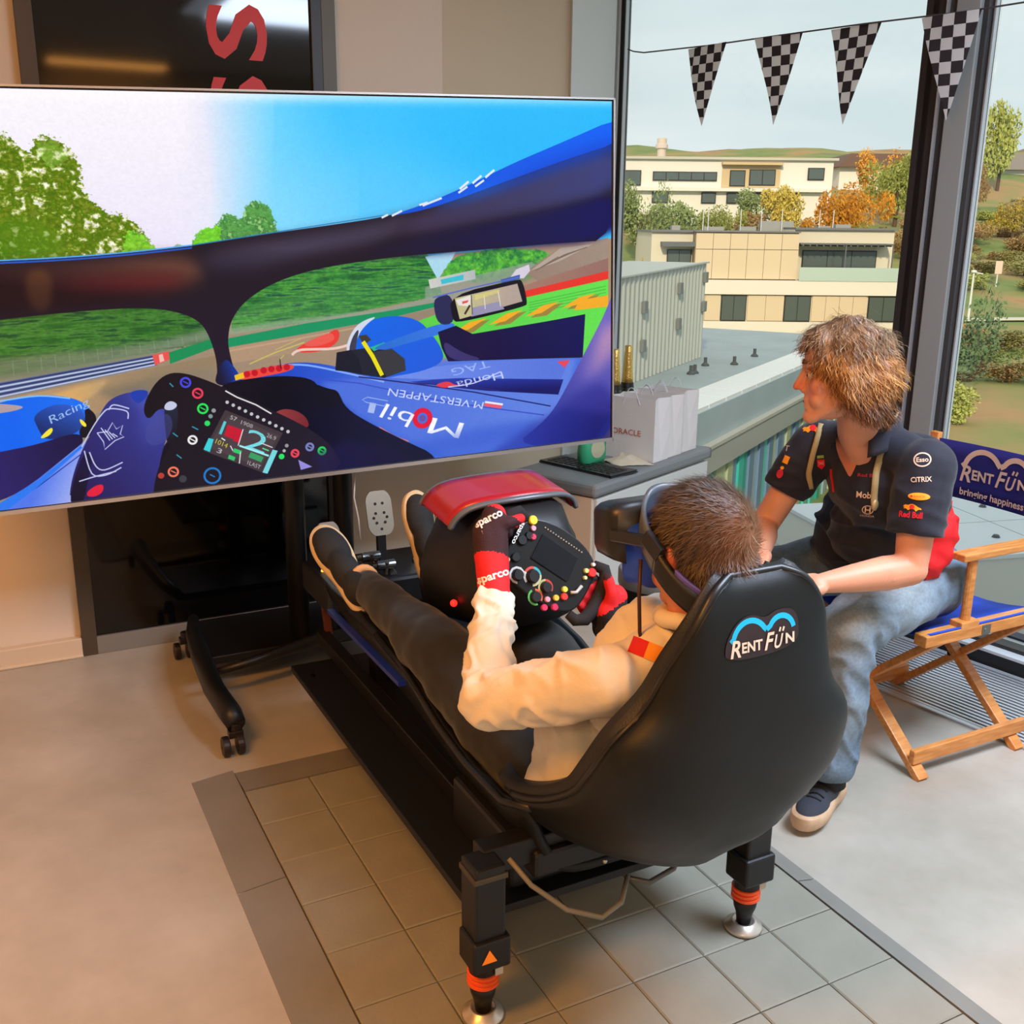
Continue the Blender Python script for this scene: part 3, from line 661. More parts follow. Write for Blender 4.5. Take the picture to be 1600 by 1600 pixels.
for px, D, w, h, m, lab, sd in ((1492, 32, 1.5, 3.0, DGR, 'dark green shrub beside the mullion in the right pane', 0), (1520, 26, 1.2, 1.15, LGR, 'yellow-green shrub just above the blue chair back', 1), (1556, 38, 1.2, .9, GRN, 'small green shrub below the path in the right pane', 2), (1585, 46, 2.2, .9, OLV, 'olive shrub just below the path', 3), (1532, 50, 2.2, .9, BRN, 'brown scrub below the path', 1), (1600, 33, 1.8, .8, BRN, 'brown scrub at the right edge below the path', 2)):
    plant('bush', lab, 'bush', at(px, D), D, w, h, m, sd, .05)
TV_ART=[
('G',((252,248,253),(236,230,250),(0.1802,-0.0142),(0.1916,0.3827)),[(0.0631,-0.0498),(0.4506,-0.0708),(0.4253,0.448),(0.0235,0.4156)],0,{}),
('G',((236,234,250),(120,215,255),(0.3501,0.2355),(0.4448,0.2379)),[(0.3458,-0.0651),(0.4777,-0.0723),(0.4535,0.4503),(0.3162,0.4392)],0,{'blur':0.0261}),
('G',((120,215,255),(60,195,255),(0.4448,0.2379),(0.5712,0.1758)),[(0.4578,-0.0712),(1.0403,-0.1028),(1.0444,0.498),(0.4328,0.4486)],0,{}),
('G',((60,195,255),(35,185,252),(0.577,0.0158),(0.7784,0.1098)),[(0.5805,-0.0779),(1.0403,-0.1028),(1.0444,0.498),(0.5608,0.4589)],0,{'a':0.9}),
('G',((140,222,255),(150,220,255),(0.4558,0.4007),(0.5106,0.2396)),[(0.3429,0.4414),(1.0444,0.498),(1.0437,0.4026),(0.734,0.1942),(0.573,0.1273),(0.4172,0.2372)],0,{'a':0.35,'blur':0.0785}),
('G',((255,252,255),(190,240,255),(0.3424,-0.0065),(0.7175,-0.0048)),[(0.0602,-0.0159),(1.0051,-0.0147),(1.0052,0.0079),(0.0571,0.0209)],0,{'a':0.75,'blur':0.0128}),
('F',[(126,140,40),(96,122,10),(76,116,8),(140,156,50),(238,238,216)],[(0.0514,0.087),(0.0953,0.0948),(0.105,0.106),(0.1144,0.14),(0.128,0.1429),(0.1402,0.1056),(0.1586,0.1083),(0.1783,0.14),(0.1853,0.1751),(0.1845,0.2312),(0.1987,0.2585),(0.2148,0.2862),(0.2376,0.2933),(0.2585,0.3343),(0.268,0.3722),(0.2677,0.4036),(0.0235,0.4156)],0,{'rag':0.0177}),
('F',[(120,160,50),(140,190,70),(200,220,150)],[(0.1358,0.1228),(0.1584,0.1112),(0.1759,0.1517),(0.1631,0.1749),(0.1431,0.1689)],0,{'rag':0.0119,'a':0.6}),
('G',((60,120,10),(100,140,20),(0.0702,0.4043),(0.1273,0.2738)),[(0.034,0.2918),(0.1183,0.2882),(0.147,0.3268),(0.158,0.3957),(0.0235,0.4156)],0,{'a':0.6,'blur':0.013}),
('F',[(110,190,30),(140,205,60),(80,160,30)],[(0.2355,0.3238),(0.2551,0.3341),(0.2682,0.3691),(0.2699,0.3959),(0.2242,0.3927)],0,{'rag':0.011}),
('F',[(80,150,70),(96,165,80),(60,130,60),(150,200,120)],[(0.3184,0.3723),(0.3292,0.3381),(0.3606,0.3175),(0.3691,0.2925),(0.3835,0.2931),(0.3913,0.3157),(0.4009,0.2716),(0.4161,0.2594),(0.4338,0.2727),(0.4409,0.3181),(0.447,0.3869)],0,{'rag':0.0115}),
('F',[(120,210,50),(100,190,40)],[(0.3205,0.366),(0.3331,0.3319),(0.3642,0.3176),(0.3595,0.37)],0,{'rag':0.0096}),
('F',[(150,170,120),(170,190,140)],[(0.2863,0.3828),(0.2998,0.3616),(0.3118,0.3655),(0.3159,0.3848)],0,{'rag':0.0057}),
('G',((150,134,112),(168,140,116),(0.0907,0.75),(0.5984,0.5492)),[(0.0184,0.4748),(1.0436,0.3837),(1.0483,1.0853),(-0.0281,1.0209)],0,{}),
('F',[(36,84,30),(58,112,30),(92,140,52),(20,60,34)],[(0.0159,0.5046),(0.3041,0.4947),(0.3546,0.5574),(0.3499,0.6104),(0.2516,0.6309),(0.1478,0.649),(0.0022,0.6654)],0,{'rag':0.005,'str':1}),
('G',((60,120,50),(20,100,50),(0.0605,0.5247),(0.3437,0.5895)),[(0.0159,0.5046),(0.3041,0.4947),(0.3546,0.5574),(0.3499,0.6104),(0.2522,0.6211),(0.0069,0.6103)],0,{'a':0.35}),
('G',((112,122,92),(128,140,120),(0.0492,0.6632),(0.3067,0.6016)),[(0.0061,0.6194),(0.167,0.6131),(0.2533,0.6048),(0.3492,0.5735),(0.3473,0.6067),(0.2512,0.6374),(0.1634,0.6643),(0.0009,0.6808)],0,{'blur':0.01,'a':0.85}),
('L',((150,160,140),0.00207),[(0.0679,0.6281),(0.0668,0.6627)],0,{'a':0.5}),
('L',((150,160,140),0.00209),[(0.0857,0.6256),(0.0847,0.659)],0,{'a':0.5}),
('L',((150,160,140),0.00211),[(0.1037,0.623),(0.1028,0.6553)],0,{'a':0.5}),
('L',((150,160,140),0.00213),[(0.1218,0.6204),(0.1211,0.6516)],0,{'a':0.5}),
('L',((150,160,140),0.00215),[(0.1401,0.6178),(0.1395,0.6479)],0,{'a':0.5}),
('L',((150,160,140),0.00217),[(0.1585,0.6151),(0.1581,0.6441)],0,{'a':0.5}),
('L',((150,160,140),0.0022),[(0.1772,0.6125),(0.1769,0.6402)],0,{'a':0.5}),
('L',((150,160,140),0.00222),[(0.196,0.6098),(0.1959,0.6364)],0,{'a':0.5}),
('L',((150,160,140),0.00224),[(0.215,0.6071),(0.215,0.6325)],0,{'a':0.5}),
('L',((150,160,140),0.00226),[(0.2341,0.6043),(0.2343,0.6285)],0,{'a':0.5}),
('L',((150,160,140),0.00228),[(0.2535,0.6015),(0.2538,0.6246)],0,{'a':0.5}),
('L',((150,160,140),0.00231),[(0.273,0.5987),(0.2734,0.6206)],0,{'a':0.5}),
('L',((150,160,140),0.00233),[(0.2927,0.5959),(0.2933,0.6165)],0,{'a':0.5}),
('L',((150,160,140),0.00236),[(0.3126,0.5931),(0.3133,0.6124)],0,{'a':0.5}),
('G',((150,140,120),(150,130,100),(0.048,0.6788),(0.213,0.6881)),[(0.0016,0.6716),(0.0968,0.6704),(0.0948,0.6958),(-0.0012,0.7056)],0,{'a':0.8,'blur':0.005}),
('P',(92,104,150),[(0.0003,0.687),(0.2512,0.6374),(0.2548,0.6644),(-0.0031,0.7273)],0,{}),
('L',((44,56,100),0.00435),[(-0.0001,0.6916),(0.2527,0.6409)],0,{}),
('L',((188,200,226),0.00435),[(-0.0006,0.6981),(0.2525,0.6452)],0,{}),
('L',((44,56,100),0.00435),[(-0.0012,0.7046),(0.2522,0.6494)],0,{}),
('L',((188,200,226),0.00435),[(-0.0017,0.7111),(0.2519,0.6537)],0,{}),
('L',((44,56,100),0.00435),[(-0.0023,0.7177),(0.2516,0.658)],0,{}),
('L',((188,200,226),0.00436),[(-0.0028,0.7242),(0.2514,0.6623)],0,{}),
('P',(232,84,78),[(0.2494,0.6372),(0.2728,0.6304),(0.2751,0.6507),(0.2513,0.6639)],0,{}),
('P',(240,190,180),[(0.2582,0.6384),(0.2636,0.6358),(0.2651,0.6542),(0.2587,0.6583)],0,{}),
('G',((186,150,110),(150,128,100),(0.0907,0.75),(0.2497,0.6604)),[(-0.0036,0.7335),(0.2581,0.6682),(0.3404,0.6496),(0.3363,0.7239),(-0.0117,0.8277)],0,{}),
('G',((222,170,100),(196,160,112),(0.1175,0.7221),(0.1695,0.6978)),[(0.1093,0.7207),(0.1422,0.7033),(0.1853,0.6904),(0.1768,0.7154),(0.1403,0.7521)],0,{'blur':0.0053}),
('P',(18,140,84),[(0.2726,0.6337),(0.343,0.6028),(0.3417,0.6261),(0.2725,0.6636)],0,{}),
('G',((120,110,92),(140,128,110),(0.2119,0.7044),(0.3299,0.6718)),[(0.1681,0.7173),(0.2566,0.6913),(0.3343,0.6758),(0.3363,0.7239),(0.2075,0.7704)],0,{'blur':0.011,'a':0.7}),
('F',[(30,96,50),(48,126,52),(80,156,60),(24,80,60)],[(0.3638,0.5919),(0.371,0.5259),(0.4011,0.4824),(0.4441,0.4495),(0.5222,0.4287),(0.6029,0.4141),(0.6736,0.4119),(0.6889,0.4799),(0.6942,0.5267),(0.5984,0.5492),(0.4767,0.5779)],0,{'rag':0.006,'str':1}),
('G',((120,170,110),(60,150,90),(0.3747,0.5263),(0.6844,0.4866)),[(0.362,0.5917),(0.3706,0.5342),(0.422,0.5144),(0.5602,0.4761),(0.6956,0.4698),(0.6942,0.5267),(0.4767,0.5779)],0,{'a':0.25,'blur':0.0121}),
('G',((150,170,140),(140,160,150),(0.3638,0.5584),(0.6831,0.54)),[(0.3607,0.5815),(0.4772,0.5676),(0.5982,0.5563),(0.6942,0.5267),(0.6938,0.541),(0.5979,0.5668),(0.4766,0.5813),(0.3598,0.5982)],0,{'blur':0.006,'a':0.8}),
('P',(20,146,96),[(0.3574,0.608),(0.4766,0.5813),(0.598,0.5633),(0.7046,0.5421),(0.7044,0.5529),(0.5973,0.5844),(0.4754,0.6088),(0.3561,0.6314)],0,{}),
('G',((176,146,118),(150,132,112),(0.3982,0.613),(0.639,0.5891)),[(0.3561,0.6331),(0.4753,0.6105),(0.5973,0.5844),(0.7043,0.5565),(0.7033,0.5962),(0.5336,0.6476),(0.3538,0.6752)],0,{}),
('L',((196,160,130),0.00605),[(0.3556,0.6415),(0.4749,0.6191),(0.597,0.5933)],0,{'a':0.8}),
('L',((214,206,90),0.00411),[(0.3854,0.6797),(0.4248,0.6542),(0.4704,0.6324)],0,{'a':0.7}),
('L',((214,206,90),0.00336),[(0.4295,0.6756),(0.4379,0.6629)],0,{'a':0.6}),
('L',((214,206,90),0.00335),[(0.4251,0.6473),(0.465,0.6214)],0,{'a':0.5}),
('P',(170,216,236),[(0.6692,0.4186),(0.7207,0.408),(0.7114,0.4356),(0.6979,0.4629),(0.6888,0.4835),(0.6809,0.4581)],0,{}),
('F',[(40,120,60),(70,160,60),(100,190,60)],[(0.6908,0.4872),(0.707,0.4424),(0.7248,0.4189),(0.7955,0.4022),(0.8751,0.4145),(0.8935,0.4451),(0.8699,0.4802),(0.8168,0.4906),(0.7494,0.4958)],0,{'rag':0.007}),
('G',((90,130,90),(100,150,100),(0.7716,0.494),(0.8863,0.4667)),[(0.7494,0.4994),(0.8983,0.427),(0.8981,0.4676),(0.8165,0.5125)],0,{'a':0.7,'blur':0.0073}),
('P',(150,160,150),[(0.6669,0.5028),(0.8517,0.4458),(0.87,0.4655),(0.7046,0.5421),(0.666,0.5383)],0,{'a':0.7}),
('G',((206,206,200),(180,186,186),(0.6735,0.4946),(0.752,0.4744)),[(0.6728,0.4821),(0.7523,0.4601),(0.7529,0.487),(0.6753,0.5071)],0,{}),
('P',(60,190,210),[(0.6931,0.4838),(0.7323,0.4728),(0.732,0.4871),(0.6949,0.4964)],0,{}),
('G',((152,128,112),(160,140,124),(0.8513,0.4824),(0.9882,0.4368)),[(0.8399,0.4741),(0.8961,0.4158),(0.9942,0.3847),(0.9944,0.4523),(0.8627,0.5018)],0,{}),
('P',(180,164,150),[(0.8491,0.4712),(0.9055,0.4091),(0.9651,0.4017),(0.9006,0.4493)],0,{}),
('L',((120,100,92),0.00304),[(0.8583,0.4719),(0.9006,0.4345)],0,{}),
('L',((120,100,92),0.00306),[(0.8689,0.4635),(0.9113,0.4297)],0,{}),
('L',((120,100,92),0.00307),[(0.8794,0.4551),(0.922,0.4249)],0,{}),
('L',((120,100,92),0.00308),[(0.89,0.4467),(0.9327,0.42)],0,{}),
('L',((120,100,92),0.00309),[(0.9006,0.4382),(0.9435,0.4152)],0,{}),
('L',((120,100,92),0.00311),[(0.9113,0.4297),(0.9543,0.4103)],0,{}),
('G',((164,120,104),(150,110,100),(0.8509,0.5193),(0.9883,0.4556)),[(0.8336,0.514),(0.9944,0.4447),(0.9945,0.494),(0.8333,0.5399)],0,{}),
('P',(214,206,222),[(0.8122,0.4902),(0.8239,0.4656),(0.847,0.4527),(0.8491,0.4712),(0.8373,0.4923)],0,{}),
('P',(60,90,170),[(0.7963,0.4925),(0.8306,0.4807),(0.8305,0.4917),(0.7984,0.5073)],0,{}),
('P',(232,52,40),[(0.8369,0.5291),(0.9945,0.4826),(0.9945,0.5092),(0.8366,0.5513)],0,{}),
('G',((92,206,72),(100,224,78),(0.6486,0.6262),(0.97,0.5299)),[(0.5533,0.6643),(0.6603,0.5914),(0.7039,0.5709),(0.839,0.5478),(0.9945,0.5073),(0.9951,0.7468),(0.7008,0.7061),(0.5512,0.7213)],0,{}),
('L',((60,170,60),0.00382),[(0.8458,0.5634),(0.9896,0.5279)],0,{'a':0.6}),
('L',((60,170,60),0.00382),[(0.8457,0.5708),(0.9896,0.5374)],0,{'a':0.6}),
('L',((60,170,60),0.00382),[(0.8456,0.5783),(0.9897,0.547)],0,{'a':0.6}),
('L',((60,170,60),0.00382),[(0.8455,0.5858),(0.9897,0.5566)],0,{'a':0.6}),
('L',((60,170,60),0.00383),[(0.8454,0.5933),(0.9897,0.5662)],0,{'a':0.6}),
('P',(156,130,60),[(0.7471,0.6122),(0.7765,0.6044),(0.7466,0.6379),(0.7177,0.6418)],0,{}),
('P',(244,172,36),[(0.7405,0.6077),(0.7698,0.5999),(0.7379,0.6295),(0.709,0.6371)],0,{}),
('P',(156,130,60),[(0.8119,0.5953),(0.842,0.5873),(0.8115,0.6214),(0.7818,0.6254)],0,{}),
('P',(244,172,36),[(0.8051,0.5908),(0.8351,0.5828),(0.8025,0.6129),(0.7728,0.6206)],0,{}),
('P',(156,130,60),[(0.8784,0.5779),(0.9094,0.5697),(0.8782,0.6043),(0.8476,0.6085)],0,{}),
('P',(244,172,36),[(0.8714,0.5735),(0.9022,0.5653),(0.8688,0.5958),(0.8383,0.6038)],0,{}),
('P',(156,130,60),[(0.9468,0.5601),(0.9786,0.5517),(0.9467,0.5869),(0.9152,0.5912)],0,{}),
('P',(244,172,36),[(0.9395,0.5556),(0.9712,0.5472),(0.937,0.5782),(0.9057,0.5864)],0,{}),
('P',(244,172,36),[(0.9407,0.5653),(0.9946,0.5551),(0.9947,0.5899),(0.9285,0.5945)],0,{}),
('P',(232,60,52),[(0.4498,0.6575),(0.4745,0.6295),(0.4937,0.6424),(0.5089,0.6094),(0.5253,0.6008),(0.5238,0.6392),(0.4928,0.6633)],1,{}),
('L',((240,200,190),0.00848),[(0.4494,0.6644),(0.4637,0.6524),(0.5131,0.6555),(0.5386,0.6482)],1,{}),
('P',(236,90,80),[(0.4643,0.6386),(0.4947,0.6181),(0.5149,0.6101),(0.5179,0.635),(0.4835,0.6481)],1,{}),
('G',((26,16,30),(30,20,40),(0.3172,0.4232),(0.3309,0.655)),[(0.026,0.3862),(0.0717,0.3865),(0.1506,0.386),(0.2335,0.3794),(0.3204,0.3676),(0.3931,0.3511),(0.4492,0.3396),(0.5264,0.3253),(0.6064,0.3089),(0.6582,0.2856),(0.733,0.2385),(0.8211,0.1712),(0.9118,0.1124),(1.0232,0.0372),(1.0065,0.3929),(0.9103,0.3947),(0.818,0.4018),(0.7078,0.409),(0.6234,0.4155),(0.5621,0.4249),(0.5023,0.4374),(0.4532,0.4569),(0.4141,0.4836),(0.3824,0.5204),(0.3634,0.5651),(0.3574,0.608),(0.3574,0.6417),(0.3621,0.6935),(0.3676,0.7322),(0.3342,0.727),(0.3386,0.6815),(0.3359,0.6304),(0.3264,0.5741),(0.31,0.5459),(0.2776,0.5245),(0.2331,0.515),(0.174,0.5152),(0.1083,0.5207),(0.0136,0.5316)],1,{}),
('G',((104,64,50),(30,8,16),(0.2323,0.398),(0.2225,0.4948)),[(0.0247,0.4009),(0.1495,0.4012),(0.2327,0.3918),(0.3194,0.385),(0.342,0.4575),(0.2602,0.4953),(0.142,0.5025),(0.0148,0.5166)],1,{'a':0.9,'blur':0.023}),
('G',((110,70,36),(70,40,30),(0.1091,0.4073),(0.0996,0.529)),[(0.0961,0.4124),(0.1344,0.4092),(0.1268,0.5102),(0.1006,0.5167)],1,{'a':0.6,'blur':0.0103}),
('G',((110,20,30),(40,4,16),(0.2122,0.4465),(0.209,0.4935)),[(0.1385,0.4402),(0.3079,0.4305),(0.3053,0.4737),(0.1432,0.487)],1,{'a':0.55,'blur':0.0211}),
('G',((70,64,86),(24,20,36),(0.4104,0.3731),(0.4058,0.4629)),[(0.328,0.3888),(0.439,0.3569),(0.6059,0.3224),(0.6474,0.3022),(0.625,0.3641),(0.4747,0.4053),(0.3877,0.4548),(0.334,0.4406)],1,{'a':0.9,'blur':0.0232}),
('G',((60,46,70),(58,62,120),(0.6262,0.3267),(0.9819,0.2518)),[(0.6058,0.3257),(0.7325,0.2625),(0.8543,0.1959),(1.0236,0.1081),(1.0121,0.2525),(0.9108,0.2894),(0.7746,0.3248),(0.6456,0.3652)],1,{'blur':0.0222}),
('G',((26,16,44),(14,8,84),(0.624,0.3949),(0.9699,0.3427)),[(0.5626,0.4113),(0.6248,0.3709),(0.7745,0.3336),(0.9108,0.2966),(1.0182,0.2527),(1.0065,0.3929),(0.818,0.4036),(0.7078,0.409),(0.6234,0.4155)],1,{'blur':0.0131}),
('G',((10,80,220),(0,96,246),(0.7108,0.2789),(0.9817,0.1084)),[(0.6064,0.3089),(0.6582,0.2856),(0.733,0.2385),(0.8211,0.1712),(0.9118,0.1124),(1.0232,0.0372),(1.0176,0.1118),(0.9347,0.1509),(0.8206,0.2127),(0.7325,0.2625),(0.6684,0.2945)],1,{}),
('G',((20,110,250),(10,70,210),(0.7766,0.212),(0.8198,0.2651)),[(0.6685,0.2911),(0.7763,0.2292),(0.8544,0.1819),(1.0174,0.0833),(1.0129,0.1368),(0.9114,0.1825),(0.8091,0.2403),(0.7323,0.2728)],1,{'a':0.7,'blur':0.0182}),
('L',((80,170,250),0.0041),[(0.026,0.3862),(0.0717,0.3865),(0.1507,0.3845),(0.2336,0.3778),(0.3205,0.366)],1,{}),
('L',((30,90,200),0.00492),[(0.0255,0.3921),(0.0712,0.3925),(0.1503,0.3906),(0.2332,0.384),(0.3202,0.3724)],1,{}),
('L',((40,130,190),0.00308),[(0.3205,0.366),(0.4493,0.3379),(0.6065,0.3039)],1,{}),
('L',((226,232,244),0.00663),[(0.6023,0.3104),(0.6127,0.3025)],0,{}),
('L',((226,232,244),0.00668),[(0.6186,0.3061),(0.6354,0.2932)],0,{}),
('L',((226,232,244),0.00683),[(0.6688,0.2809),(0.7007,0.2615)],0,{}),
('L',((226,232,244),0.00701),[(0.7285,0.2486),(0.7439,0.2319)],0,{}),
('L',((226,232,244),0.00709),[(0.7568,0.2322),(0.7722,0.2153)],0,{}),
('L',((226,232,244),0.00681),[(0.6636,0.279),(0.6773,0.2727)],0,{}),
('L',((230,236,250),0.00748),[(0.7309,0.2384),(0.7463,0.2183)],0,{}),
('L',((230,236,250),0.00755),[(0.7526,0.2235),(0.7681,0.2033)],0,{}),
('L',((230,236,250),0.00761),[(0.7745,0.2085),(0.7901,0.1881)],0,{}),
('G',((20,20,50),(16,60,170),(0.3409,0.7075),(0.3677,0.6943)),[(0.3359,0.6965),(0.351,0.6578),(0.361,0.6797),(0.3705,0.712),(0.3655,0.7354),(0.3322,0.7301)],1,{}),
('G',((16,60,190),(70,110,220),(0.3734,0.7297),(0.6124,0.767)),[(0.3468,0.7358),(0.3668,0.7114),(0.4134,0.6906),(0.4623,0.6837),(0.5112,0.7012),(0.5711,0.7424),(0.6122,0.7744),(0.656,0.746),(0.7005,0.7172),(0.7906,0.7147),(1.0077,0.7406),(1.0088,1.0769),(0.539,1.053),(0.3454,0.7598)],1,{}),
('G',((76,112,220),(96,130,226),(0.5914,0.7638),(0.8361,0.802)),[(0.5504,0.7429),(0.635,0.7263),(0.7007,0.7098),(0.9329,0.7421),(0.9077,0.8928),(0.8581,0.984),(0.694,0.9943),(0.6288,0.9386),(0.5466,0.8481),(0.4892,0.7478)],0,{'blur':0.009}),
('L',((130,170,250),0.00633),[(0.4327,0.69),(0.4716,0.6955),(0.5306,0.7255),(0.5915,0.7601)],1,{}),
('P',(236,70,60),[(0.3673,0.7011),(0.396,0.695),(0.4504,0.6855),(0.4514,0.7067),(0.3929,0.7188),(0.3681,0.7219)],1,{}),
('P',(240,190,40),[(0.3614,0.7071),(0.3749,0.7006),(0.376,0.7162),(0.3625,0.7211)],0,{}),
('D',((196,20,40),0.01028),[(0.3802,0.7065)],0,{}),
('D',((196,20,40),0.01034),[(0.3917,0.7048)],0,{}),
('D',((196,20,40),0.01041),[(0.4053,0.6999)],0,{}),
('D',((196,20,40),0.01047),[(0.4169,0.6981)],0,{}),
('D',((196,20,40),0.01053),[(0.4285,0.698)],0,{}),
('D',((196,20,40),0.01059),[(0.4402,0.6963)],0,{}),
('G',((40,60,170),(24,24,100),(0.7667,0.7721),(0.7659,0.8179)),[(0.6338,0.7667),(0.6994,0.7656),(0.9081,0.8014),(0.8981,0.8473),(0.766,0.814),(0.6987,0.7918)],0,{}),
('L',((30,36,110),0.00449),[(0.5505,0.7393),(0.6337,0.7704),(0.7432,0.8142),(0.8833,0.8806)],0,{}),
('L',((60,80,200),0.00431),[(0.4701,0.7306),(0.5499,0.7573),(0.6977,0.8371),(0.8709,0.9063)],0,{}),
('G',((110,140,235),(90,118,220),(0.6343,0.752),(0.8842,0.7509)),[(0.6023,0.7508),(0.6565,0.7295),(0.7675,0.7267),(0.9206,0.7404),(0.9033,0.8007),(0.7667,0.7721),(0.6773,0.766)],0,{}),
('L',((40,40,120),0.00375),[(0.6337,0.7704),(0.7211,0.7916),(0.789,0.8178)],0,{}),
('T',('TAG',(170,196,250)),[(0.7699,0.7232),(0.7044,0.7402),(0.7741,0.7447)],0,{'a':0.8}),
('P',(226,60,80),[(0.6769,0.7809),(0.6992,0.7731),(0.7121,0.7902),(0.7324,0.7858),(0.6986,0.7956),(0.6811,0.789)],1,{}),
('T',('Honda',(206,214,250)),[(0.7945,0.761),(0.7124,0.7789),(0.7977,0.7825)],0,{}),
('L',((200,206,250),0.00388),[(0.6987,0.7918),(0.7437,0.7876),(0.7922,0.7606)],1,{}),
('P',(232,70,90),[(0.8963,0.7448),(0.9206,0.7443),(0.9108,0.7664)],0,{}),
('P',(214,226,250),[(0.6012,0.7874),(0.6077,0.781),(0.7047,0.8231),(0.7022,0.834)],0,{'a':0.0}),
('T',('M.VERSTAPPEN',(214,222,250)),[(0.7608,0.8478),(0.5993,0.7797),(0.757,0.8684)],0,{}),
('P',(236,90,110),[(0.7632,0.8443),(0.7954,0.8576),(0.7905,0.8723),(0.7606,0.8594)],0,{}),
('P',(230,236,255),[(0.7632,0.8443),(0.7954,0.8576),(0.7941,0.8632),(0.7619,0.8499)],0,{}),
('T',('M',(250,250,255)),[(0.7243,0.905),(0.67,0.8778),(0.7131,0.9495)],0,{}),
('D',((226,24,60),0.03707),[(0.6524,0.8765)],0,{}),
('D',((70,112,222),0.01913),[(0.6524,0.8765)],0,{}),
('D',((110,80,160),0.01196),[(0.6524,0.8765)],0,{}),
('T',('bil',(250,250,255)),[(0.6397,0.8629),(0.5937,0.8231),(0.6256,0.9)],0,{}),
('T',('1',(170,190,240)),[(0.5768,0.8202),(0.5665,0.8147),(0.5716,0.8489)],0,{}),
('L',((150,176,240),0.00323),[(0.5892,0.8297),(0.5603,0.8137),(0.5543,0.8053),(0.5629,0.7995),(0.596,0.8161),(0.5892,0.8297)],0,{}),
('L',((230,130,120),0.00925),[(0.5787,0.8911),(0.6033,0.9222),(0.6265,0.942)],1,{}),
('G',((50,90,210),(40,70,190),(0.6283,0.9576),(0.8829,0.9285)),[(0.5451,0.8885),(0.6286,0.9462),(0.7641,0.9222),(0.8587,0.916),(0.846,0.9816),(0.6269,1.0034)],0,{'a':0.5,'blur':0.0182}),
('G',((30,60,200),(20,30,140),(0.526,0.8444),(0.5853,0.9489)),[(0.4862,0.8191),(0.5451,0.8885),(0.6283,0.9576),(0.6269,1.0034),(0.499,1.006)],1,{'a':0.6}),
('G',((10,100,230),(30,90,220),(0.5767,0.5821),(0.6558,0.7552)),[(0.5556,0.6009),(0.5872,0.578),(0.6236,0.5767),(0.6548,0.5944),(0.6721,0.629),(0.6905,0.677),(0.6939,0.7163),(0.6562,0.7405),(0.5918,0.7492),(0.5588,0.7405),(0.5457,0.6491)],1,{}),
('P',(210,216,236),[(0.5327,0.6687),(0.5383,0.6305),(0.5517,0.5969),(0.5686,0.5812),(0.5873,0.5745),(0.5681,0.5953),(0.5548,0.6219),(0.545,0.6668)],1,{}),
('P',(60,60,80),[(0.5368,0.6692),(0.5444,0.6277),(0.5576,0.6011),(0.5497,0.6496),(0.5487,0.678)],1,{}),
('P',(28,32,48),[(0.5187,0.6668),(0.5657,0.6606),(0.5945,0.6698),(0.6253,0.6957),(0.6284,0.7327),(0.5918,0.7492),(0.5508,0.7321),(0.5148,0.7124)],0,{}),
('P',(54,54,60),[(0.5735,0.6742),(0.6071,0.6679),(0.6273,0.6996),(0.6284,0.7327),(0.5962,0.7462)],0,{}),
('P',(20,24,40),[(0.5187,0.6668),(0.5411,0.6627),(0.5525,0.6856),(0.557,0.7312),(0.5147,0.716)],0,{}),
('P',(60,56,50),[(0.5547,0.6255),(0.5671,0.6234),(0.5748,0.6386),(0.562,0.6512)],0,{}),
('L',((236,222,20),0.01455),[(0.5613,0.6422),(0.5752,0.6852),(0.589,0.7415)],0,{}),
('P',(30,180,150),[(0.572,0.6597),(0.5952,0.6483),(0.6033,0.6566),(0.5778,0.6712)],0,{}),
('G',((40,110,210),(60,120,230),(0.5949,0.6555),(0.725,0.6078)),[(0.5718,0.6632),(0.6379,0.6285),(0.6922,0.6059),(0.7184,0.6089),(0.7025,0.6326),(0.6479,0.6514),(0.5945,0.6698)],1,{}),
('P',(20,14,60),[(0.6851,0.6305),(0.716,0.6159),(0.7465,0.6453),(0.8497,0.6276),(0.9503,0.6083),(0.9452,0.7399),(0.8369,0.7288),(0.7005,0.7172),(0.6905,0.677)],0,{}),
('G',((30,16,60),(14,10,84),(0.7228,0.7092),(0.921,0.6589)),[(0.7242,0.6463),(0.9503,0.6103),(0.9452,0.732),(0.7452,0.7123)],0,{'a':0.9}),
('P',(60,50,110),[(0.6911,0.6496),(0.7232,0.6943),(0.7676,0.7229),(0.7005,0.7172)],1,{}),
('P',(40,40,84),[(0.6786,0.5467),(0.6876,0.5297),(0.7115,0.5248),(0.7162,0.6086),(0.6855,0.6124)],1,{}),
('L',((90,110,200),0.00469),[(0.679,0.5324),(0.7491,0.5102),(0.8305,0.488)],0,{}),
('P',(16,14,24),[(0.7071,0.5279),(0.8236,0.4948),(0.835,0.4958),(0.8435,0.5632),(0.8387,0.5739),(0.7206,0.6091),(0.7099,0.597)],1,{}),
('G',((196,188,140),(178,160,150),(0.7374,0.5453),(0.8159,0.553)),[(0.7156,0.5378),(0.8257,0.506),(0.8342,0.5585),(0.723,0.5984)],0,{}),
('P',(232,226,220),[(0.7177,0.5434),(0.7443,0.5315),(0.7414,0.5639),(0.7217,0.5582)],0,{}),
('P',(232,80,80),[(0.7285,0.5481),(0.7396,0.5455),(0.7372,0.5526),(0.7284,0.5553)],0,{}),
('P',(150,146,176),[(0.7458,0.568),(0.7931,0.5545),(0.8019,0.5775),(0.7431,0.5933)],0,{}),
('L',((80,80,76),0.00339),[(0.7443,0.5315),(0.7454,0.5862)],0,{}),
('L',((240,240,230),0.00244),[(0.7665,0.5336),(0.768,0.574)],0,{}),
('L',((240,240,230),0.00247),[(0.7913,0.5249),(0.7952,0.5694)],0,{}),
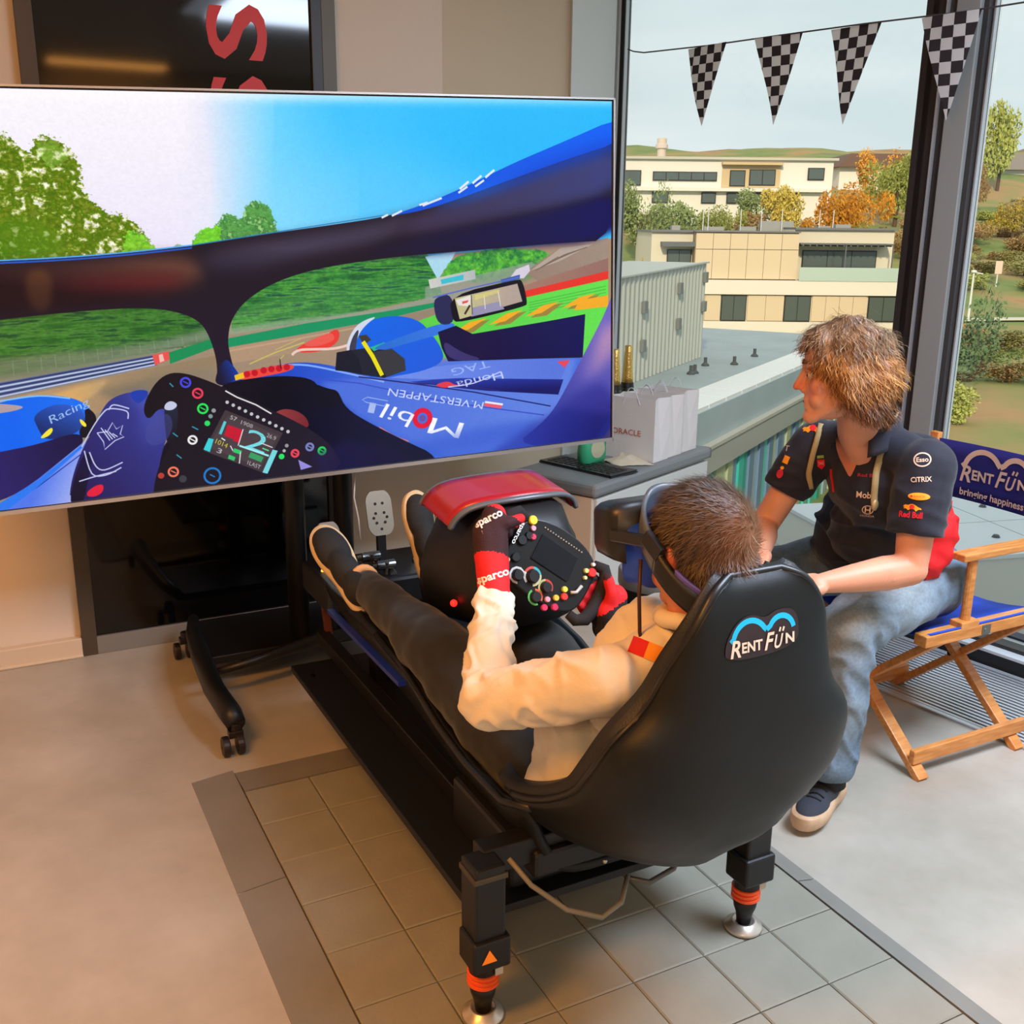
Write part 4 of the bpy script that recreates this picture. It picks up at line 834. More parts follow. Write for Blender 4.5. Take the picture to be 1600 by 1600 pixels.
('P',(226,214,120),[(0.7509,0.5321),(0.7937,0.5196),(0.7935,0.5288),(0.7506,0.5466)],0,{'a':0.6}),
('L',((60,50,40),0.00727),[(0.7415,0.5603),(0.7321,0.5848)],0,{}),
('G',((112,100,190),(40,50,150),(0.97,0.6648),(0.9071,0.9938)),[(1.0131,0.5146),(0.9873,0.6123),(0.97,0.6648),(0.939,0.7548),(0.9141,0.8261),(0.8905,0.8898),(0.8646,0.9331),(0.8099,0.9945),(1.0087,1.0348)],1,{}),
('G',((200,150,180),(120,104,190),(0.9849,0.7058),(0.9328,0.7578)),[(1.001,0.6294),(0.9873,0.6473),(0.9513,0.7605),(0.9326,0.8171),(0.97,0.8029),(1.0014,0.7477)],1,{'a':0.7,'blur':0.022}),
('G',((50,50,150),(30,26,110),(0.9325,0.857),(0.97,0.9856)),[(0.9201,0.8549),(1.0015,0.8077),(1.0022,1.0335),(0.8458,1.0017),(0.8829,0.9285)],1,{'a':0.7,'blur':0.0162}),
('G',((46,60,170),(22,24,110),(0.8104,0.9547),(0.97,1.0062)),[(0.7744,0.9992),(0.8587,0.924),(0.9077,0.8928),(1.0019,0.9298),(1.0023,1.0755)],0,{'a':0.7,'blur':0.0154}),
('G',((14,16,50),(8,8,24),(0.5432,0.9403),(0.4078,0.8054)),[(0.3359,0.7307),(0.3739,0.7194),(0.4314,0.7177),(0.476,0.7315),(0.4886,0.762),(0.5165,0.7736),(0.5267,0.8262),(0.5664,0.8776),(0.6286,0.9462),(0.6716,0.9897),(0.6917,1.0884),(0.1895,1.0422),(0.2448,0.8798)],1,{}),
('P',(10,12,30),[(0.4793,0.7462),(0.4986,0.7636),(0.5185,0.774),(0.5208,0.8179),(0.4862,0.8191),(0.4679,0.7801)],1,{}),
('G',((150,60,60),(120,40,50),(0.4166,0.8248),(0.4648,0.8515)),[(0.4108,0.8237),(0.4271,0.8088),(0.4484,0.8161),(0.4652,0.8407),(0.4678,0.8738),(0.4345,0.8603)],1,{}),
('G',((0,100,240),(20,110,240),(0.0587,0.7444),(0.1315,0.7571)),[(-0.0036,0.7335),(0.0439,0.729),(0.0607,0.7191),(0.1015,0.7162),(0.1337,0.728),(0.1524,0.7476),(0.1635,0.7827),(0.1614,0.8124),(0.1339,0.8405),(0.0832,0.847),(0.0336,0.8565),(-0.0144,0.8595)],1,{}),
('P',(220,170,140),[(-0.0026,0.7211),(0.0439,0.729),(0.0751,0.7408),(0.0664,0.749),(0.0419,0.7543),(-0.005,0.7491)],1,{'a':0.8}),
('L',((130,190,250),0.00503),[(-0.0028,0.7242),(0.0444,0.7227),(0.0931,0.718),(0.1334,0.7312)],1,{}),
('P',(16,16,30),[(0.1503,0.7538),(0.1625,0.7725),(0.1643,0.7962),(0.1569,0.8283),(0.1425,0.8389),(0.1372,0.8178),(0.1491,0.7934)],1,{}),
('G',((20,30,80),(50,90,200),(0.1102,0.8192),(0.1327,0.7409)),[(0.0814,0.7646),(0.1163,0.7381),(0.1481,0.76),(0.1487,0.7999),(0.1279,0.8293),(0.0926,0.8323),(0.0867,0.8015)],1,{'a':0.8}),
('T',('Racing',(176,206,250)),[(0.104,0.7916),(0.1572,0.7517),(0.1022,0.7716)],0,{}),
('P',(246,230,60),[(0.0847,0.8275),(0.1035,0.7981),(0.106,0.8085),(0.0983,0.8235)],1,{}),
('P',(246,230,60),[(0.1415,0.782),(0.1504,0.8003),(0.148,0.8098),(0.142,0.7987)],1,{}),
('G',((40,30,100),(20,16,60),(0.0299,0.9018),(0.1423,0.8422)),[(-0.0144,0.8595),(0.0341,0.8501),(0.0837,0.8405),(0.1356,0.8175),(0.1456,0.8428),(0.1219,0.8884),(0.0406,0.9711),(-0.0253,0.9883)],1,{}),
('G',((170,180,240),(80,120,236),(0.123,0.9909),(0.0756,0.9456)),[(-0.0281,1.0209),(0.023,0.9869),(0.0769,0.9291),(0.1456,0.8428),(0.1421,0.8927),(0.1242,0.974),(0.1133,1.0058),(0.0705,1.0123)],0,{}),
('L',((30,50,150),0.0028),[(0.0219,1.0001),(0.0754,0.949),(0.1363,0.878)],0,{}),
('P',(40,120,240),[(0.006,0.9961),(0.0767,0.9324),(0.1454,0.8461),(0.1411,0.8587),(0.0754,0.949),(0.0299,1.0022)],0,{}),
('G',((36,26,84),(52,60,150),(0.1254,0.9572),(0.2579,0.8134)),[(0.1117,1.0054),(0.1199,0.9388),(0.1411,0.8587),(0.1576,0.8183),(0.1734,0.7645),(0.189,0.7372),(0.2192,0.7255),(0.2445,0.7431),(0.2512,0.7781),(0.2672,0.7808),(0.2691,0.8086),(0.2576,0.8477),(0.2427,0.9141),(0.2347,0.9825),(0.2308,1.017)],1,{}),
('G',((80,90,190),(40,44,120),(0.2347,0.7583),(0.2427,0.9141)),[(0.2065,0.7335),(0.2298,0.7239),(0.2454,0.7567),(0.2608,0.7968),(0.2642,0.8283),(0.2448,0.8798),(0.2249,0.9103),(0.217,0.8399),(0.2266,0.7738)],1,{'a':0.6,'blur':0.0151}),
('G',((16,12,40),(20,16,60),(0.1254,0.9572),(0.1447,0.9273)),[(0.1114,1.0088),(0.1233,0.9396),(0.142,0.869),(0.1527,0.8882),(0.1418,0.9438),(0.13,1.0134)],1,{}),
('L',((196,200,236),0.00405),[(0.1394,0.8584),(0.1583,0.8084),(0.1724,0.7776),(0.1835,0.7662),(0.2054,0.7768),(0.2058,0.797)],1,{}),
('L',((196,200,236),0.00407),[(0.1485,0.8738),(0.1544,0.9124),(0.1657,0.9251),(0.1912,0.91)],1,{}),
('L',((196,200,236),0.00406),[(0.142,0.869),(0.1479,0.9315),(0.1664,0.939),(0.1885,0.9233)],1,{}),
('L',((196,200,236),0.00406),[(0.1295,0.9479),(0.1525,0.9394),(0.1809,0.9319)],1,{}),
('L',((196,200,236),0.0041),[(0.1816,0.7692),(0.1893,0.7572),(0.2093,0.7707)],1,{}),
('L',((196,200,236),0.00334),[(0.1622,0.8259),(0.176,0.8252),(0.1845,0.8032),(0.1885,0.8208),(0.1977,0.8124),(0.1927,0.8352),(0.1975,0.8429),(0.1847,0.8506),(0.1694,0.8713),(0.1691,0.8509),(0.1622,0.8259)],0,{}),
('L',((220,224,250),0.00298),[(0.1682,0.8136),(0.1778,0.8492)],0,{}),
('L',((220,224,250),0.00298),[(0.173,0.8196),(0.1815,0.8466)],0,{}),
('L',((220,224,250),0.00299),[(0.1777,0.8255),(0.1852,0.8439)],0,{}),
('L',((220,224,250),0.003),[(0.1825,0.8315),(0.1888,0.8412)],0,{}),
('P',(226,30,60),[(0.1377,0.9772),(0.1509,0.9631),(0.1614,0.962),(0.1599,0.9825),(0.1487,0.9937),(0.1368,0.9908)],1,{}),
('P',(28,60,170),[(0.2102,0.7307),(0.2246,0.7231),(0.2401,0.7289),(0.2316,0.751),(0.2203,0.7626)],1,{}),
('G',((16,12,22),(34,28,44),(0.2642,0.7126),(0.4401,0.956)),[(0.2266,0.7738),(0.2464,0.7132),(0.2676,0.6863),(0.2925,0.69),(0.3273,0.719),(0.3536,0.7473),(0.4078,0.8054),(0.4545,0.8568),(0.4792,0.8906),(0.502,0.932),(0.5196,1.0106),(0.2795,1.0649),(0.2261,1.0336),(0.2294,0.9813),(0.2444,0.9145),(0.2655,0.8666),(0.2715,0.7987),(0.2516,0.7713),(0.2332,0.8088)],1,{}),
('G',((30,36,60),(16,14,26),(0.2689,0.7812),(0.2537,0.8816)),[(0.2569,0.7723),(0.27,0.7643),(0.2779,0.7827),(0.2673,0.867),(0.2555,0.882),(0.2551,0.83)],1,{}),
('P',(196,200,226),[(0.2591,0.7658),(0.2685,0.7589),(0.2776,0.7724),(0.2686,0.7862),(0.2563,0.7823)],1,{}),
('P',(70,76,150),[(0.2314,0.8085),(0.2614,0.7867),(0.2682,0.8222),(0.2566,0.8648),(0.2359,0.878),(0.2247,0.8585)],1,{'a':0.5}),
('L',((226,226,226),0.00487),[(0.3462,0.7461),(0.362,0.766),(0.3892,0.7916),(0.411,0.8202)],0,{}),
('D',((196,196,200),0.0057),[(0.3473,0.7774)],0,{}),
('D',((196,196,200),0.00573),[(0.3557,0.7869)],0,{}),
('D',((196,196,200),0.00576),[(0.3642,0.7964)],0,{}),
('D',((196,196,200),0.00579),[(0.3727,0.806)],0,{}),
('D',((196,196,200),0.00582),[(0.3813,0.8156)],0,{}),
('D',((196,196,200),0.00586),[(0.3899,0.8253)],0,{}),
('D',((196,196,200),0.00589),[(0.3986,0.835)],0,{}),
('D',((196,196,200),0.00592),[(0.4073,0.8448)],0,{}),
('D',((196,196,200),0.00595),[(0.4161,0.8547)],0,{}),
('D',((196,196,200),0.00598),[(0.425,0.8646)],0,{}),
('D',((196,196,200),0.00602),[(0.4339,0.8746)],0,{}),
('P',(66,54,60),[(0.3434,0.7977),(0.4259,0.8767),(0.3894,0.9817),(0.3057,0.9027)],0,{}),
('P',(84,72,78),[(0.3464,0.8121),(0.4197,0.8827),(0.3862,0.9664),(0.3119,0.8934)],0,{'a':0.5}),
('T',('2',(120,226,236)),[(0.3643,0.904),(0.3938,0.9317),(0.3765,0.8529)],0,{}),
('L',((160,240,240),0.00622),[(0.3588,0.8993),(0.4014,0.9369)],0,{}),
('P',(200,24,50),[(0.3449,0.8382),(0.3576,0.8494),(0.3503,0.8798),(0.3377,0.8668)],0,{}),
('P',(200,24,50),[(0.3576,0.8494),(0.3667,0.8582),(0.3591,0.8923),(0.3501,0.8834)],0,{}),
('L',((90,200,210),0.00918),[(0.3417,0.8288),(0.3323,0.8622)],0,{}),
('P',(60,206,216),[(0.3151,0.8694),(0.3223,0.8743),(0.3148,0.9081),(0.3059,0.8992)],0,{}),
('P',(120,216,226),[(0.4081,0.9202),(0.4157,0.9254),(0.397,0.987),(0.3894,0.9817)],0,{}),
('L',((230,230,230),0.00408),[(0.3336,0.873),(0.3388,0.8811)],0,{}),
('L',((220,220,226),0.00332),[(0.3668,0.8547),(0.3569,0.899)],0,{}),
('T',('57',(220,220,220)),[(0.3486,0.8231),(0.3576,0.8317),(0.351,0.813)],0,{}),
('T',('1908',(200,200,200)),[(0.3638,0.8399),(0.3802,0.8554),(0.3662,0.8298)],0,{}),
('T',('1014',(230,220,60)),[(0.3236,0.8852),(0.3396,0.9026),(0.327,0.8735)],0,{}),
('T',('3',(230,230,230)),[(0.324,0.91),(0.3303,0.9167),(0.3275,0.8983)],0,{}),
('T',('26.9',(210,210,210)),[(0.4001,0.8825),(0.4132,0.8959),(0.4026,0.8722)],0,{}),
('L',((220,220,220),0.00337),[(0.3916,0.8988),(0.4083,0.9148)],0,{}),
('P',(50,200,110),[(0.375,0.9206),(0.3935,0.9389),(0.3889,0.9524),(0.3704,0.934)],0,{'a':0.7}),
('P',(50,200,110),[(0.3508,0.9049),(0.3618,0.9143),(0.3594,0.9245),(0.3484,0.9151)],0,{}),
('P',(50,200,110),[(0.3424,0.921),(0.3514,0.93),(0.3489,0.9403),(0.3399,0.9312)],0,{}),
('T',('1LAST',(210,210,220)),[(0.3675,0.9532),(0.386,0.9718),(0.3699,0.9429)],0,{}),
('L',((230,230,230),0.00329),[(0.3456,0.8967),(0.3486,0.9115)],0,{}),
('L',((230,230,230),0.00333),[(0.3597,0.9174),(0.3561,0.949)],0,{}),
('L',((100,220,150),0.00423),[(0.3928,0.9134),(0.4021,0.9225)],0,{}),
('O',((70,70,230),0.01768,0.00668),[(0.291,0.7151)],0,{}),
('L',((70,70,230),0.00392),[(0.2876,0.7112),(0.2944,0.719)],0,{}),
('O',((236,60,90),0.01789,0.00676),[(0.3064,0.7465)],0,{}),
('L',((236,60,90),0.00397),[(0.303,0.7425),(0.3099,0.7505)],0,{}),
('O',((40,226,90),0.01801,0.0068),[(0.3113,0.7886)],0,{}),
('L',((40,226,90),0.00399),[(0.3079,0.7845),(0.3148,0.7926)],0,{}),
('O',((236,236,236),0.01598,0.00679),[(0.2919,0.8701)],0,{}),
('L',((236,236,236),0.00399),[(0.2884,0.8659),(0.2953,0.8743)],0,{}),
('O',((240,120,90),0.01782,0.00673),[(0.2595,0.9511)],0,{}),
('L',((240,120,90),0.00395),[(0.2561,0.9468),(0.2629,0.9553)],0,{}),
('O',((236,70,90),0.01519,0.00738),[(0.4419,0.9381)],0,{}),
('L',((236,70,90),0.00433),[(0.4381,0.9336),(0.4457,0.9425)],0,{}),
('O',((120,130,190),0.01536,0.00746),[(0.4656,0.9246)],0,{}),
('L',((120,130,190),0.00438),[(0.4618,0.9201),(0.4695,0.929)],0,{}),
('O',((40,220,90),0.01552,0.00754),[(0.4843,0.9395)],0,{}),
('L',((40,220,90),0.00442),[(0.4804,0.935),(0.4882,0.944)],0,{}),
('O',((30,120,200),0.02859,0.00694),[(0.3148,0.9741)],0,{}),
('L',((30,120,200),0.00408),[(0.3113,0.9697),(0.3183,0.9785)],0,{}),
('D',((40,220,100),0.00906),[(0.3155,0.8292)],0,{}),
('D',((150,150,160),0.00706),[(0.3266,0.7964)],0,{}),
('D',((120,150,150),0.00706),[(0.3212,0.8111)],0,{}),
('D',((150,150,150),0.00646),[(0.4301,0.9137)],0,{}),
('D',((180,180,180),0.00559),[(0.4255,0.9274)],0,{}),
('D',((40,230,100),0.00967),[(0.4208,0.9428)],0,{}),
('D',((180,60,50),0.00981),[(0.2417,0.9577)],0,{}),
('D',((60,60,70),0.01198),[(0.2719,0.9733)],0,{}),
('L',((50,150,180),0.00388),[(0.2686,0.7133),(0.2733,0.7242)],0,{}),
('L',((50,150,180),0.00398),[(0.2931,0.8337),(0.3017,0.8441)],0,{}),
('L',((50,150,180),0.00396),[(0.2668,0.9052),(0.2734,0.9171)],0,{}),
('L',((50,150,180),0.00393),[(0.265,0.8457),(0.2716,0.8574)],0,{}),
('P',(150,140,220),[(0.446,0.9573),(0.4672,0.9822),(0.4487,0.9874)],0,{}),
('G',((36,30,90),(20,16,60),(0.4794,0.983),(0.584,0.9866)),[(0.4667,0.9469),(0.502,0.932),(0.5232,0.9177),(0.6063,0.9646),(0.6269,1.0034),(0.4784,1.0052)],0,{'a':0.5,'blur':0.0132}),
('L',((20,20,30),0.00294),[(0.4307,0.6723),(0.4313,0.6985)],0,{})
]
# ---------------------------------------------------------------- the picture on the screen, painted into an image in memory
def paint_screen(art, PW=1760, PH=984):
    asp = 2.168 / 1.205
    img = np.zeros((PH, PW, 3), np.float32)
    rng = np.random.RandomState(3)
    def frac(w, h, sx, sy, seed):
        r = np.random.RandomState(seed); out = np.zeros((h, w), np.float32); a = 1; tot = 0
        for o in range(4):
            gx = max(2, int(w / sx)) + 2; gy = max(2, int(h / sy)) + 2; g = r.rand(gy, gx).astype(np.float32)
            xs = np.linspace(0, gx - 1.001, w); ys = np.linspace(0, gy - 1.001, h); xi = xs.astype(int); yi = ys.astype(int); fx = (xs - xi)[None, :]; fy = (ys - yi)[:, None]
            v = g[yi][:, xi] * (1 - fx) * (1 - fy) + g[yi][:, xi + 1] * fx * (1 - fy) + g[yi + 1][:, xi] * (1 - fx) * fy + g[yi + 1][:, xi + 1] * fx * fy
            out += a * v; tot += a; a *= .6; sx = max(1.5, sx / 2); sy = max(1.5, sy / 2)
        return out / tot
    NZ = frac(PW, PH, 13, 11, 1); NZ2 = frac(PW, PH, 6, 5, 2); NS = frac(PW, PH, 60, 7, 5)
    def cover(pts):
        ss = 3; p = [(x * PW, y * PH) for x, y in pts]
        x0 = max(0, int(min(q[0] for q in p)) - 1); x1 = min(PW, int(max(q[0] for q in p)) + 2)
        y0 = max(0, int(min(q[1] for q in p)) - 1); y1 = min(PH, int(max(q[1] for q in p)) + 2)
        if x1 <= x0 or y1 <= y0: return None
        w = x1 - x0; acc = np.zeros((y1 - y0, w + 2), np.float32)
        for i in range(len(p)):
            (ax, ay), (bx, by) = p[i], p[(i + 1) % len(p)]
            if ay == by: continue
            sg = 1.0
            if ay > by: ax, ay, bx, by = bx, by, ax, ay; sg = -1.0
            r0 = max(int(math.ceil(ay * ss - .5)), y0 * ss); r1 = min(int(math.ceil(by * ss - .5)), y1 * ss)
            if r1 <= r0: continue
            r = np.arange(r0, r1); yy = (r + .5) / ss; xx = np.clip(ax + (bx - ax) * (yy - ay) / (by - ay) - x0, 0, w)
            xi = xx.astype(int); f = xx - xi; row = r // ss - y0
            np.add.at(acc, (row, xi), sg * (1 - f) / ss); np.add.at(acc, (row, xi + 1), sg * f / ss)
        return x0, y0, np.clip(np.abs(np.cumsum(acc, 1)[:, :w]), 0, 1)
    def blur(a, r):
        r = int(max(1, r))
        for _ in range(2):
            for ax in (0, 1):
                c = np.cumsum(np.concatenate([np.repeat(a.take([0], ax), r + 1, ax), a, np.repeat(a.take([-1], ax), r, ax)], ax), ax)
                n = a.shape[ax]; a = (c.take(range(2 * r + 1, 2 * r + 1 + n), ax) - c.take(range(0, n), ax)) / (2 * r + 1)
        return a
    def put(c, col, a=1.0, soft=0):
        if c is None: return
        x0, y0, m = c
        if soft:
            k = int(soft) * 2; X0 = max(0, x0 - k); Y0 = max(0, y0 - k); X1 = min(PW, x0 + m.shape[1] + k); Y1 = min(PH, y0 + m.shape[0] + k)
            M = np.zeros((Y1 - Y0, X1 - X0), np.float32); M[y0 - Y0:y0 - Y0 + m.shape[0], x0 - X0:x0 - X0 + m.shape[1]] = m; m = blur(M, soft); x0, y0 = X0, Y0
        h, w = m.shape; S = img[y0:y0 + h, x0:x0 + w]
        cc = col(x0, y0, w, h) if callable(col) else np.array(col, np.float32) / 255
        S += (cc - S) * (m * a)[..., None]
    px = PW / 2.168
    for kind, par, pts, s, k in art:
        a = k.get('a', 1.0)
        if s and kind in 'PGF': pts = smooth_poly(pts, 2)
        if kind == 'P': put(cover(pts), par, a, k.get('blur', 0) * px)
        elif kind == 'G':
            c0, c1, p0, p1 = par; c0 = np.array(c0, np.float32) / 255; c1 = np.array(c1, np.float32) / 255
            dx = (p1[0] - p0[0]) * asp; dy = p1[1] - p0[1]; L2 = dx * dx + dy * dy
            def gr(x0, y0, w, h):
                X = (np.arange(x0, x0 + w) / PW - p0[0])[None, :] * asp; Y = (np.arange(y0, y0 + h) / PH - p0[1])[:, None]
                t = np.clip((X * dx + Y * dy) / L2, 0, 1)[..., None]; return c0 + (c1 - c0) * t
            put(cover(pts), gr, a, k.get('blur', 0) * px)
        elif kind == 'F':
            c = cover(pts)
            if c is None: continue
            x0, y0, m = c; rag = k['rag'] * px * 1.6; pad = int(rag) * 2; X0 = max(0, x0 - pad); Y0 = max(0, y0 - pad); X1 = min(PW, x0 + m.shape[1] + pad); Y1 = min(PH, y0 + m.shape[0] + pad)
            M = np.zeros((Y1 - Y0, X1 - X0), np.float32); M[y0 - Y0:y0 - Y0 + m.shape[0], x0 - X0:x0 - X0 + m.shape[1]] = m
            M = blur(M, max(1, rag * .5)); n1 = NZ2[Y0:Y1, X0:X1]; n0 = NZ[Y0:Y1, X0:X1]; far = M < .04
            if k.get('str'): n0 = NS[Y0:Y1, X0:X1]
            M = np.clip((M - .45 + (n1 - .5) * 1.3) * 7 + .5, 0, 1); M[far] = 0; cols = [np.array(q, np.float32) / 255 for q in par]
            t = np.clip((n0 - .3) / .4, 0, .999) * (len(cols) - 1); ti = t.astype(int); f = (t - ti)[..., None]; CA = np.array(cols)
            C_ = CA[ti] * (1 - f) + CA[np.minimum(ti + 1, len(cols) - 1)] * f; C_ = C_ * (.8 + .4 * n1[..., None])
            S = img[Y0:Y1, X0:X1]; S += (C_ - S) * (M * a)[..., None]
        elif kind == 'L':
            q = [(x * asp, y) for x, y in pts]
            if s and len(q) > 2:
                r = []
                for i in range(len(q) - 1):
                    p0, p1, p2, p3 = q[max(i - 1, 0)], q[i], q[i + 1], q[min(i + 2, len(q) - 1)]
                    for t in (0, .25, .5, .75): r.append(tuple(.5 * (2 * p1[j] + (p2[j] - p0[j]) * t + (2 * p0[j] - 5 * p1[j] + 4 * p2[j] - p3[j]) * t * t + (3 * p1[j] - p0[j] - 3 * p2[j] + p3[j]) * t ** 3) for j in (0, 1)))
                q = r + [q[-1]]
            vs, fs = ribbon2d(q, par[1] / 1.205)
            n = len(vs) // 2; ring = [vs[i] for i in range(n)] + [vs[2 * n - 1 - i] for i in range(n)]
            put(cover([(x / asp, y) for x, y in ring]), par[0], a, k.get('blur', 0) * px)
        elif kind in 'DO':
            r = par[1] / 1.205; c = pts[0]; n = 28
            cir = lambda R: [(c[0] + R * math.cos(2 * math.pi * i / n) / asp, c[1] + R * math.sin(2 * math.pi * i / n)) for i in range(n + 1)]
            if kind == 'D': put(cover(cir(r)), par[0], a)
            else: put(cover(cir(r) + cir(r - par[2] / 1.205)[::-1]), par[0], a)
        elif kind == 'T':
            P, T, gw, gh = glyphs(par[0]); o, e, u = [np.array(q) for q in pts]
            for t in T:
                put(cover([tuple(o + (e - o) * P[i][0] / gw + (u - o) * P[i][1] / gh) for i in t]), par[1], a)
    img *= (.97 + .06 * NZ2[..., None])
    im = bpy.data.images.new('screen_picture', PW, PH); im.colorspace_settings.name = 'sRGB'
    px4 = np.ones((PH, PW, 4), np.float32); px4[..., :3] = np.clip(img[::-1], 0, 1); im.pixels.foreach_set(px4.ravel()); im.update(); im.pack()
    return im

# ---------------------------------------------------------------- the television and its rolling stand
TVO = Vector((-.0873, 3.4217, 1.9537)); TVX = Vector((.99783, -.05556, .03529)).normalized(); TVU = Vector((-.0352, .00255, .99938)).normalized(); TVN = TVX.cross(TVU).normalized()   # TVN points into the room
if TVN.y > 0: TVN = -TVN
TVW, TVH, BZ = 2.19, 1.227, .011
def tvp(x, y, d=0): return TVO + TVX * x - TVU * y + TVN * d
tv = thing('television', 'huge flat television showing a racing cockpit view, on a black rolling stand', 'television', tvp(TVW / 2, TVH, -.03))
b = MB(); b.prism([(0, 0), (TVW, 0), (TVW, TVH), (0, TVH)], tvp(0, 0, -.004), TVX, -TVU, -TVN * .045)
b.prism([(.3, .25), (TVW - .3, .25), (TVW - .3, TVH - .12), (.3, TVH - .12)], tvp(0, 0, -.049), TVX, -TVU, -TVN * .035)
b.build('housing', mat('tv_black', (18, 18, 20), .4), tv, bevel=.003)
b = MB()
for r in ((0, 0, TVW, BZ * .55), (0, TVH - BZ * 1.15, TVW, TVH), (0, 0, BZ * .55, TVH), (TVW - BZ * .55, 0, TVW, TVH)):
    b.prism([(r[0], r[1]), (r[2], r[1]), (r[2], r[3]), (r[0], r[3])], tvp(0, 0, -.006), TVX, -TVU, TVN * .014)
b.build('bezel', mat('tv_silver', (190, 186, 182), .35, .6), tv)
b = MB(); b.add([tvp(BZ * .55, BZ * .55, .001), tvp(TVW - BZ * .55, BZ * .55, .001), tvp(TVW - BZ * .55, TVH - BZ * 1.1, .001), tvp(BZ * .55, TVH - BZ * 1.1, .001)], [(0, 1, 2, 3)]); b.build('screen_border', mat('screen_black', (10, 10, 14), .2), tv)
me = bpy.data.meshes.new('screen'); pp = [tvp(BZ, TVH - BZ, .002), tvp(TVW - BZ, TVH - BZ, .002), tvp(TVW - BZ, BZ, .002), tvp(BZ, BZ, .002)]
pp = [tvp(BZ, TVH - BZ * 1.4, .002), tvp(TVW - BZ, TVH - BZ * 1.4, .002), pp[2], pp[3]]
me.from_pydata([tuple(p - tv.location) for p in pp], [], [(0, 1, 2, 3)]); uv = me.uv_layers.new(name='UVMap')
for i, c in enumerate(((0, 0), (1, 0), (1, 1), (0, 1))): uv.data[i].uv = c
sm = bpy.data.materials.new('screen_glow'); sm.use_nodes = True; N = sm.node_tree.nodes; K = sm.node_tree.links; pb = N['Principled BSDF']
pb.inputs['Base Color'].default_value = (.005, .005, .006, 1); pb.inputs['Roughness'].default_value = .25; pb.inputs['Specular IOR Level'].default_value = .15
it = N.new('ShaderNodeTexImage'); it.image = paint_screen(TV_ART); K.new(it.outputs['Color'], pb.inputs['Emission Color']); pb.inputs['Emission Strength'].default_value = 1.0
me.materials.append(sm); so = bpy.data.objects.new('screen', me); COL.objects.link(so); so.parent = tv; so['label'] = 'lit screen with a blue racing car cockpit on a track'

BLK = mat('stand_black', (16, 16, 17), .42, .1)
ts = thing('television_stand', 'black steel rolling stand under the television with castor feet', 'stand', (1.05, 3.5, 0))
b = MB(); b.cyl((.945, 3.5, .14), (.945, 3.5, 1.75), .037, n=20); b.build('post', BLK, ts, smooth=True)
b = MB(); b.cyl((1.125, 3.5, .14), (1.125, 3.5, 1.75), .035, n=20); b.build('post', BLK, ts, smooth=True)
b = MB(); b.box2((.7, 3.43, 1.1), (1.5, 3.47, 1.2)); b.box2((.7, 3.43, 1.5), (1.5, 3.47, 1.6)); b.build('mounting_bracket', BLK, ts, bevel=.004)
b = MB(); b.prism([(.60, 3.46), (1.5, 3.46), (1.5, 3.84), (.64, 3.84)], (0, 0, .10), (1, 0, 0), (0, 1, 0), (0, 0, .03)); b.build('base_plate', BLK, ts, bevel=.004)
b = MB(); b.tube([(.60, 3.36, .115), (.75, 3.38, .125), (1.0, 3.42, .15), (1.5, 3.44, .15)], [.012, .018, .026, .026], 10); b.build('crossbar', BLK, ts, smooth=True)
for x in (.60, 1.52):
    b = MB(); b.tube([(x + .03, 3.86, .13), (x, 3.7, .135), (x - .02, 3.45, .14), (x - .03, 3.2, .13), (x - .015, 3.03, .115), (x - .01, 2.98, .10)], [.02, .028, .034, .034, .036, .03], 12); lg = b.build('foot_arm', BLK, ts, smooth=True)
    for y in (2.99, 3.82):
        c = thing('castor', None, None); c.parent = ts
        b = MB(); b.cyl((x - .012, y, .10), (x - .012, y, .075), .017, n=12); b.box2((x - .034, y - .018, .055), (x + .01, y + .018, .078)); fk = b.build('castor_fork', mat('castor_black', (26, 18, 16), .35), ts, bevel=.003)
        bpy.data.objects.remove(c)
        for dx in (-.034, .010):
            b = MB(); b.cyl((x - .012 + dx - .011, y - .012, .032), (x - .012 + dx + .011, y - .012, .032), .032, n=20); b.cyl((x - .012 + dx - .0125, y - .012, .032), (x - .012 + dx + .0125, y - .012, .032), .008, n=10); b.build('castor_wheel', mat('castor_rubber', (30, 22, 20), .4), fk, smooth=False, bevel=.004)
b = MB(); b.tube([(1.152, 3.42, .80), (1.140, 3.42, .66), (1.154, 3.42, .58), (1.159, 3.42, .50)], .003, 8); b.build('hanging_cable', mat('cable_white', (200, 200, 200), .5), ts, smooth=True)
# ---------------------------------------------------------------- bunting along the window
bt = thing('bunting', 'string of black and white chequered pennants hanging in front of the window', 'bunting', fp(1.2, .12, 2.35))
b = MB(); b.tube([fp(2.10, .13, 2.40), fp(2.07, .12, 2.388), fp(2.0, .12, 2.375), fp(1.6, .12, 2.358), fp(1.2, .12, 2.35), fp(.8, .12, 2.34), fp(.4, .12, 2.325), fp(-.6, .12, 2.32), fp(-1.6, .12, 2.34)], .003, 6); b.build('string', mat('string_grey', (70, 62, 66), .8), bt)
FB = mat('flag_black', (34, 28, 34), .8); FW = mat('flag_white', (232, 232, 232), .8)
for _m in (FW,):
    _t = _m.node_tree; _o = [n for n in _t.nodes if n.type == 'OUTPUT_MATERIAL'][0]; _x = _t.nodes.new('ShaderNodeMixShader'); _l = _t.nodes.new('ShaderNodeBsdfTranslucent'); _l.inputs['Color'].default_value = (.9, .9, .9, 1); _x.inputs['Fac'].default_value = .5
    _t.links.new(_t.nodes['Principled BSDF'].outputs[0], _x.inputs[1]); _t.links.new(_l.outputs[0], _x.inputs[2]); _t.links.new(_x.outputs[0], _o.inputs['Surface'])
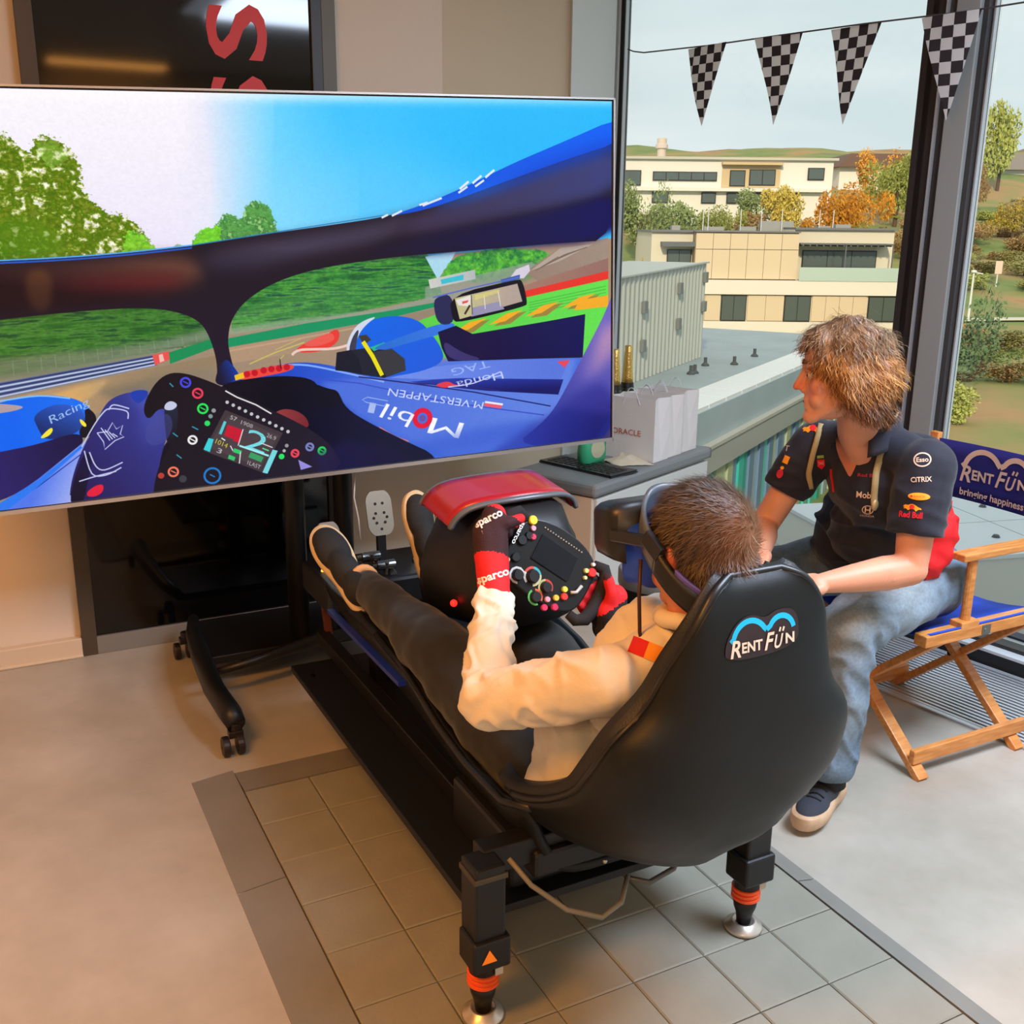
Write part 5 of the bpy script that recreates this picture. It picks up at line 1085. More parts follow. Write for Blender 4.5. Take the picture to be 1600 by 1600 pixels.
def pennant(tl, tr, zt, zb, tip, seed):
    m = MB(); nr = 9; cell = (tl - tr) / 6.0; L0 = tl; rows = 26
    r = random.Random(seed)
    def P(t, z): return fp(t, .12 + .012 * math.sin((t * 9 + z * 8) + seed), z)
    H = zt - zb; ch = H / nr
    # clip every chequer cell to the triangle
    tri = [(tl, zt), (tr, zt), (tip, zb)]
    def clip(poly):
        out = poly
        for i in range(3):
            a = tri[i]; c = tri[(i + 1) % 3]; k = tri[(i + 2) % 3]
            sgn = lambda p: (c[0] - a[0]) * (p[1] - a[1]) - (c[1] - a[1]) * (p[0] - a[0]); s0 = 1 if sgn(k) > 0 else -1; src = out; out = []
            for j in range(len(src)):
                p, q = src[j], src[(j + 1) % len(src)]; dp, dq = sgn(p) * s0, sgn(q) * s0
                if dp >= 0: out.append(p)
                if dp * dq < 0: f = dp / (dp - dq); out.append((p[0] + (q[0] - p[0]) * f, p[1] + (q[1] - p[1]) * f))
            if len(out) < 3: return []
        return out
    cw = .0435
    for i in range(nr + 1):
        for j in range(-1, 7):
            q = clip([(tl - j * cw, zt - i * ch), (tl - (j + 1) * cw, zt - i * ch), (tl - (j + 1) * cw, zt - (i + 1) * ch), (tl - j * cw, zt - (i + 1) * ch)])
            if len(q) > 2:
                m.k = 0 if (i + j) % 2 else 1; a = [P(*p) for p in q]; k = len(a); d = FN * .0015
                m.add(a + [p - d for p in a], [tuple(range(k)), tuple(range(2 * k - 1, k - 1, -1))])
    return m.build('pennant', [FB, FW], bt, fixn=False)
for tl, tr, zt, zb, tip, s in ((1.723, 1.479, 2.358, 2.029, 1.605, 1), (1.324, 1.094, 2.350, 2.009, 1.21, 2), (.959, .724, 2.340, 1.986, .85, 3), (.554, .328, 2.325, 1.974, .426, 4), (.15, -.09, 2.32, 1.97, .03, 5)):
    pennant(tl, tr, zt, zb, tip, s)

# ---------------------------------------------------------------- cabinet in the corner with what stands on it
KX = Vector((.907, .417, 0)).normalized(); KY = Vector((-.417, .907, 0)).normalized(); KS = 1.27; K0 = Vector((1.745, 2.785, 0)) * KS
def kp(u, v, z=0): return K0 + (KX * u + KY * v) * KS + Vector((0, 0, z))
cb = thing('cabinet', 'white cabinet with a thick rounded grey top in the corner by the window', 'cabinet', kp(.4, .2))
def kbox(m, u0, v0, z0, u1, v1, z1): m.prism([(u0, v0), (u1, v0), (u1, v1), (u0, v1)], kp(0, 0, z0), KX * KS, KY * KS, (0, 0, z1 - z0))
M_CAB = mat('cabinet_white', (216, 214, 206), .45)
b = MB(); kbox(b, .015, .018, 0, .80, .345, .507); b.build('body', M_CAB, cb, bevel=.003)
b = MB(); kbox(b, .02, .0, .05, .787, .018, .497); b.build('door', M_CAB, cb, bevel=.003)
b = MB(); kbox(b, .0, .01, .0, .016, .345, .505); b.build('side_panel', mat('cabinet_side', (206, 190, 166), .5), cb)
b = MB(); kbox(b, -.005, -.008, .508, .81, .35, .564); b.build('worktop', mat('worktop_grey', (128, 130, 130), .45), cb, smooth=False, bevel=.016)
ZT = .565
def paper_bag(u, v, w, d, h, label, lean=0, text=None, fill=True, rot=0.0):
    t = thing('paper_bag', label, 'bag', kp(u + w / 2, v + d / 2, ZT), 'paper gift bags on the cabinet')
    w *= 1; cx, cy = u + w / 2, v + d / 2; h *= KS; c, s = math.cos(rot), math.sin(rot)
    def q(x, y, z): x -= w / 2; y -= d / 2; return kp(cx + x * c - y * s, cy + x * s + y * c, ZT + z)
    m = MB(); e = .002
    # body with a folded gusset on the side
    ring = lambda z, g: [q(0, 0, z), q(w / 2, g, z), q(w, 0, z), q(w, d, z), q(w / 2, d - g, z), q(0, d, z)]
    inner = lambda z, g: [q(e, e, z), q(w / 2, g + e, z), q(w - e, e, z), q(w - e, d - e, z), q(w / 2, d - g - e, z), q(e, d - e, z)]
    m.grid([ring(0, 0), ring(h * .45, .008), ring(h, .02)], wrap=True); m.grid([inner(h, .02), inner(.004, 0)], wrap=True)
    n = len(m.v) // 1; k = 6
    top0 = 12; m.f += [(top0 + j, top0 + (j + 1) % 6, 18 + (j + 1) % 6, 18 + j) for j in range(6)]; m.m += [0] * 6
    m.f.append((5, 4, 3, 2, 1, 0)); m.m.append(0)
    m.build('body', mat('bag_paper', (232, 224, 218), .75, bump=(30, .15)), t)
    m = MB()
    for xx in (.0, w):
        p = [q(xx, d * .32 + (d * .36) * i / 10, h - .03 + .075 * math.sin(math.pi * i / 10)) for i in range(11)]; m.tube(p, .0022, 6)
    hm = m; hm.build('handle', mat('bag_cord', (226, 222, 226), .7), t)
    if text:
        dd = Decal(q(-.001, d, 0), -KY, (0, 0, 1)); dd.text(text, .035, h * .40, .150, .026, 0, spacing=1.05); dd.build('lettering', mat('oracle_red', (206, 74, 54), .6), t)
    return t
# three bags side by side, ends towards the room
paper_bag(.404, .02, .105, .20, .225, 'paper gift bag with red lettering on its broad face, nearest the television', text='ORACLE')
paper_bag(.514, .025, .102, .20, .222, 'plain paper gift bag in the middle of the three on the cabinet')
paper_bag(.628, .03, .112, .20, .225, 'plain paper gift bag at the window end of the three on the cabinet')
def bottle(u, v, h, label):
    h *= KS
    t = thing('wine_bottle', label, 'bottle', kp(u, v, ZT), 'gold-necked bottles behind the gift bags')
    m = MB(); m.lathe([(r_ * KS, z_ * KS) for r_, z_ in [(.0, .0), (.038, .002), (.041, .02), (.041, .16), (.036, .19), (.024, .225), (.017, .25)]], kp(u, v, ZT), n=24); m.build('bottle_body', mat('bottle_green', (30, 44, 26), .12, spec=.7), t, smooth=True)
    m = MB(); m.lathe([(.0232 * KS, .23 * KS), (.0205 * KS, .26 * KS), (.0195, h - .045), (.019, h - .04), (.019, h - .028), (.017, h - .024), (.018, h - .005), (.014, h), (0, h)], kp(u, v, ZT), n=24); m.build('foil', mat('gold_foil', (214, 178, 96), .32, .75, bump=(120, .3)), t, smooth=True)
    m = MB(); m.lathe([(.0260 * KS, .222 * KS), (.0236 * KS, .240 * KS)], kp(u, v, ZT), n=24); m.build('neck_label', mat('label_black', (24, 20, 18), .4), t)
bottle(.545, .282, .372, 'gold-foiled sparkling wine bottle nearest the television'); bottle(.628, .278, .38, 'gold-foiled sparkling wine bottle right of the other one, behind the first bag')
lt = thing('laptop', 'closed thin dark tablet keyboard lying on the grey cabinet top', 'laptop', kp(.15, .12, ZT))
la = Vector((1.744, 3.16, 0)) * KS; lb = Vector((1.843, 2.838, 0)) * KS; lc = Vector((1.977, 2.878, 0)) * KS; lx = (lc - lb); ly = (la - lb)
def lq(x, y, z): return lb + lx * x + ly * y + Vector((0, 0, z))
b = MB(); b.add([lq(0, 0, ZT), lq(1, 0, ZT), lq(1, 1, ZT), lq(0, 1, ZT), lq(0, 0, ZT + .006), lq(1, 0, ZT + .006), lq(1, 1, ZT + .006), lq(0, 1, ZT + .006)], [(0, 3, 2, 1), (4, 5, 6, 7), (0, 1, 5, 4), (1, 2, 6, 5), (2, 3, 7, 6), (3, 0, 4, 7)]); b.build('base', mat('laptop_dark', (34, 36, 40), .35), lt)
b = MB(); b.add([lq(0.01, 0.01, ZT + .0075), lq(.99, .01, ZT + .0075), lq(.99, .99, ZT + .0075), lq(.01, .99, ZT + .0075), lq(.01, .01, ZT + .012), lq(.99, .01, ZT + .012), lq(.99, .99, ZT + .012), lq(.01, .99, ZT + .012)], [(0, 3, 2, 1), (4, 5, 6, 7), (0, 1, 5, 4), (1, 2, 6, 5), (2, 3, 7, 6), (3, 0, 4, 7)]); b.build('lid', mat('laptop_lid', (30, 34, 36), .25), lt)
KM = mat('key_black', (18, 20, 22), .5); k0 = None
for i in range(4):
    for j in range(11):
        b = MB(); x = .12 + i * .17; y = .06 + j * .08; b.add([lq(x, y, ZT + .012), lq(x + .14, y, ZT + .012), lq(x + .14, y + .066, ZT + .012), lq(x, y + .066, ZT + .012), lq(x + .01, y + .005, ZT + .0145), lq(x + .13, y + .005, ZT + .0145), lq(x + .13, y + .06, ZT + .0145), lq(x + .01, y + .06, ZT + .0145)], [(4, 5, 6, 7), (0, 1, 5, 4), (1, 2, 6, 5), (2, 3, 7, 6), (3, 0, 4, 7)]); b.build('key', KM, lt)
wp = thing('wipes_packet', 'upright green packet of wipes standing behind the laptop under the television corner', 'packet', (2.41, 3.87, ZT))
px_ = KX * math.cos(.1) - KY * math.sin(.1); rows = []
for k, (w, d, z) in enumerate(((.10, .035, 0), (.112, .05, .02), (.116, .052, .05), (.112, .045, .085), (.10, .012, .115), (.098, .003, .122))):
    c_ = Vector((2.407, 3.874, ZT + z * KS)); rows.append([c_ + px_ * (w / 2 * sx * KS) + KY * (d / 2 * sy * KS) for sx, sy in ((-1, -.3), (-.8, -1), (.8, -1), (1, -.3), (1, .3), (.8, 1), (-.8, 1), (-1, .3))])
b = MB(); b.grid(rows, wrap=True); b.f.append(tuple(range(8))[::-1]); b.m.append(0); pk = b.build('packet_body', mat('packet_green', (64, 176, 122), .35), wp, smooth=True)
dd = Decal(Vector((2.407, 3.874, ZT + .076)) - KY * .04, px_, (0, 0, 1)); dd.disc((0, .0), .048, 0, ry=.042); pl_ = dd.build('packet_label', mat('packet_tan', (196, 186, 150), .5), wp, bvh_of(pk), cut=.012)
cl = MB(); rows = []
for i in range(14):
    rows.append([Vector((2.488 + .014 * j, 3.79 + .014 * i * .8 - .004 * j, ZT + max(.001, (.034 * math.exp(-((i - 7) ** 2 + (j - 6) ** 2) / 22) * (1 + .9 * noise.noise(Vector((i * .7, j * .7, 1)))))))) for j in range(13)])
cl.grid(rows); o = cl.build('crumpled_tissue', mat('tissue', (222, 204, 176), .8), smooth=True, solid=.002); tag(o, 'crumpled cream tissue lying in front of the lettered bag', 'tissue')

# round waste bin
bn = thing('waste_bin', 'round dark waste bin with a grey rim beside the cabinet', 'bin', (1.90, 2.64, 0))
b = MB(); b.lathe([(.105, .0), (.112, .01), (.112, .02), (.104, .022), (.118, .47), (.118, .475), (.0, .475)], (1.90, 2.64, 0), n=36); b.build('bin_body', mat('bin_dark', (34, 36, 34), .35), bn, smooth=True)
b = MB(); b.lathe([(.12, .47), (.122, .475), (.122, .518), (.117, .526), (.0, .530)], (1.90, 2.64, 0), n=36); b.build('lid', mat('bin_grey', (142, 150, 154), .4, .3), bn, smooth=True, bevel=.002)
b = MB(); b.lathe([(.114, .0), (.117, .002), (.117, .018), (.113, .02)], (1.90, 2.64, 0), n=36); b.build('base_ring', mat('bin_grey', (158, 166, 168)), bn, smooth=True)

# ---------------------------------------------------------------- director's chair
WOOD = bpy.data.materials.new('beech_wood'); WOOD.use_nodes = True; N = WOOD.node_tree.nodes; K = WOOD.node_tree.links; pb = N['Principled BSDF']; pb.inputs['Roughness'].default_value = .38
co = N.new('ShaderNodeTexCoord'); mp = N.new('ShaderNodeMapping'); mp.inputs['Scale'].default_value = (4, 30, 30); n1 = N.new('ShaderNodeTexNoise'); n1.inputs['Scale'].default_value = 3; n1.inputs['Detail'].default_value = 6
r1 = N.new('ShaderNodeValToRGB'); r1.color_ramp.elements[0].color = (*lin((196, 122, 56)), 1); r1.color_ramp.elements[1].color = (*lin((222, 152, 82)), 1); r1.color_ramp.elements[0].position = .35; r1.color_ramp.elements[1].position = .65
K.new(co.outputs['Object'], mp.inputs['Vector']); K.new(mp.outputs['Vector'], n1.inputs['Vector']); K.new(n1.outputs['Fac'], r1.inputs['Fac']); K.new(r1.outputs['Color'], pb.inputs['Base Color'])
dc = thing('directors_chair', 'folding wooden chair with navy blue canvas back and blue canvas seat', 'chair', (2.6, 2.2, 0))
YN, YF = 1.93, 2.43; XF, XR = 2.39, 2.82; ZS = .455
for X_ in (XF, XR):
    b = MB(); b.beam((X_, YN - .02, 0), (X_, YF, .44), .024, .042, up=(1, 0, 0)); b.build('leg', WOOD, dc, bevel=.003)
    dx = .026; b = MB(); b.beam((X_ + dx, YF + .02, 0), (X_ + dx, YN, .44), .024, .042, up=(1, 0, 0)); b.build('leg', WOOD, dc, bevel=.003)
for y in (YN, YF):
    b = MB(); b.beam((XF - .02, y + (.012 if y == YN else -.012), .065), (XR + .05, y + (.012 if y == YN else -.012), .065), .02, .045); b.build('stretcher', WOOD, dc, bevel=.003)
    b = MB(); b.beam((XF - .06, y, ZS), (XR + .10, y, ZS), .045, .036); rl = b.build('seat_rail', WOOD, dc, bevel=.003)
    b = MB(); b.cyl((XF + .12, y, ZS), (XF + .12, y, .68), .0145, n=14); b.build('arm_post', WOOD, dc, smooth=False, bevel=.001)
    b = MB(); b.beam((XR + .05, y, ZS), (XR + .07, y, .935), .022, .034, up=(0, 1, 0)); b.build('back_post', WOOD, dc, bevel=.003)
    b = MB(); b.beam((XF + .055, y, .692), (XR + .12, y, .692), .05, .022); b.build('armrest', WOOD, dc, bevel=.004)
    b = MB(); b.box((XF + .12, y, ZS + .025), (.075, .045, .022)); b.build('post_block', WOOD, dc, bevel=.003)
b = MB(); b.box((XF + .19, YN - .024, ZS), (.035, .003, .03)); b.cyl((XF + .185, YN - .028, ZS), (XF + .185, YN - .022, ZS), .006, n=10); b.build('hinge_plate', mat('hinge_steel', (150, 150, 140), .3, .9), dc, bevel=.001)
for X_ in (XF, XR):
    b = MB(); b.cyl((X_ - .016, 2.2, .222), (X_ + .045, 2.2, .222), .008, n=10); b.build('pivot_bolt', mat('bolt_dark', (52, 36, 30), .4, .6), dc)
rows = []
for i in range(13):
    y = lerp(YN - .02, YF + .02, i / 12); z = ZS + .022 - .055 * (1 - (2 * i / 12 - 1) ** 2); rows.append([Vector((lerp(XF - .04, XR + .05, j / 6), y, z)) for j in range(7)])
b = MB(); b.grid(rows); b.build('seat_canvas', mat('canvas_blue', (24, 74, 196), .8, bump=(400, .2)), dc, smooth=True, solid=.004)
rows = []
for i in range(17):
    y = lerp(YN - .03, YF + .03, i / 16); x = XR + .062 + .025 * (1 - (2 * i / 16 - 1) ** 2); rows.append([Vector((x, y, z)) for z in (.725, .77, .82, .87, .915)])
b = MB(); b.grid(rows); bc = b.build('back_canvas', mat('canvas_navy', (14, 12, 92), .8, bump=(400, .2)), dc, smooth=True, solid=.005)
def rentfun(d, mt, s, tag_line=None, cloud=1):
    """cloud outline and lettering in units of s around (0,0)"""
    def arc(cx, cy, r, a0, a1, n=14): return [(cx + r * math.cos(math.radians(lerp(a0, a1, i / n))), cy + r * math.sin(math.radians(lerp(a0, a1, i / n)))) for i in range(n + 1)]
    pts = [(-.98 * s, .18 * s)] + [(x * s, y * s) for x, y in arc(-.42, .12, .50, 165, 35)] + [(.06 * s, .34 * s)]
    pts2 = [(.06 * s, .34 * s)] + [(x * s, y * s) for x, y in arc(.5, .22, .38, 150, 10)]
    d.line(pts, .13 * s, cloud); d.line(pts2, .13 * s, cloud)
    d.text('R', -1.0 * s, -.18 * s, .30 * s, .40 * s, mt, bold=.02, shear=.2); d.text('ENT', -.68 * s, -.10 * s, .60 * s, .24 * s, mt, bold=.03)
    d.text('F', -.02 * s, -.14 * s, .30 * s, .40 * s, mt, bold=.02, shear=.3); d.text('U', .27 * s, -.14 * s, .27 * s, .32 * s, mt, bold=.02, shear=.3)
    d.line([(.42 * s, .24 * s), (.46 * s, .34 * s)], .05 * s, mt); d.line([(.52 * s, .24 * s), (.56 * s, .34 * s)], .05 * s, mt); d.text('N', .60 * s, -.07 * s, .27 * s, .24 * s, mt, bold=.03)
    if tag_line: d.text(tag_line, -.95 * s, -.52 * s, 1.8 * s, .17 * s, mt, bold=.02)
dd = Decal((XR + .05, 2.185, .812), (0, -1, 0), (0, 0, 1))
rentfun(dd, 0, .135, 'bringing happiness', 0)
dd.n = Vector((-1, 0, 0)); lo = dd.build('logo', mat('print_tan', (206, 176, 150), .7), dc, bvh_of(bc), cut=.03); lo['label'] = 'tan cloud logo with lettering'
# ---------------------------------------------------------------- racing simulator
RB = mat('rig_black', (15, 15, 17), .45); CXS = 1.13
sr = thing('racing_simulator', 'black racing simulator with a moulded tub seat on four actuator legs', 'simulator', (1.13, 2.2, 0))
# base plate and side rails
b = MB(); b.box2((.79, 1.665, .205), (1.455, 3.06, .225)); b.build('base_plate', mat('plate_black', (16, 17, 20), .5, spec=.4, bump=(700, .15)), sr, bevel=.003)
BOLT = mat('bolt_dark2', (12, 12, 12), .4, .5)
for x, y in ((1.36, 1.72), (1.41, 1.74), (1.41, 1.70), (1.28, 1.72), (.83, 1.72), (.83, 2.95), (1.2, 1.70)):
    b = MB(); b.cyl((x, y, .224), (x, y, .233), .007, n=8); b.build('bolt', BOLT, sr)
for x in (.94, 1.32):
    b = MB(); b.beam((x, 1.72, .25), (x, 3.2, .25), .04, .045); b.build('frame_rail', RB, sr, bevel=.003)
b = MB(); b.beam((.83, 2.17, .525), (.85, 2.80, .493), .012, .02, up=(1, 0, 0)); o = b.build('blue_stripe', mat('rail_blue', (14, 40, 140), .4), sr)
b = MB(); b.beam((.96, 3.18, .22), (.945, 3.2, .44), .022, .022, up=(0, 1, 0)); b.build('brown_bracket', mat('rust_bracket', (92, 40, 28), .6), sr)
# actuator legs
ORA = mat('ring_orange', (250, 92, 34), .45); ALU = mat('foot_aluminium', (206, 196, 184), .3, .7)
def actuator(x, y, mark):
    b = MB(); b.box2((x - .034, y - .036, .168), (x + .034, y + .036, .385)); b.box2((x - .042, y - .045, .155), (x + .042, y + .03, .225)); hs = b.build('actuator_leg', RB, sr, bevel=.006)
    b = MB(); b.lathe([(.0, .125), (.030, .125), (.030, .17), (0, .17)], (x, y, 0), n=24); b.build('sleeve', RB, hs, smooth=False)
    b = MB()
    for k in range(3): b.lathe([(.028, .098 + k * .011), (.0335, .1 + k * .011), (.0335, .106 + k * .011), (.028, .108 + k * .011)], (x, y, 0), n=28)
    b.lathe([(.0, .097), (.029, .097), (.029, .132), (0, .132)], (x, y, 0), n=24)
    b.build('rubber_rings', ORA, hs, smooth=False)['kind'] = 'stuff'
    b = MB(); b.lathe([(.0, .098), (.029, .098), (.026, .075), (.020, .058), (.016, .03), (0, .03)], (x, y, 0), n=24); b.build('piston', mat('piston_black', (20, 18, 18), .4), hs, smooth=True)
    b = MB(); b.lathe([(.0, .014), (.041, .014), (.045, .018), (.043, .024), (.032, .028), (.028, .036), (.024, .036), (.022, .03), (.0, .028)], (x, y, 0), n=32); b.build('foot_cup', ALU, hs, smooth=True)
    b = MB(); b.box2((x - .037, y - .038, .355), (x + .037, y + .038, .368)); b.build('leg_clamp', mat('clamp_steel', (96, 88, 74), .4, .8), hs, bevel=.002)
    if mark:
        dd = Decal((x - .008, y - .0452, .19), (1, 0, 0), (0, 0, 1)); dd.poly([(-.017, -.012), (.017, -.012), (0, .018)], 0); dd.build('warning_triangle', mat('warn_orange', (250, 130, 24), .5, emis=.25), hs, None)
    dd = Decal((x + .02, y - .0305, .15), (1, 0, 0), (0, 0, 1)); dd.poly([(-.008, -.02), (.010, -.02), (.010, .02), (-.008, .02)], 0); dd.build('sticker', mat('sticker_pale', (196, 188, 176), .6), hs, None)
for x, y, mk in ((.784, 1.62, True), (1.452, 1.60, False), (1.03, 2.86, False), (1.25, 2.86, False)): actuator(x, y, mk)
b = MB(); b.beam((.79, 1.66, .36), (1.45, 1.66, .36), .05, .06); b.build('rear_crossbar', RB, sr, bevel=.004)
# cables under the seat
b = MB(); b.tube([(.83, 1.60, .385), (.86, 1.56, .34), (.92, 1.52, .29), (.99, 1.50, .262), (1.05, 1.52, .265), (1.09, 1.56, .29)], .0055, 8); b.build('cable', mat('cable_grey', (120, 116, 104), .5), sr, smooth=True)
b = MB(); b.tube([(1.09, 1.56, .285), (1.14, 1.55, .265), (1.20, 1.55, .28), (1.25, 1.57, .32), (1.29, 1.60, .37), (1.31, 1.62, .41)], .006, 8); b.build('cable', mat('cable_dark', (92, 88, 88), .35, .3), sr, smooth=True)

# moulded seat shell
SEC = [((1.288, 1.036), (.055, 1.284, 1.038)), ((1.268, 1.010), (.098, 1.266, 1.018)), ((1.255, .96), (.135, 1.262, .965)), ((1.246, .89), (.165, 1.285, .89)), ((1.240, .82), (.195, 1.305, .815)), ((1.238, .75), (.250, 1.322, .752)),
       ((1.243, .68), (.268, 1.355, .690)), ((1.262, .60), (.266, 1.41, .625)), ((1.30, .515), (.262, 1.50, .56)), ((1.365, .435), (.256, 1.60, .505)), ((1.455, .372), (.25, 1.68, .475)), ((1.545, .338), (.235, 1.74, .462)), ((1.62, .345), (.20, 1.78, .455)), ((1.70, .375), (.17, 1.80, .455))]
def cr_list(L, k=3):
    out = []
    for i in range(len(L) - 1):
        P = [L[max(i - 1, 0)], L[i], L[i + 1], L[min(i + 2, len(L) - 1)]]
        for j in range(k):
            t = j / k; out.append(tuple(.5 * (2 * P[1][q] + (P[2][q] - P[0][q]) * t + (2 * P[0][q] - 5 * P[1][q] + 4 * P[2][q] - P[3][q]) * t * t + (3 * P[1][q] - P[0][q] - 3 * P[2][q] + P[3][q]) * t ** 3) for q in range(len(L[0]))))
    return out + [L[-1]]
flat = cr_list([(a[0], a[1], r[0], r[1], r[2]) for a, r in SEC], 4)
rows = []
for (yb, zb, hw, yr, zr) in flat:
    row = []
    for i in range(33):
        t = -1 + 2 * i / 32; e = abs(t) ** lerp(3.2, 1.3, (1 - smst(.40, .66, zb))); x = hw * (math.sin(t * math.pi / 2 * .92) / math.sin(math.pi / 2 * .92))
        row.append(Vector((CXS + x, lerp(yb, yr, e), lerp(zb, zr, e))))
    rows.append(row)
# soft crease low on the back, as moulded
for r in rows:
    for v in r:
        g_ = math.exp(-((v.z - .505) / .022) ** 2) * math.exp(-((v.x - 1.27) / .12) ** 2); v.y -= .012 * g_; v.z -= .004 * g_
b = MB(); b.grid(rows)
SEATM = bpy.data.materials.new('shell_black'); SEATM.use_nodes = True; N = SEATM.node_tree.nodes; K = SEATM.node_tree.links; pb = N['Principled BSDF']
pb.inputs['Base Color'].default_value = (*lin((17, 20, 21)), 1); pb.inputs['Specular IOR Level'].default_value = .32; co = N.new('ShaderNodeTexCoord')
n1 = N.new('ShaderNodeTexNoise'); n1.inputs['Scale'].default_value = 14; n1.inputs['Detail'].default_value = 6; mr = N.new('ShaderNodeMapRange'); mr.inputs['To Min'].default_value = .34; mr.inputs['To Max'].default_value = .52
K.new(co.outputs['Object'], n1.inputs['Vector']); K.new(n1.outputs['Fac'], mr.inputs['Value']); K.new(mr.outputs['Result'], pb.inputs['Roughness'])
n2 = N.new('ShaderNodeTexNoise'); n2.inputs['Scale'].default_value = 900; bp = N.new('ShaderNodeBump'); bp.inputs['Strength'].default_value = .12; bp.inputs['Distance'].default_value = .002; K.new(co.outputs['Object'], n2.inputs['Vector']); K.new(n2.outputs['Fac'], bp.inputs['Height']); K.new(bp.outputs['Normal'], pb.inputs['Normal'])
shell = b.build('seat_shell', SEATM, sr, smooth=True, fixn=True)
md = shell.modifiers.new('solid', 'SOLIDIFY'); md.thickness = .012; md.offset = 0; md.use_rim = True
# padded lining along the rim and inside
b = MB(); rr = []
for (yb, zb, hw, yr, zr), k in zip(flat, range(len(flat))):
    row = []
    for i in range(33):
        t = -1 + 2 * i / 32; e = abs(t) ** lerp(3.2, 1.3, (1 - smst(.40, .66, zb))); x = (hw - .012) * (math.sin(t * math.pi / 2 * .92) / math.sin(math.pi / 2 * .92)); s_ = .022 + .010 * e
        row.append(Vector((CXS + x, lerp(yb, yr, e) + s_ + .004 * e, lerp(zb, zr, e) + (.012 if k > 2 else -.008) * 1)))
    rr.append(row)
b.grid(rr); pad_ = b.build('padding', mat('pad_black', (26, 27, 28), .5, bump=(300, .2)), sr, smooth=True); md = pad_.modifiers.new('solid', 'SOLIDIFY'); md.thickness = .03; md.offset = 0
L_ = [Vector((CXS - f[2], f[3] + .004, f[4])) for f in flat[:-12]]; R_ = [Vector((CXS + f[2], f[3] + .004, f[4])) for f in flat[:-12]]
b = MB(); b.tube(L_[::-1] + R_, .0085, 8); b.build('rim', mat('rim_black', (20, 21, 21), .38), sr, smooth=True)
for x, y, z in ((1.04, 1.585, .333), (1.10, 1.575, .336), (.885, 1.60, .50)):
    b = MB(); b.ball((x, y - .012, z), .006, 10, 6); b.build('shell_bolt', mat('bolt_bright', (200, 196, 186), .25, .9), sr, smooth=True)
b = MB(); b.box2((.885, 1.70, .226), (1.24, 2.0, .35)); b.box2((.90, 1.62, .30), (1.12, 1.72, .36)); b.build('seat_mount', RB, sr, bevel=.01)
# logo on the back of the shell
sb = bvh_of(shell)
dd = Decal((1.125, 1.20, .925), (1, 0, .0), (0, 0, 1)); s_ = .072
pl2 = smooth_poly([(-1.12 * s_, -.30 * s_), (1.02 * s_, -.22 * s_), (1.05 * s_, .45 * s_), (.85 * s_, .74 * s_), (.35 * s_, .76 * s_), (.05 * s_, .6 * s_), (-.4 * s_, .78 * s_), (-.85 * s_, .6 * s_), (-1.15 * s_, .15 * s_)], 2)
dd.poly(pl2, 2); rentfun(dd, 0, s_, None, 1); dd.d = 0
lg = dd.build('logo', [mat('print_cream', (244, 220, 196), .5), mat('print_cyan', (20, 190, 236), .5), mat('print_plum', (44, 30, 34), .5)], sr, sb, cut=.012); lg['label'] = 'light blue cloud logo with cream lettering'
# tub walls beside the legs
def trough(name, ys, m):
    rows = []
    for y, hw, zr, zb in ys:
        row = []
        for i in range(17):
            t = -1 + 2 * i / 16; x = hw * math.copysign(abs(t) ** .45, t); row.append(Vector((CXS + x, y, lerp(zb, zr, abs(t) ** 2.6))))
        rows.append(row)
    q = MB(); q.grid(rows); o = q.build(name, m, sr, smooth=True); md = o.modifiers.new('solid', 'SOLIDIFY'); md.thickness = .02; return o
trough('front_tub', [(1.62, .25, .475, .285), (1.75, .25, .43, .28), (1.9, .25, .43, .28), (2.05, .252, .455, .28), (2.25, .255, .515, .30), (2.45, .26, .54, .33), (2.7, .26, .54, .36), (2.95, .25, .52, .38)], SEATM)
b = MB(); b.tube([(CXS - .252, 1.60, .485), (CXS - .254, 1.72, .436), (CXS - .255, 1.9, .434), (CXS - .257, 2.05, .458), (CXS - .26, 2.25, .518), (CXS - .264, 2.45, .543)], .009, 8); b.build('tub_rim', mat('rim_black', (20, 21, 21)), sr, smooth=True)
# steering pod with red cover
POD = [(-.180, -.075), (-.168, -.050), (-.140, -.024), (-.10, -.010), (-.05, -.003), (0, 0), (.05, -.001), (.10, -.006), (.14, -.018), (.165, -.036), (.178, -.060)]
def pod(y0, y1, name, m, thick, k=1.0, dz=0, cx=1.155, lo=0):
    rows = []
    for i in range(7):
        y = lerp(y0, y1, i / 6); rows.append([Vector((cx + x * k + .0, y + .06 * (abs(x) / .18) ** 2, 0.966 + (y - 2.16) * .10 + dz + z * (1.0 + (k - 1) * 3))) for x, z in cr_list(POD, 3)])
    q = MB(); q.grid(rows); o = q.build(name, m, sr, smooth=True); md = o.modifiers.new('solid', 'SOLIDIFY'); md.thickness = thick; return o
pod(2.16, 2.33, 'red_cover', mat('pod_red', (168, 20, 36), .35, coat=.3), .012)
pod(2.145, 2.16, 'cover_trim', mat('trim_grey', (110, 116, 124), .35, .3), .010, 1.01, -.001)
pod(2.33, 2.342, 'cover_trim', mat('trim_grey', (110, 116, 124)), .014, 1.015, -.001)
rows = []
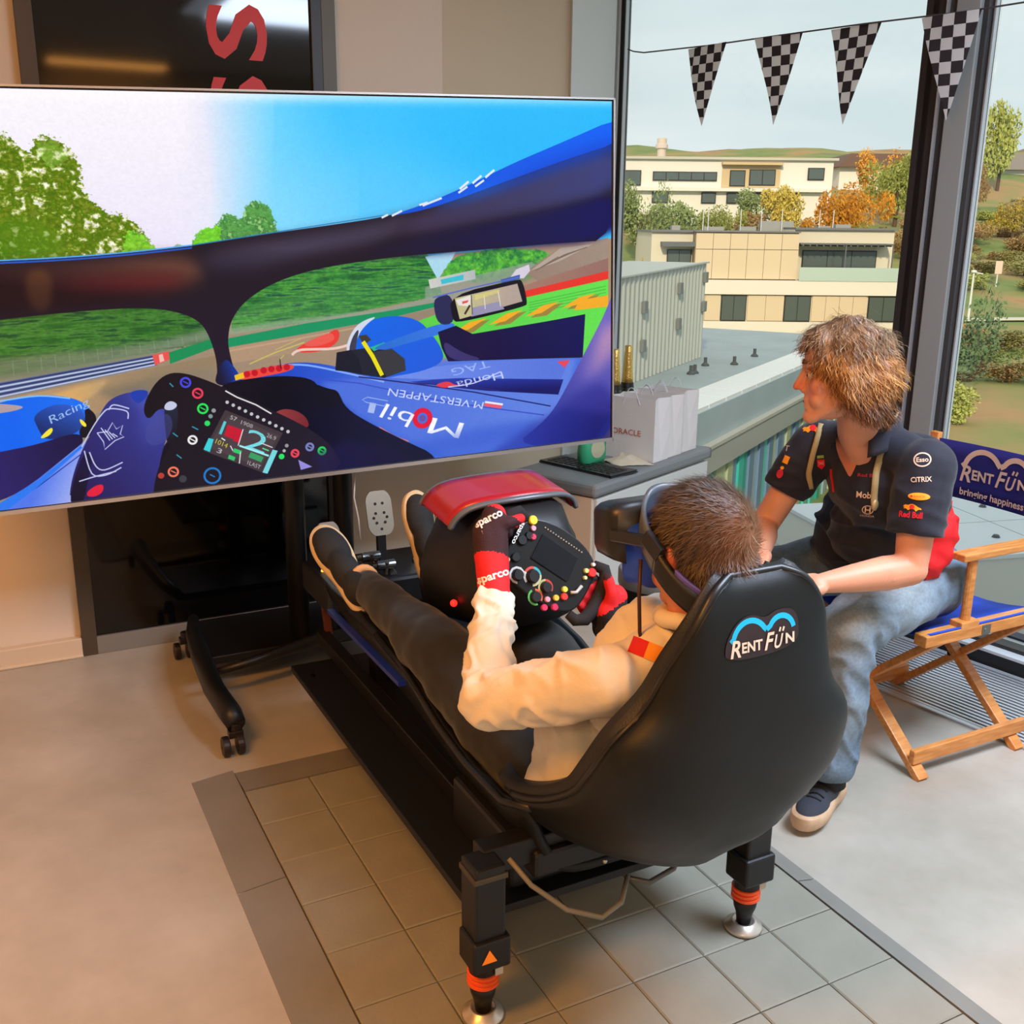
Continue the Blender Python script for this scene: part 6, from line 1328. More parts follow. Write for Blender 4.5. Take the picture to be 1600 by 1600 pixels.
for y, hw, zt, zb in ((2.08, .125, .89, .66), (2.16, .158, .945, .62), (2.33, .164, .962, .58), (2.46, .15, .88, .55), (2.58, .11, .78, .52)):
    row = []
    for i in range(24):
        a = 2 * math.pi * i / 24; c, s = math.cos(a), math.sin(a); row.append(Vector((1.155 + hw * math.copysign(abs(c) ** .6, c), y, (zt + zb) / 2 + (zt - zb) / 2 * math.copysign(abs(s) ** .7, s) - (.035 if abs(c) > .7 and s > 0 else 0))))
    rows.append(row)
b = MB(); b.grid(rows, wrap=True); b.f += [tuple(range(24))[::-1], tuple(range(96, 120))]; b.m += [0, 0]; b.build('pod_housing', mat('pod_black', (17, 16, 18), .5), sr, smooth=True)
b = MB(); b.ball((.99, 2.22, .69), .009, 12, 8); b.build('indicator_light', mat('red_light', (255, 30, 24), .4, emis=3), sr, smooth=True)
b = MB(); b.ball((.935, 3.14, .50), .009, 10, 6); b.build('indicator_light', mat('amber_light', (255, 190, 70), .4, emis=2), sr, smooth=True)
b = MB(); b.cyl((1.12, 2.02, .84), (1.14, 2.2, .80), .045, .06, 20); b.build('steering_column', RB, sr, smooth=True)
# pedals at the front
STEEL = mat('pedal_steel', (146, 138, 124), .35, .8)
def pedal(x, y, z, w, h, name='pedal'):
    m = MB(); n = Vector((0, -.95, .3)).normalized(); u = Vector((0, .3, .95)).normalized(); o = Vector((x, y, z))
    P = smooth_poly([(-w / 2, -h / 2), (w / 2, -h / 2), (w / 2, h / 2), (-w / 2, h / 2)], 3); P = [(max(-w / 2, min(w / 2, p[0] * 1.12)), max(-h / 2, min(h / 2, p[1] * 1.08))) for p in P]
    m.prism(P, o, (1, 0, 0), u, -n * .006); pd = m.build(name, STEEL, sr)
    m = MB()
    for dx, dz in ((-.012, .03), (.012, .03), (-.014, .0), (.014, .0), (-.022, -.014), (.022, -.014), (-.014, -.03), (.014, -.03), (0, -.05)): c_ = o + Vector((dx, 0, 0)) * (w / .085) + u * dz * (h / .14) + n * .0004; m.cyl(c_, c_ + n * .001, .005, n=10)
    m.build('grip_hole', mat('hole_dark', (24, 20, 18), .8), pd)['kind'] = 'stuff'
    m = MB(); m.beam(o - u * h * .3 - n * .01, o - u * (h * .5 + .12) - n * .05, .03, .02); m.build('pedal_arm', RB, pd, bevel=.002)
    return pd
pedal(1.145, 3.17, .665, .09, .15); pedal(1.29, 3.17, .585, .085, .15); pedal(.97, 3.18, .58, .08, .14)
for x, y, z, s in ((1.07, 3.06, .555, 1), (1.11, 3.03, .53, -1), (1.25, 3.03, .53, 1)):
    b = MB(); b.cyl((x - .03, y, z), (x + .03, y, z), .016, n=16); b.cyl((x - .045, y, z), (x - .03, y, z), .009, n=10); b.cyl((x, y, z - .05), (x, y - .01, z + .012), .008, n=10); b.cyl((x + .02, y - .02, z - .03), (x + .02, y + .04, z - .02), .012, n=12); b.build('pedal_spring', mat('spring_steel', (120, 124, 126), .25, .9), sr, smooth=False)
b = MB(); b.box2((.90, 2.98, .40), (1.36, 3.28, .50)); b.build('pedal_box', RB, sr, bevel=.012)

# ---------------------------------------------------------------- steering wheel
WC = Vector((1.10, 1.93, .86)); WN = Vector((0, -.93, .37)).normalized(); th = math.radians(39)
_wu = Vector((0, .37, .93)).normalized(); WR = Vector((1, 0, 0)) * math.cos(th) - _wu * math.sin(th); WU = Vector((1, 0, 0)) * math.sin(th) + _wu * math.cos(th)
def wp_(x, y, d=0): return WC + WR * x + WU * y + WN * d
sw = thing('steering_wheel', 'open-topped racing steering wheel full of coloured knobs, gripped by the driver', 'steering wheel', WC)
CAR = mat('wheel_carbon', (20, 21, 23), .32, nz=(60, .3), spec=.5)
body = smooth_poly([(-.085, -.075), (-.03, -.088), (.03, -.088), (.085, -.075), (.108, -.045), (.112, .02), (.105, .055), (.08, .078), (.03, .092), (-.03, .092), (-.08, .078), (-.105, .055), (-.112, .02), (-.108, -.045)], 2)
b = MB(); b.prism(body, wp_(0, 0, -.022), WR, WU, WN * .022); b.build('face_plate', CAR, sw, bevel=.004)
for sx in (-1, 1):
    P = [(.10, .062, -.008), (.125, .066, -.004), (.140, .045, .0), (.143, .01, 0), (.141, -.03, 0), (.134, -.062, -.002), (.115, -.075, -.006), (.095, -.070, -.01)]
    b = MB(); b.tube([wp_(sx * x, y, d) for x, y, d in P], [.012, .015, .0165, .0165, .0165, .016, .014, .011], 14); b.build('grip', mat('grip_suede', (30, 28, 30), .85, bump=(500, .3)), sw, smooth=True)
b = MB(); b.prism([(-.052, -.012), (.052, -.012), (.052, .052), (-.052, .052)], wp_(0, 0, .0), WR, WU, WN * .003); scn = b.build('display', mat('display_dark', (22, 28, 36), .12, spec=.6), sw, bevel=.001)
LED = mat('led_off', (170, 168, 160), .4)
for i in range(15): b = MB(); b.ball(wp_(-.053 + i * .0076, .068, .001), .0021, 8, 5); b.build('shift_light', LED, sw)
def knob(x, y, r, col, ring=None, h=.012):
    r *= 1.2
    m = MB(); m.lathe([(r, 0), (r, h * .6), (r * .85, h), (0, h)], wp_(x, y, 0), WN, 20); k = m.build('knob', mat('knob_' + '_'.join(map(str, col)), col, .4), sw, smooth=False)
    if ring:
        for a0, a1, c in ring:
            m = MB(); n = 8; vs = []
            for i in range(n + 1):
                a = math.radians(lerp(a0, a1, i / n))
                for R_ in (r * 1.12, r * 1.5): vs.append(wp_(x + R_ * math.cos(a), y + R_ * math.sin(a), .0012))
            m.add(vs, [(2 * i, 2 * i + 1, 2 * i + 3, 2 * i + 2) for i in range(n)]); m.build('dial_marking', mat('mark_' + '_'.join(map(str, c)), c, .5), k)
BK = (24, 24, 26); Wt = (214, 212, 206)
knob(-.028, -.045, .0125, BK, [(-60, 40, (210, 200, 150)), (40, 110, (60, 170, 180)), (110, 180, (200, 70, 60)), (180, 250, Wt)]); knob(.012, -.05, .0105, BK, [(0, 120, (190, 60, 50)), (120, 260, (190, 180, 120))])
knob(-.062, -.062, .011, BK, [(20, 300, Wt)]); knob(.0, -.082, .0105, BK, [(0, 120, (220, 90, 60)), (150, 320, (90, 180, 90))], .01)
for x, y, r, c in ((-.088, .066, .009, (222, 214, 60)), (-.079, .05, .0055, (236, 170, 186)), (-.070, .033, .006, (214, 60, 96)), (.098, .04, .009, (232, 46, 44)), (.092, .058, .004, Wt), (.083, .036, .005, (196, 208, 130)), (.088, .02, .004, (200, 210, 150)), (.055, -.03, .006, (206, 210, 80)), (.045, -.058, .006, (216, 196, 70)), (.028, -.072, .0055, (232, 160, 180)), (.052, -.078, .007, (196, 44, 90)), (.03, -.092, .0065, (206, 50, 96)), (-.085, -.03, .009, BK), (-.09, .012, .01, BK), (-.08, .03, .008, BK), (-.1, -.045, .005, (200, 190, 150)), (.062, -.045, .007, (222, 60, 50))):
    knob(x, y, r, c, None, .007)
b = MB(); b.tube([wp_(.088, -.002, .006), wp_(.082, -.022, .008), (wp_(.07, -.03, .008))], .004, 8); b.build('toggle', mat('toggle_pale', (190, 186, 176), .35), sw, smooth=True)
dd = Decal(wp_(-.104, .048, .003), -WU, WR); dd.text('sparco', 0, -.006, .055, .011, 0, bold=.02); dd.n = WN; dd.build('lettering', mat('print_white', (236, 232, 224), .5), sw, None)
# ---------------------------------------------------------------- people
vdir = lambda p: (CAM_POS - Vector(p)).normalized()
def vdecal(p, rot=0):
    p = Vector(p); n = vdir(p); x = _R - n * _R.dot(n); x.normalize(); y = n.cross(x); c, s = math.cos(rot), math.sin(rot); return Decal(p + n * .12, x * c + y * s, y * c - x * s)
SKIN = mat('skin', (222, 150, 116), .5, attr=True, bump=(260, .08)); SKIN.node_tree.nodes['Principled BSDF'].inputs['Subsurface Weight'].default_value = .12; SKIN.node_tree.nodes['Principled BSDF'].inputs['Subsurface Radius'].default_value = (.02, .008, .004)
HAIR = mat('hair', (110, 76, 50), .5, attr=True)
def L3(c): return np.array(lin(c))
def fbm(P, s, seed=0):
    return np.array([noise.noise(Vector((p[0] * s + seed, p[1] * s, p[2] * s))) for p in P])
def skin_col(base=(214, 140, 104), red=(206, 104, 78), spots=None):
    def f(P, N):
        n = fbm(P, 18)[:, None]; c = L3(base) * (1 + .10 * n) ; c = np.clip(c, 0, 1)
        for ctr, r, col, a in (spots or []):
            d = np.linalg.norm(P - np.array(ctr), axis=1)[:, None]; w = np.exp(-(d / r) ** 2) * a; c = c * (1 - w) + L3(col) * w
        return c
    return f
class Frame:
    def __init__(s, c, f, u):
        s.c = Vector(c); s.f = Vector(f).normalized(); s.u = Vector(u); s.u = (s.u - s.f * s.u.dot(s.f)).normalized(); s.r = s.f.cross(s.u)
        s.M = Matrix((s.r, s.f, s.u)).transposed()
    def p(s, r, f, u): return s.c + s.r * r + s.f * f + s.u * u
def head_shapes(B, F, k=1.0, nose=1.0):
    E = lambda c, r: B.ell(F.p(*[q * k for q in c]), tuple(q * k for q in r), F.M)
    E((0, -.005, .025), (.074, .096, .088)); E((0, .038, -.035), (.058, .058, .078)); E((0, .05, .045), (.056, .045, .045))
    for s in (-1, 1):
        B.cap(F.p(s * .050 * k, .005 * k, -.055 * k), F.p(s * .012 * k, .082 * k, -.104 * k), .022 * k, .016 * k)
        B.ball(F.p(s * .040 * k, .060 * k, -.028 * k), .024 * k); B.cap(F.p(s * .008 * k, .090 * k, .022 * k), F.p(s * .045 * k, .070 * k, .026 * k), .011 * k, .011 * k)
        B.ball(F.p(s * .009 * k, .100 * k, -.036 * k), .0075 * k); B.ball(F.p(s * .034 * k, .062 * k, -.060 * k), .024 * k)
        E((s * .075, -.008, -.012), (.009, .017, .029)); E((s * .080, -.014, -.004), (.007, .010, .020))
    B.ball(F.p(0, .084 * k, -.102 * k), .019 * k)
    B.cap(F.p(0, .090 * k, .018 * k), F.p(0, .115 * k * nose, -.027 * k), .0075 * k, .0095 * k)
    B.cap(F.p(-.017 * k, .090 * k, -.060 * k), F.p(.017 * k, .090 * k, -.060 * k), .0095 * k); B.cap(F.p(-.015 * k, .088 * k, -.076 * k), F.p(.015 * k, .088 * k, -.076 * k), .010 * k)
    B.ell(F.p(0, .083 * k, -.062 * k), (.03 * k, .016 * k, .026 * k), F.M)

def strands(name, parent, pts, seedfn, n, length, seg, width, colfn, lay, curl=0, gravity=0, jitter=.3, seed=1, lift=.0):
    """ribbons of hair: pts = list of (root, normal); lay(root, normal) -> flow direction"""
    rnd = random.Random(seed); vs = []; fs = []; cs = []; o = org(parent)
    for i in range(n):
        p, nr = pts[rnd.randrange(len(pts))]
        p = p + Vector((rnd.gauss(0, 1), rnd.gauss(0, 1), rnd.gauss(0, 1))) * .002
        d = (lay(p, nr) + Vector((rnd.gauss(0, 1), rnd.gauss(0, 1), rnd.gauss(0, 1))) * jitter * .3 + nr * lift).normalized(); L = length(p) * rnd.uniform(.7, 1.15); w = width * rnd.uniform(.7, 1.4)
        ph = rnd.uniform(0, 6.28); side = d.cross(nr); side = side.normalized() if side.length > 1e-4 else nr.orthogonal().normalized(); q = p.copy(); col = colfn(p, rnd); base = len(vs); out = nr.copy()
        for k in range(seg + 1):
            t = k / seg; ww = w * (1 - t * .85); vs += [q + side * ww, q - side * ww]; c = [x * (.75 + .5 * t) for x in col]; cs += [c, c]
            step = d * (L / seg); q = q + step; d = (d + Vector((0, 0, -gravity / seg)) + (side * math.cos(ph + t * 7) + out * math.sin(ph + t * 7)) * curl / seg).normalized()
        for k in range(seg): fs.append((base + 2 * k, base + 2 * k + 1, base + 2 * k + 3, base + 2 * k + 2))
    me = bpy.data.meshes.new(name); me.from_pydata([tuple(v - o) for v in vs], [], fs)
    at_ = me.color_attributes.new('Col', 'FLOAT_COLOR', 'POINT'); at_.data.foreach_set('color', np.array([[*c, 1] for c in cs], np.float32).ravel()); me.materials.append(HAIR)
    me.polygons.foreach_set('use_smooth', [True] * len(me.polygons))
    ob = bpy.data.objects.new(name, me); COL.objects.link(ob); ob.parent = parent; return ob
def surf_pts(ob, mask):
    off = org(ob); return [(v.co + off, v.normal.copy()) for v in ob.data.vertices if mask(v.co + off)]

CLOTH_CREAM = mat('shirt_cream', (226, 214, 192), .85, bump=(38, .25), sheen=.15)
def hand(B, wrist, F, curl, scale=1.0, thumb=None, rad=.0105):
    """relaxed hand: F.f = towards the fingers, F.u = back of the hand, F.r = thumb side"""
    k = scale; B.cap(wrist, F.p(0, .02 * k, 0), .026 * k, .024 * k)
    for i, (x, L) in enumerate(((.030, .070), (.010, .078), (-.011, .073), (-.030, .058))):
        kn = F.p(x * k, .075 * k, .002 * k); B.cap(F.p(x * .7 * k, .02 * k, 0), kn, .017 * k, .0125 * k)
        a = 0; q = kn; d = F.f
        for j, s in enumerate((.45, .32, .23)):
            a += curl[j]; d = F.f * math.cos(a) - F.u * math.sin(a); q2 = q + d * L * s * k; B.cap(q, q2, (rad - j * .0008) * k, (rad - .0008 - j * .0008) * k); q = q2
    t0 = F.p(.026 * k, .012 * k, -.004 * k); t1 = F.p(.052 * k, .045 * k, -.016 * k); t2 = F.p(.050 * k, .078 * k, -.026 * k)
    B.cap(t0, t1, .016 * k, .0125 * k); B.cap(t1, t2, .012 * k, .0105 * k)

# ============================================================ the driver
DH = Vector((1.10, 1.395, 1.055))
drv = thing('person', 'person in a cream long-sleeved shirt and black trousers reclining in the black simulator seat', 'person', (1.13, 1.7, .3))
HF = Frame(DH, (-.04, 1, -.10), (0, .10, 1))
B = Blob(); head_shapes(B, HF); B.chain([HF.p(0, -.02, -.05), (1.105, 1.395, .95), (1.125, 1.41, .86)], [.056, .058, .07]); B.chain([(1.0, 1.44, .80), (1.25, 1.44, .80)], [.05, .05]); B.chain([(1.125, 1.42, .82), (1.13, 1.55, .62)], [.07, .06])
dbody = B.build('body', SKIN, drv, .005, 4, col=skin_col((206, 132, 100), spots=[(tuple(HF.p(-.078, -.01, -.01)), .035, (214, 84, 60), .6), (tuple(HF.p(-.04, -.05, -.11)), .05, (196, 104, 82), .5)]))
# cropped brown hair
hb = Blob(); hb.ell(HF.p(0, -.008, .030), (.082, .103, .094), HF.M); hb.ell(HF.p(0, -.045, -.02), (.068, .065, .07), HF.M)
whorl = HF.p(.015, -.088, .035)
def dcol(P, N):
    n = fbm(P, 30)[:, None]; d = np.linalg.norm(P - np.array(whorl), axis=1)[:, None]; w = np.exp(-(d / .05) ** 2); return np.clip(L3((58, 44, 34)) * (1 + .5 * n) * (1 - w * .7) + L3((170, 108, 66)) * w * .7, 0, 1)
dh = hb.build('hair', HAIR, drv, .005, 3, col=dcol)
hp = surf_pts(dh, lambda p: (p - HF.c).dot(HF.f) < .075 and (p - HF.c).dot(HF.u) > -.075)
def dl(p, n):
    r = (p - whorl); r = r - n * r.dot(n); r = r.normalized() if r.length > 1e-4 else n.orthogonal(); s = n.cross(r); return r * .8 + s * .45 + n * .35
def dcf(p, r):
    d = (p - whorl).length; w = math.exp(-(d / .055) ** 2); c = r.choice(((78, 60, 44), (60, 46, 34), (100, 80, 60), (48, 38, 30))); c = [lerp(a, b, w * .6) for a, b in zip(lin(c), lin((176, 112, 60)))]; return c
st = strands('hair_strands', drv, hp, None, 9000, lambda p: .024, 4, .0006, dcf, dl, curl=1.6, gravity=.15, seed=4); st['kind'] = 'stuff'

# shirt
SL, SR = Vector((.945, 1.435, .815)), Vector((1.325, 1.435, .80)); EL, ER = Vector((.802, 1.655, .712)), Vector((1.44, 1.68, .60)); WL, WRt = Vector((.928, 1.868, .822)), Vector((1.238, 1.868, .70))
B = Blob()
B.ell((1.13, 1.50, .72), (.175, .115, .20), Matrix.Rotation(-.38, 3, 'X')); B.ell((1.13, 1.62, .55), (.165, .12, .14), Matrix.Rotation(-.38, 3, 'X')); B.ell((1.12, 1.44, .83), (.155, .075, .075)); B.ell((1.12, 1.66, .47), (.168, .13, .10))
B.cap(SL, SR, .064, .064); B.cap((1.03, 1.42, .855), (1.22, 1.42, .855), .055, .055)
B.chain([SL, SL.lerp(EL, .5) + Vector((0, 0, -.004)), EL], [.068, .061, .053]); B.chain([EL, EL.lerp(WL, .45), WL], [.053, .047, .040])
B.chain([SR, ER], [.072, .055]); B.chain([ER, ER.lerp(WRt, .5), WRt], [.055, .048, .040])
B.ell((.965, 1.60, .56), (.06, .11, .14), Matrix.Rotation(-.3, 3, 'X')); B.ell((.955, 1.635, .49), (.062, .09, .075))
def seg_param(P, a, b):
    a = np.array(a); d = np.array(b) - a; L = np.linalg.norm(d); d /= L; t = (P - a) @ d; r = np.linalg.norm(P - a - t[:, None] * d, axis=1); return t, r, L
def ridges(Q, width=.10, seed=0.0):
    n = np.array([noise.noise(Vector((q[0] + seed, q[1], q[2]))) for q in Q]); return np.exp(-(n / width) ** 2)
def arm_folds(P, N, a, b, rr, amp, freq, skew, seed, t0=-.03, pad=.04):
    t, r, L = seg_param(P, a, b); d = np.array((Vector(b) - Vector(a)).normalized()); o = np.array(Vector(d).orthogonal().normalized()); o2 = np.cross(d, o); v = P - np.array(a); ang = np.arctan2(v @ o2, v @ o)
    w = np.exp(-((r - rr) / .035) ** 2) * np.clip((t - t0) / .03, 0, 1) * np.clip((L + pad - t) / .03, 0, 1)
    Q = np.stack([t * freq + skew * np.cos(ang), np.cos(ang) * .9, np.sin(ang) * .9], 1); return P + N * (w * amp * (ridges(Q, .16, seed) - .35))[:, None]
def shirt_fn(P, N):
    P = arm_folds(P, N, SL, EL, .06, .0085, 15, .9, 3.1, .05); P = arm_folds(P, N, EL, WL, .048, .0075, 19, .7, 8.7)
    P = arm_folds(P, N, SR, ER, .06, .008, 15, .9, 5.1, .05); P = arm_folds(P, N, ER, WRt, .048, .007, 19, .7, 1.7)
    w = (P[:, 2] < .84) * (P[:, 0] < 1.05) * (P[:, 1] > 1.46) * np.exp(-((P[:, 0] - .96) / .08) ** 2); Q = np.stack([P[:, 0] * 9, P[:, 1] * 5 + P[:, 2] * 14, P[:, 2] * 6 - P[:, 1] * 9], 1); P = P + N * (w * .009 * (ridges(Q, .14, 4.4) - .35))[:, None]
    w = np.exp(-((P[:, 2] - .87) / .06) ** 2); Q = np.stack([P[:, 0] * 22, P[:, 1] * 9, P[:, 2] * 9], 1); P = P + N * (w * .006 * (ridges(Q, .14, 6.4) - .3))[:, None]
    return P
shirt = B.build('shirt', CLOTH_CREAM, drv, .006, 5, fn=shirt_fn, wrinkle=[(.006, 8, (1, 1.6, .7)), (.003, 22, (1.4, .6, 1))])
sbv = bvh_of(shirt)
# collar
b = MB(); b.tube([Vector((1.115 + .073 * math.cos(a), 1.405 + .068 * math.sin(a), .925 - .012 * math.sin(a))) for a in [2 * math.pi * i / 28 for i in range(28)]], .016, 10, closed=True); b.build('collar', CLOTH_CREAM, drv, smooth=True)
n_ = Vector((-.35, -.15, .9)).normalized(); ux = Vector((.95, -.28, .3)); dd = Decal((1.0, 1.36, .885), ux, n_.cross(ux)); dd = vdecal(Vector((.975, 1.35, .894)) + _R * -.012 + _U * .006, -.38)
dd.poly([(-.030, -.014), (.0, -.014), (.0, .016), (-.030, .016)], 0); dd.poly([(.0, -.014), (.062, -.014), (.062, .016), (.0, .016)], 1)
sp = dd.build('shoulder_stripe', [mat('stripe_red', (206, 30, 36), .8), mat('stripe_orange', (244, 150, 32), .8)], drv, sbv, cut=.006, lift=.002); sp['label'] = 'red and orange stripe across the shoulder'
dd = Decal((.93, 1.50, .70), (.35, .80, -.45), (-.25, .35, .9)); dd.text('SUMMIT', -.06, .0, .10, .018, 0, bold=.0) if False else None

# trousers
TRO = mat('trousers_black', (25, 26, 24), .85, bump=(420, .2), sheen=.15)
HL, HR = Vector((1.045, 1.74, .41)), Vector((1.215, 1.74, .41)); KL, KR = Vector((.935, 2.20, .585)), Vector((1.20, 2.24, .56)); AL, AR = Vector((.912, 2.64, .61)), Vector((1.19, 2.70, .60))
B = Blob(); B.cap(HL, HR, .115, .115); B.chain([HL, HL.lerp(KL, .5), KL], [.115, .104, .086]); B.chain([HR, HR.lerp(KR, .5), KR], [.115, .10, .08])
B.chain([KL, KL.lerp(AL, .35), AL], [.084, .072, .048]); B.chain([KR, KR.lerp(AR, .35), AR], [.072, .064, .046])
tro = B.build('trousers', TRO, drv, .009, 5, wrinkle=[(.010, 9, (1, 1, 1)), (.004, 24, (1, 1, 1))])
b = MB(); b.tube([(.98, 1.58, .475), (.93, 1.60, .48), (.895, 1.63, .475)], .012, 8); b.build('underwear_band', mat('blue_band', (24, 90, 170), .8), drv, smooth=True)
def ankle(A, toe, nm='sock', m=None):
    d = (toe - A).normalized(); b = MB(); b.cyl(A - d * .0, A + d * .05, .040, .036, 18); return b.build(nm, m, drv, smooth=True)
# shoes
def shoe(parent, heel, toe, up, m_up, m_sole, w=.052, th=.022, lace=None, accent=None, name='shoe'):
    heel = Vector(heel); toe = Vector(toe); F = Frame(heel, toe - heel, up); L = (toe - heel).length; f = L / .28
    B = Blob(); B.ell(F.p(0, .045 * f, .045 * f), (.036 * f, .05 * f, .05 * f), F.M); B.ell(F.p(0, .11 * f, .038 * f), (.038 * f, .075 * f, .038 * f), F.M); B.ell(F.p(0, .19 * f, .028 * f), (.045 * f, .075 * f, .030 * f), F.M); B.ell(F.p(0, .03 * f, .075 * f), (.036 * f, .042 * f, .03 * f), F.M)
    B.ell(F.p(0, .225 * f, .022 * f), (.040 * f, .045 * f, .024 * f), F.M)
    up_ = B.build(name, m_up, parent, .005, 4)
    out = smooth_poly([(-.030, -.005), (-.038, .04), (-.036, .10), (-.049, .17), (-.050, .22), (-.034, .268), (0, .284), (.034, .268), (.050, .22), (.049, .17), (.036, .10), (.038, .04), (.030, -.005), (0, -.014)], 2)
    b = MB(); rows = [[F.p(x * f * s, y * f, z) for x, y in out] for s, z in ((.90, -.004), (1.0, .002), (1.03, th * .6), (1.0, th), (.9, th + .004))]
    b.grid(rows, wrap=True); n = len(out); b.f += [tuple(range(n))[::-1], tuple(range(4 * n, 5 * n))]; b.m += [0, 0]; so = b.build('sole', m_sole, up_, smooth=True)
    bv = bvh_of(up_)
    if lace:
        for i in range(5):
            y = (.10 + i * .022) * f
            pts = []
            for x in (-.022, -.011, 0, .011, .022):
                h = bv.ray_cast(F.p(x * f, y, .12), -F.u, .2); pts.append((h[0] if h[0] is not None else F.p(x * f, y, .07)) + F.u * .002)
            b = MB(); b.tube(pts, .0026, 6); b.build('lace', lace, up_, smooth=True)
        for s in (-1, 1):
            q = bv.ray_cast(F.p(0, .095 * f, .14), -F.u, .2)[0] or F.p(0, .09 * f, .08); b = MB(); b.tube([q, q + F.r * s * .03 + F.u * .012, q + F.r * s * .045 - F.u * .012 - F.f * .02, q + F.r * s * .025 - F.u * .004 - F.f * .01, q], .002, 6); b.build('lace', lace, up_, smooth=True)
    if accent: 
        b = MB(); b.tube([F.p(.0, -.004 * f, .09 * f), F.p(.033 * f, .03 * f, .098 * f), F.p(.030 * f, .075 * f, .09 * f), F.p(0, .095 * f, .088 * f), F.p(-.030 * f, .075 * f, .09 * f), F.p(-.033 * f, .03 * f, .098 * f)], .006, 8, closed=True); b.build('shoe_collar', accent, up_, smooth=True)
    return up_
SHB = mat('shoe_black', (26, 27, 28), .75, bump=(300, .3)); SOLW = mat('sole_cream', (216, 190, 146), .6)
shoe(drv, AL + Vector((0.0, .015, -.075)), AL + Vector((-.06, .255, .105)), (-.25, -.65, .7), SHB, SOLW)
shoe(drv, (1.165, 2.80, .545), (1.155, 2.905, .80), (0, -.95, .35), SHB, SOLW)
b = MB(); b.tube([AL + Vector((.036 * math.cos(a), .025 + .012 * math.sin(a), .002 + .042 * math.sin(a))) for a in [2 * math.pi * i / 20 for i in range(20)]], .012, 8, closed=True); b.build('ankle_skin', mat('ankle_tan', (216, 164, 110), .7), drv, smooth=True)
b = MB(); b.box(AL + Vector((-.038, .07, .012)), (.012, .03, .026), Matrix.Rotation(.3, 3, 'X')); b.build('shoe_tab', mat('tab_orange', (240, 106, 30), .6), drv, bevel=.004)

# gloves closed round the grips of the wheel
GR = [mat('glove_red', (222, 24, 30), .75, bump=(420, .25)), mat('glove_dark', (52, 18, 24), .8, bump=(420, .3)), mat('glove_black', (20, 16, 18), .85, bump=(420, .3))]
def glove(side, wrist, name_label):
    out = -WR if side < 0 else WR; g0 = WC + WR * (.141 * side) - WU * .004; ARM = (Vector(wrist) - (EL if side < 0 else ER)).normalized()
    B = Blob(); w0 = Vector(wrist)
    B.cap(w0 - ARM * .030, w0 + ARM * .02, .033, .034)
    pc = g0 + out * .034 + WN * .008
    B.cap(w0 + ARM * .01, pc - WU * .016, .036, .031); B.cap(w0 + ARM * .01, pc + WU * .024, .034, .029)
    for i in range(4):
        u = .040 - .0245 * i; r = .0138 - .0006 * i
        k0 = g0 + out * .034 + WU * u + WN * .002; k1 = g0 + out * .030 - WN * .030 + WU * (u + .002); k2 = g0 + out * .002 - WN * .036 + WU * (u + .003); k3 = g0 - out * .024 - WN * .018 + WU * (u + .002)
        B.cap(pc + WU * u * .7, k0, .024, .0175); B.chain([k0, k1, k2, k3], [.017, r + .001, r, r - .0015])
    t0 = pc + WN * .012 - WU * .004 - out * .006; t1 = g0 + WN * .034 + WU * .018 + out * .010; t2 = g0 + WN * .030 + WU * .046 - out * .014
    B.chain([pc, t0, t1, t2], [.022, .018, .0145, .0120])
    a = np.array(w0); d = np.array(((g0 - w0).normalized()))
    def mf(P):
        t = (P - a) @ d; m = np.where(t < .098, 0, 1); side_ = (P - np.array(pc)) @ np.array(WU); m = np.where((t >= .098) & (side_ > .036), 0, m)
        if side > 0: m = np.where(t < .0, 2, np.where(t < .055, 2, np.where(t < .12, 0, 1)))
        return m
    o = B.build('glove', GR, drv, .0048, 3, matfn=mf, wrinkle=[(.002, 40, (1, 1, 1))]); o['label'] = name_label
    return o, pc
gL, pcL = glove(-1, WL, 'red glove of the left hand'); gR_, pcR = glove(1, WRt, 'black and red glove of the right hand')
WT = mat('print_white', (236, 232, 224), .5)
gb = bvh_of(gL)
dd = vdecal(WL + (pcL - WL) * .34, .30); dd.text('sparco', -.036, -.008, .072, .017, 0, bold=.03); dd.build('lettering', WT, gL, gb, cut=.006)
dd = vdecal(pcL + WU * .008, .45); dd.text('sparco', -.034, .004, .066, .017, 0, bold=.03); dd.build('lettering', WT, gL, gb, cut=.006)
gb = bvh_of(gR_)
dd = vdecal(WRt + Vector((.0, -.005, 0)), -.9); dd.poly([(-.02, -.012), (.012, -.012), (.012, .012), (-.02, .012)], 1); dd.text('sp', -.012, -.005, .022, .012, 0, bold=.03); dd.build('lettering', [WT, mat('stripe_red', (206, 30, 36))], gR_, gb, cut=.006)

# headset
hs = thing('vr_headset', 'black virtual reality headset with blue light shield on the driver in the seat', 'headset', HF.p(0, .1, -.02))
VB = mat('visor_black', (26, 28, 32), .38); 
def fbox(F, c, sx, sy, sz, taper=0, name='visor', m=VB, r=.012, n=3):
    P = smooth_poly([(-sx, -sz), (sx, -sz), (sx, sz), (-sx, sz)], n); P = [(max(-sx, min(sx, x * 1.18)), max(-sz, min(sz, z * 1.18))) for x, z in P]; rows = []
    for k, (y, s) in enumerate(((-sy, 1.0), (-sy * .2, 1.0), (sy * .6, 1 - taper * .4), (sy * .92, 1 - taper), (sy, .9 - taper))):
        rows.append([F.p(c[0] + x * s, c[1] + y, c[2] + z * s) for x, z in P])
    b = MB(); b.grid(rows, wrap=True); q = len(P); b.f += [tuple(range(q))[::-1], tuple(range(4 * q, 5 * q))]; b.m += [0, 0]; return b.build(name, m, hs, smooth=True, bevel=.0)
fbox(HF, (0, .172, .012), .094, .050, .056, .14)
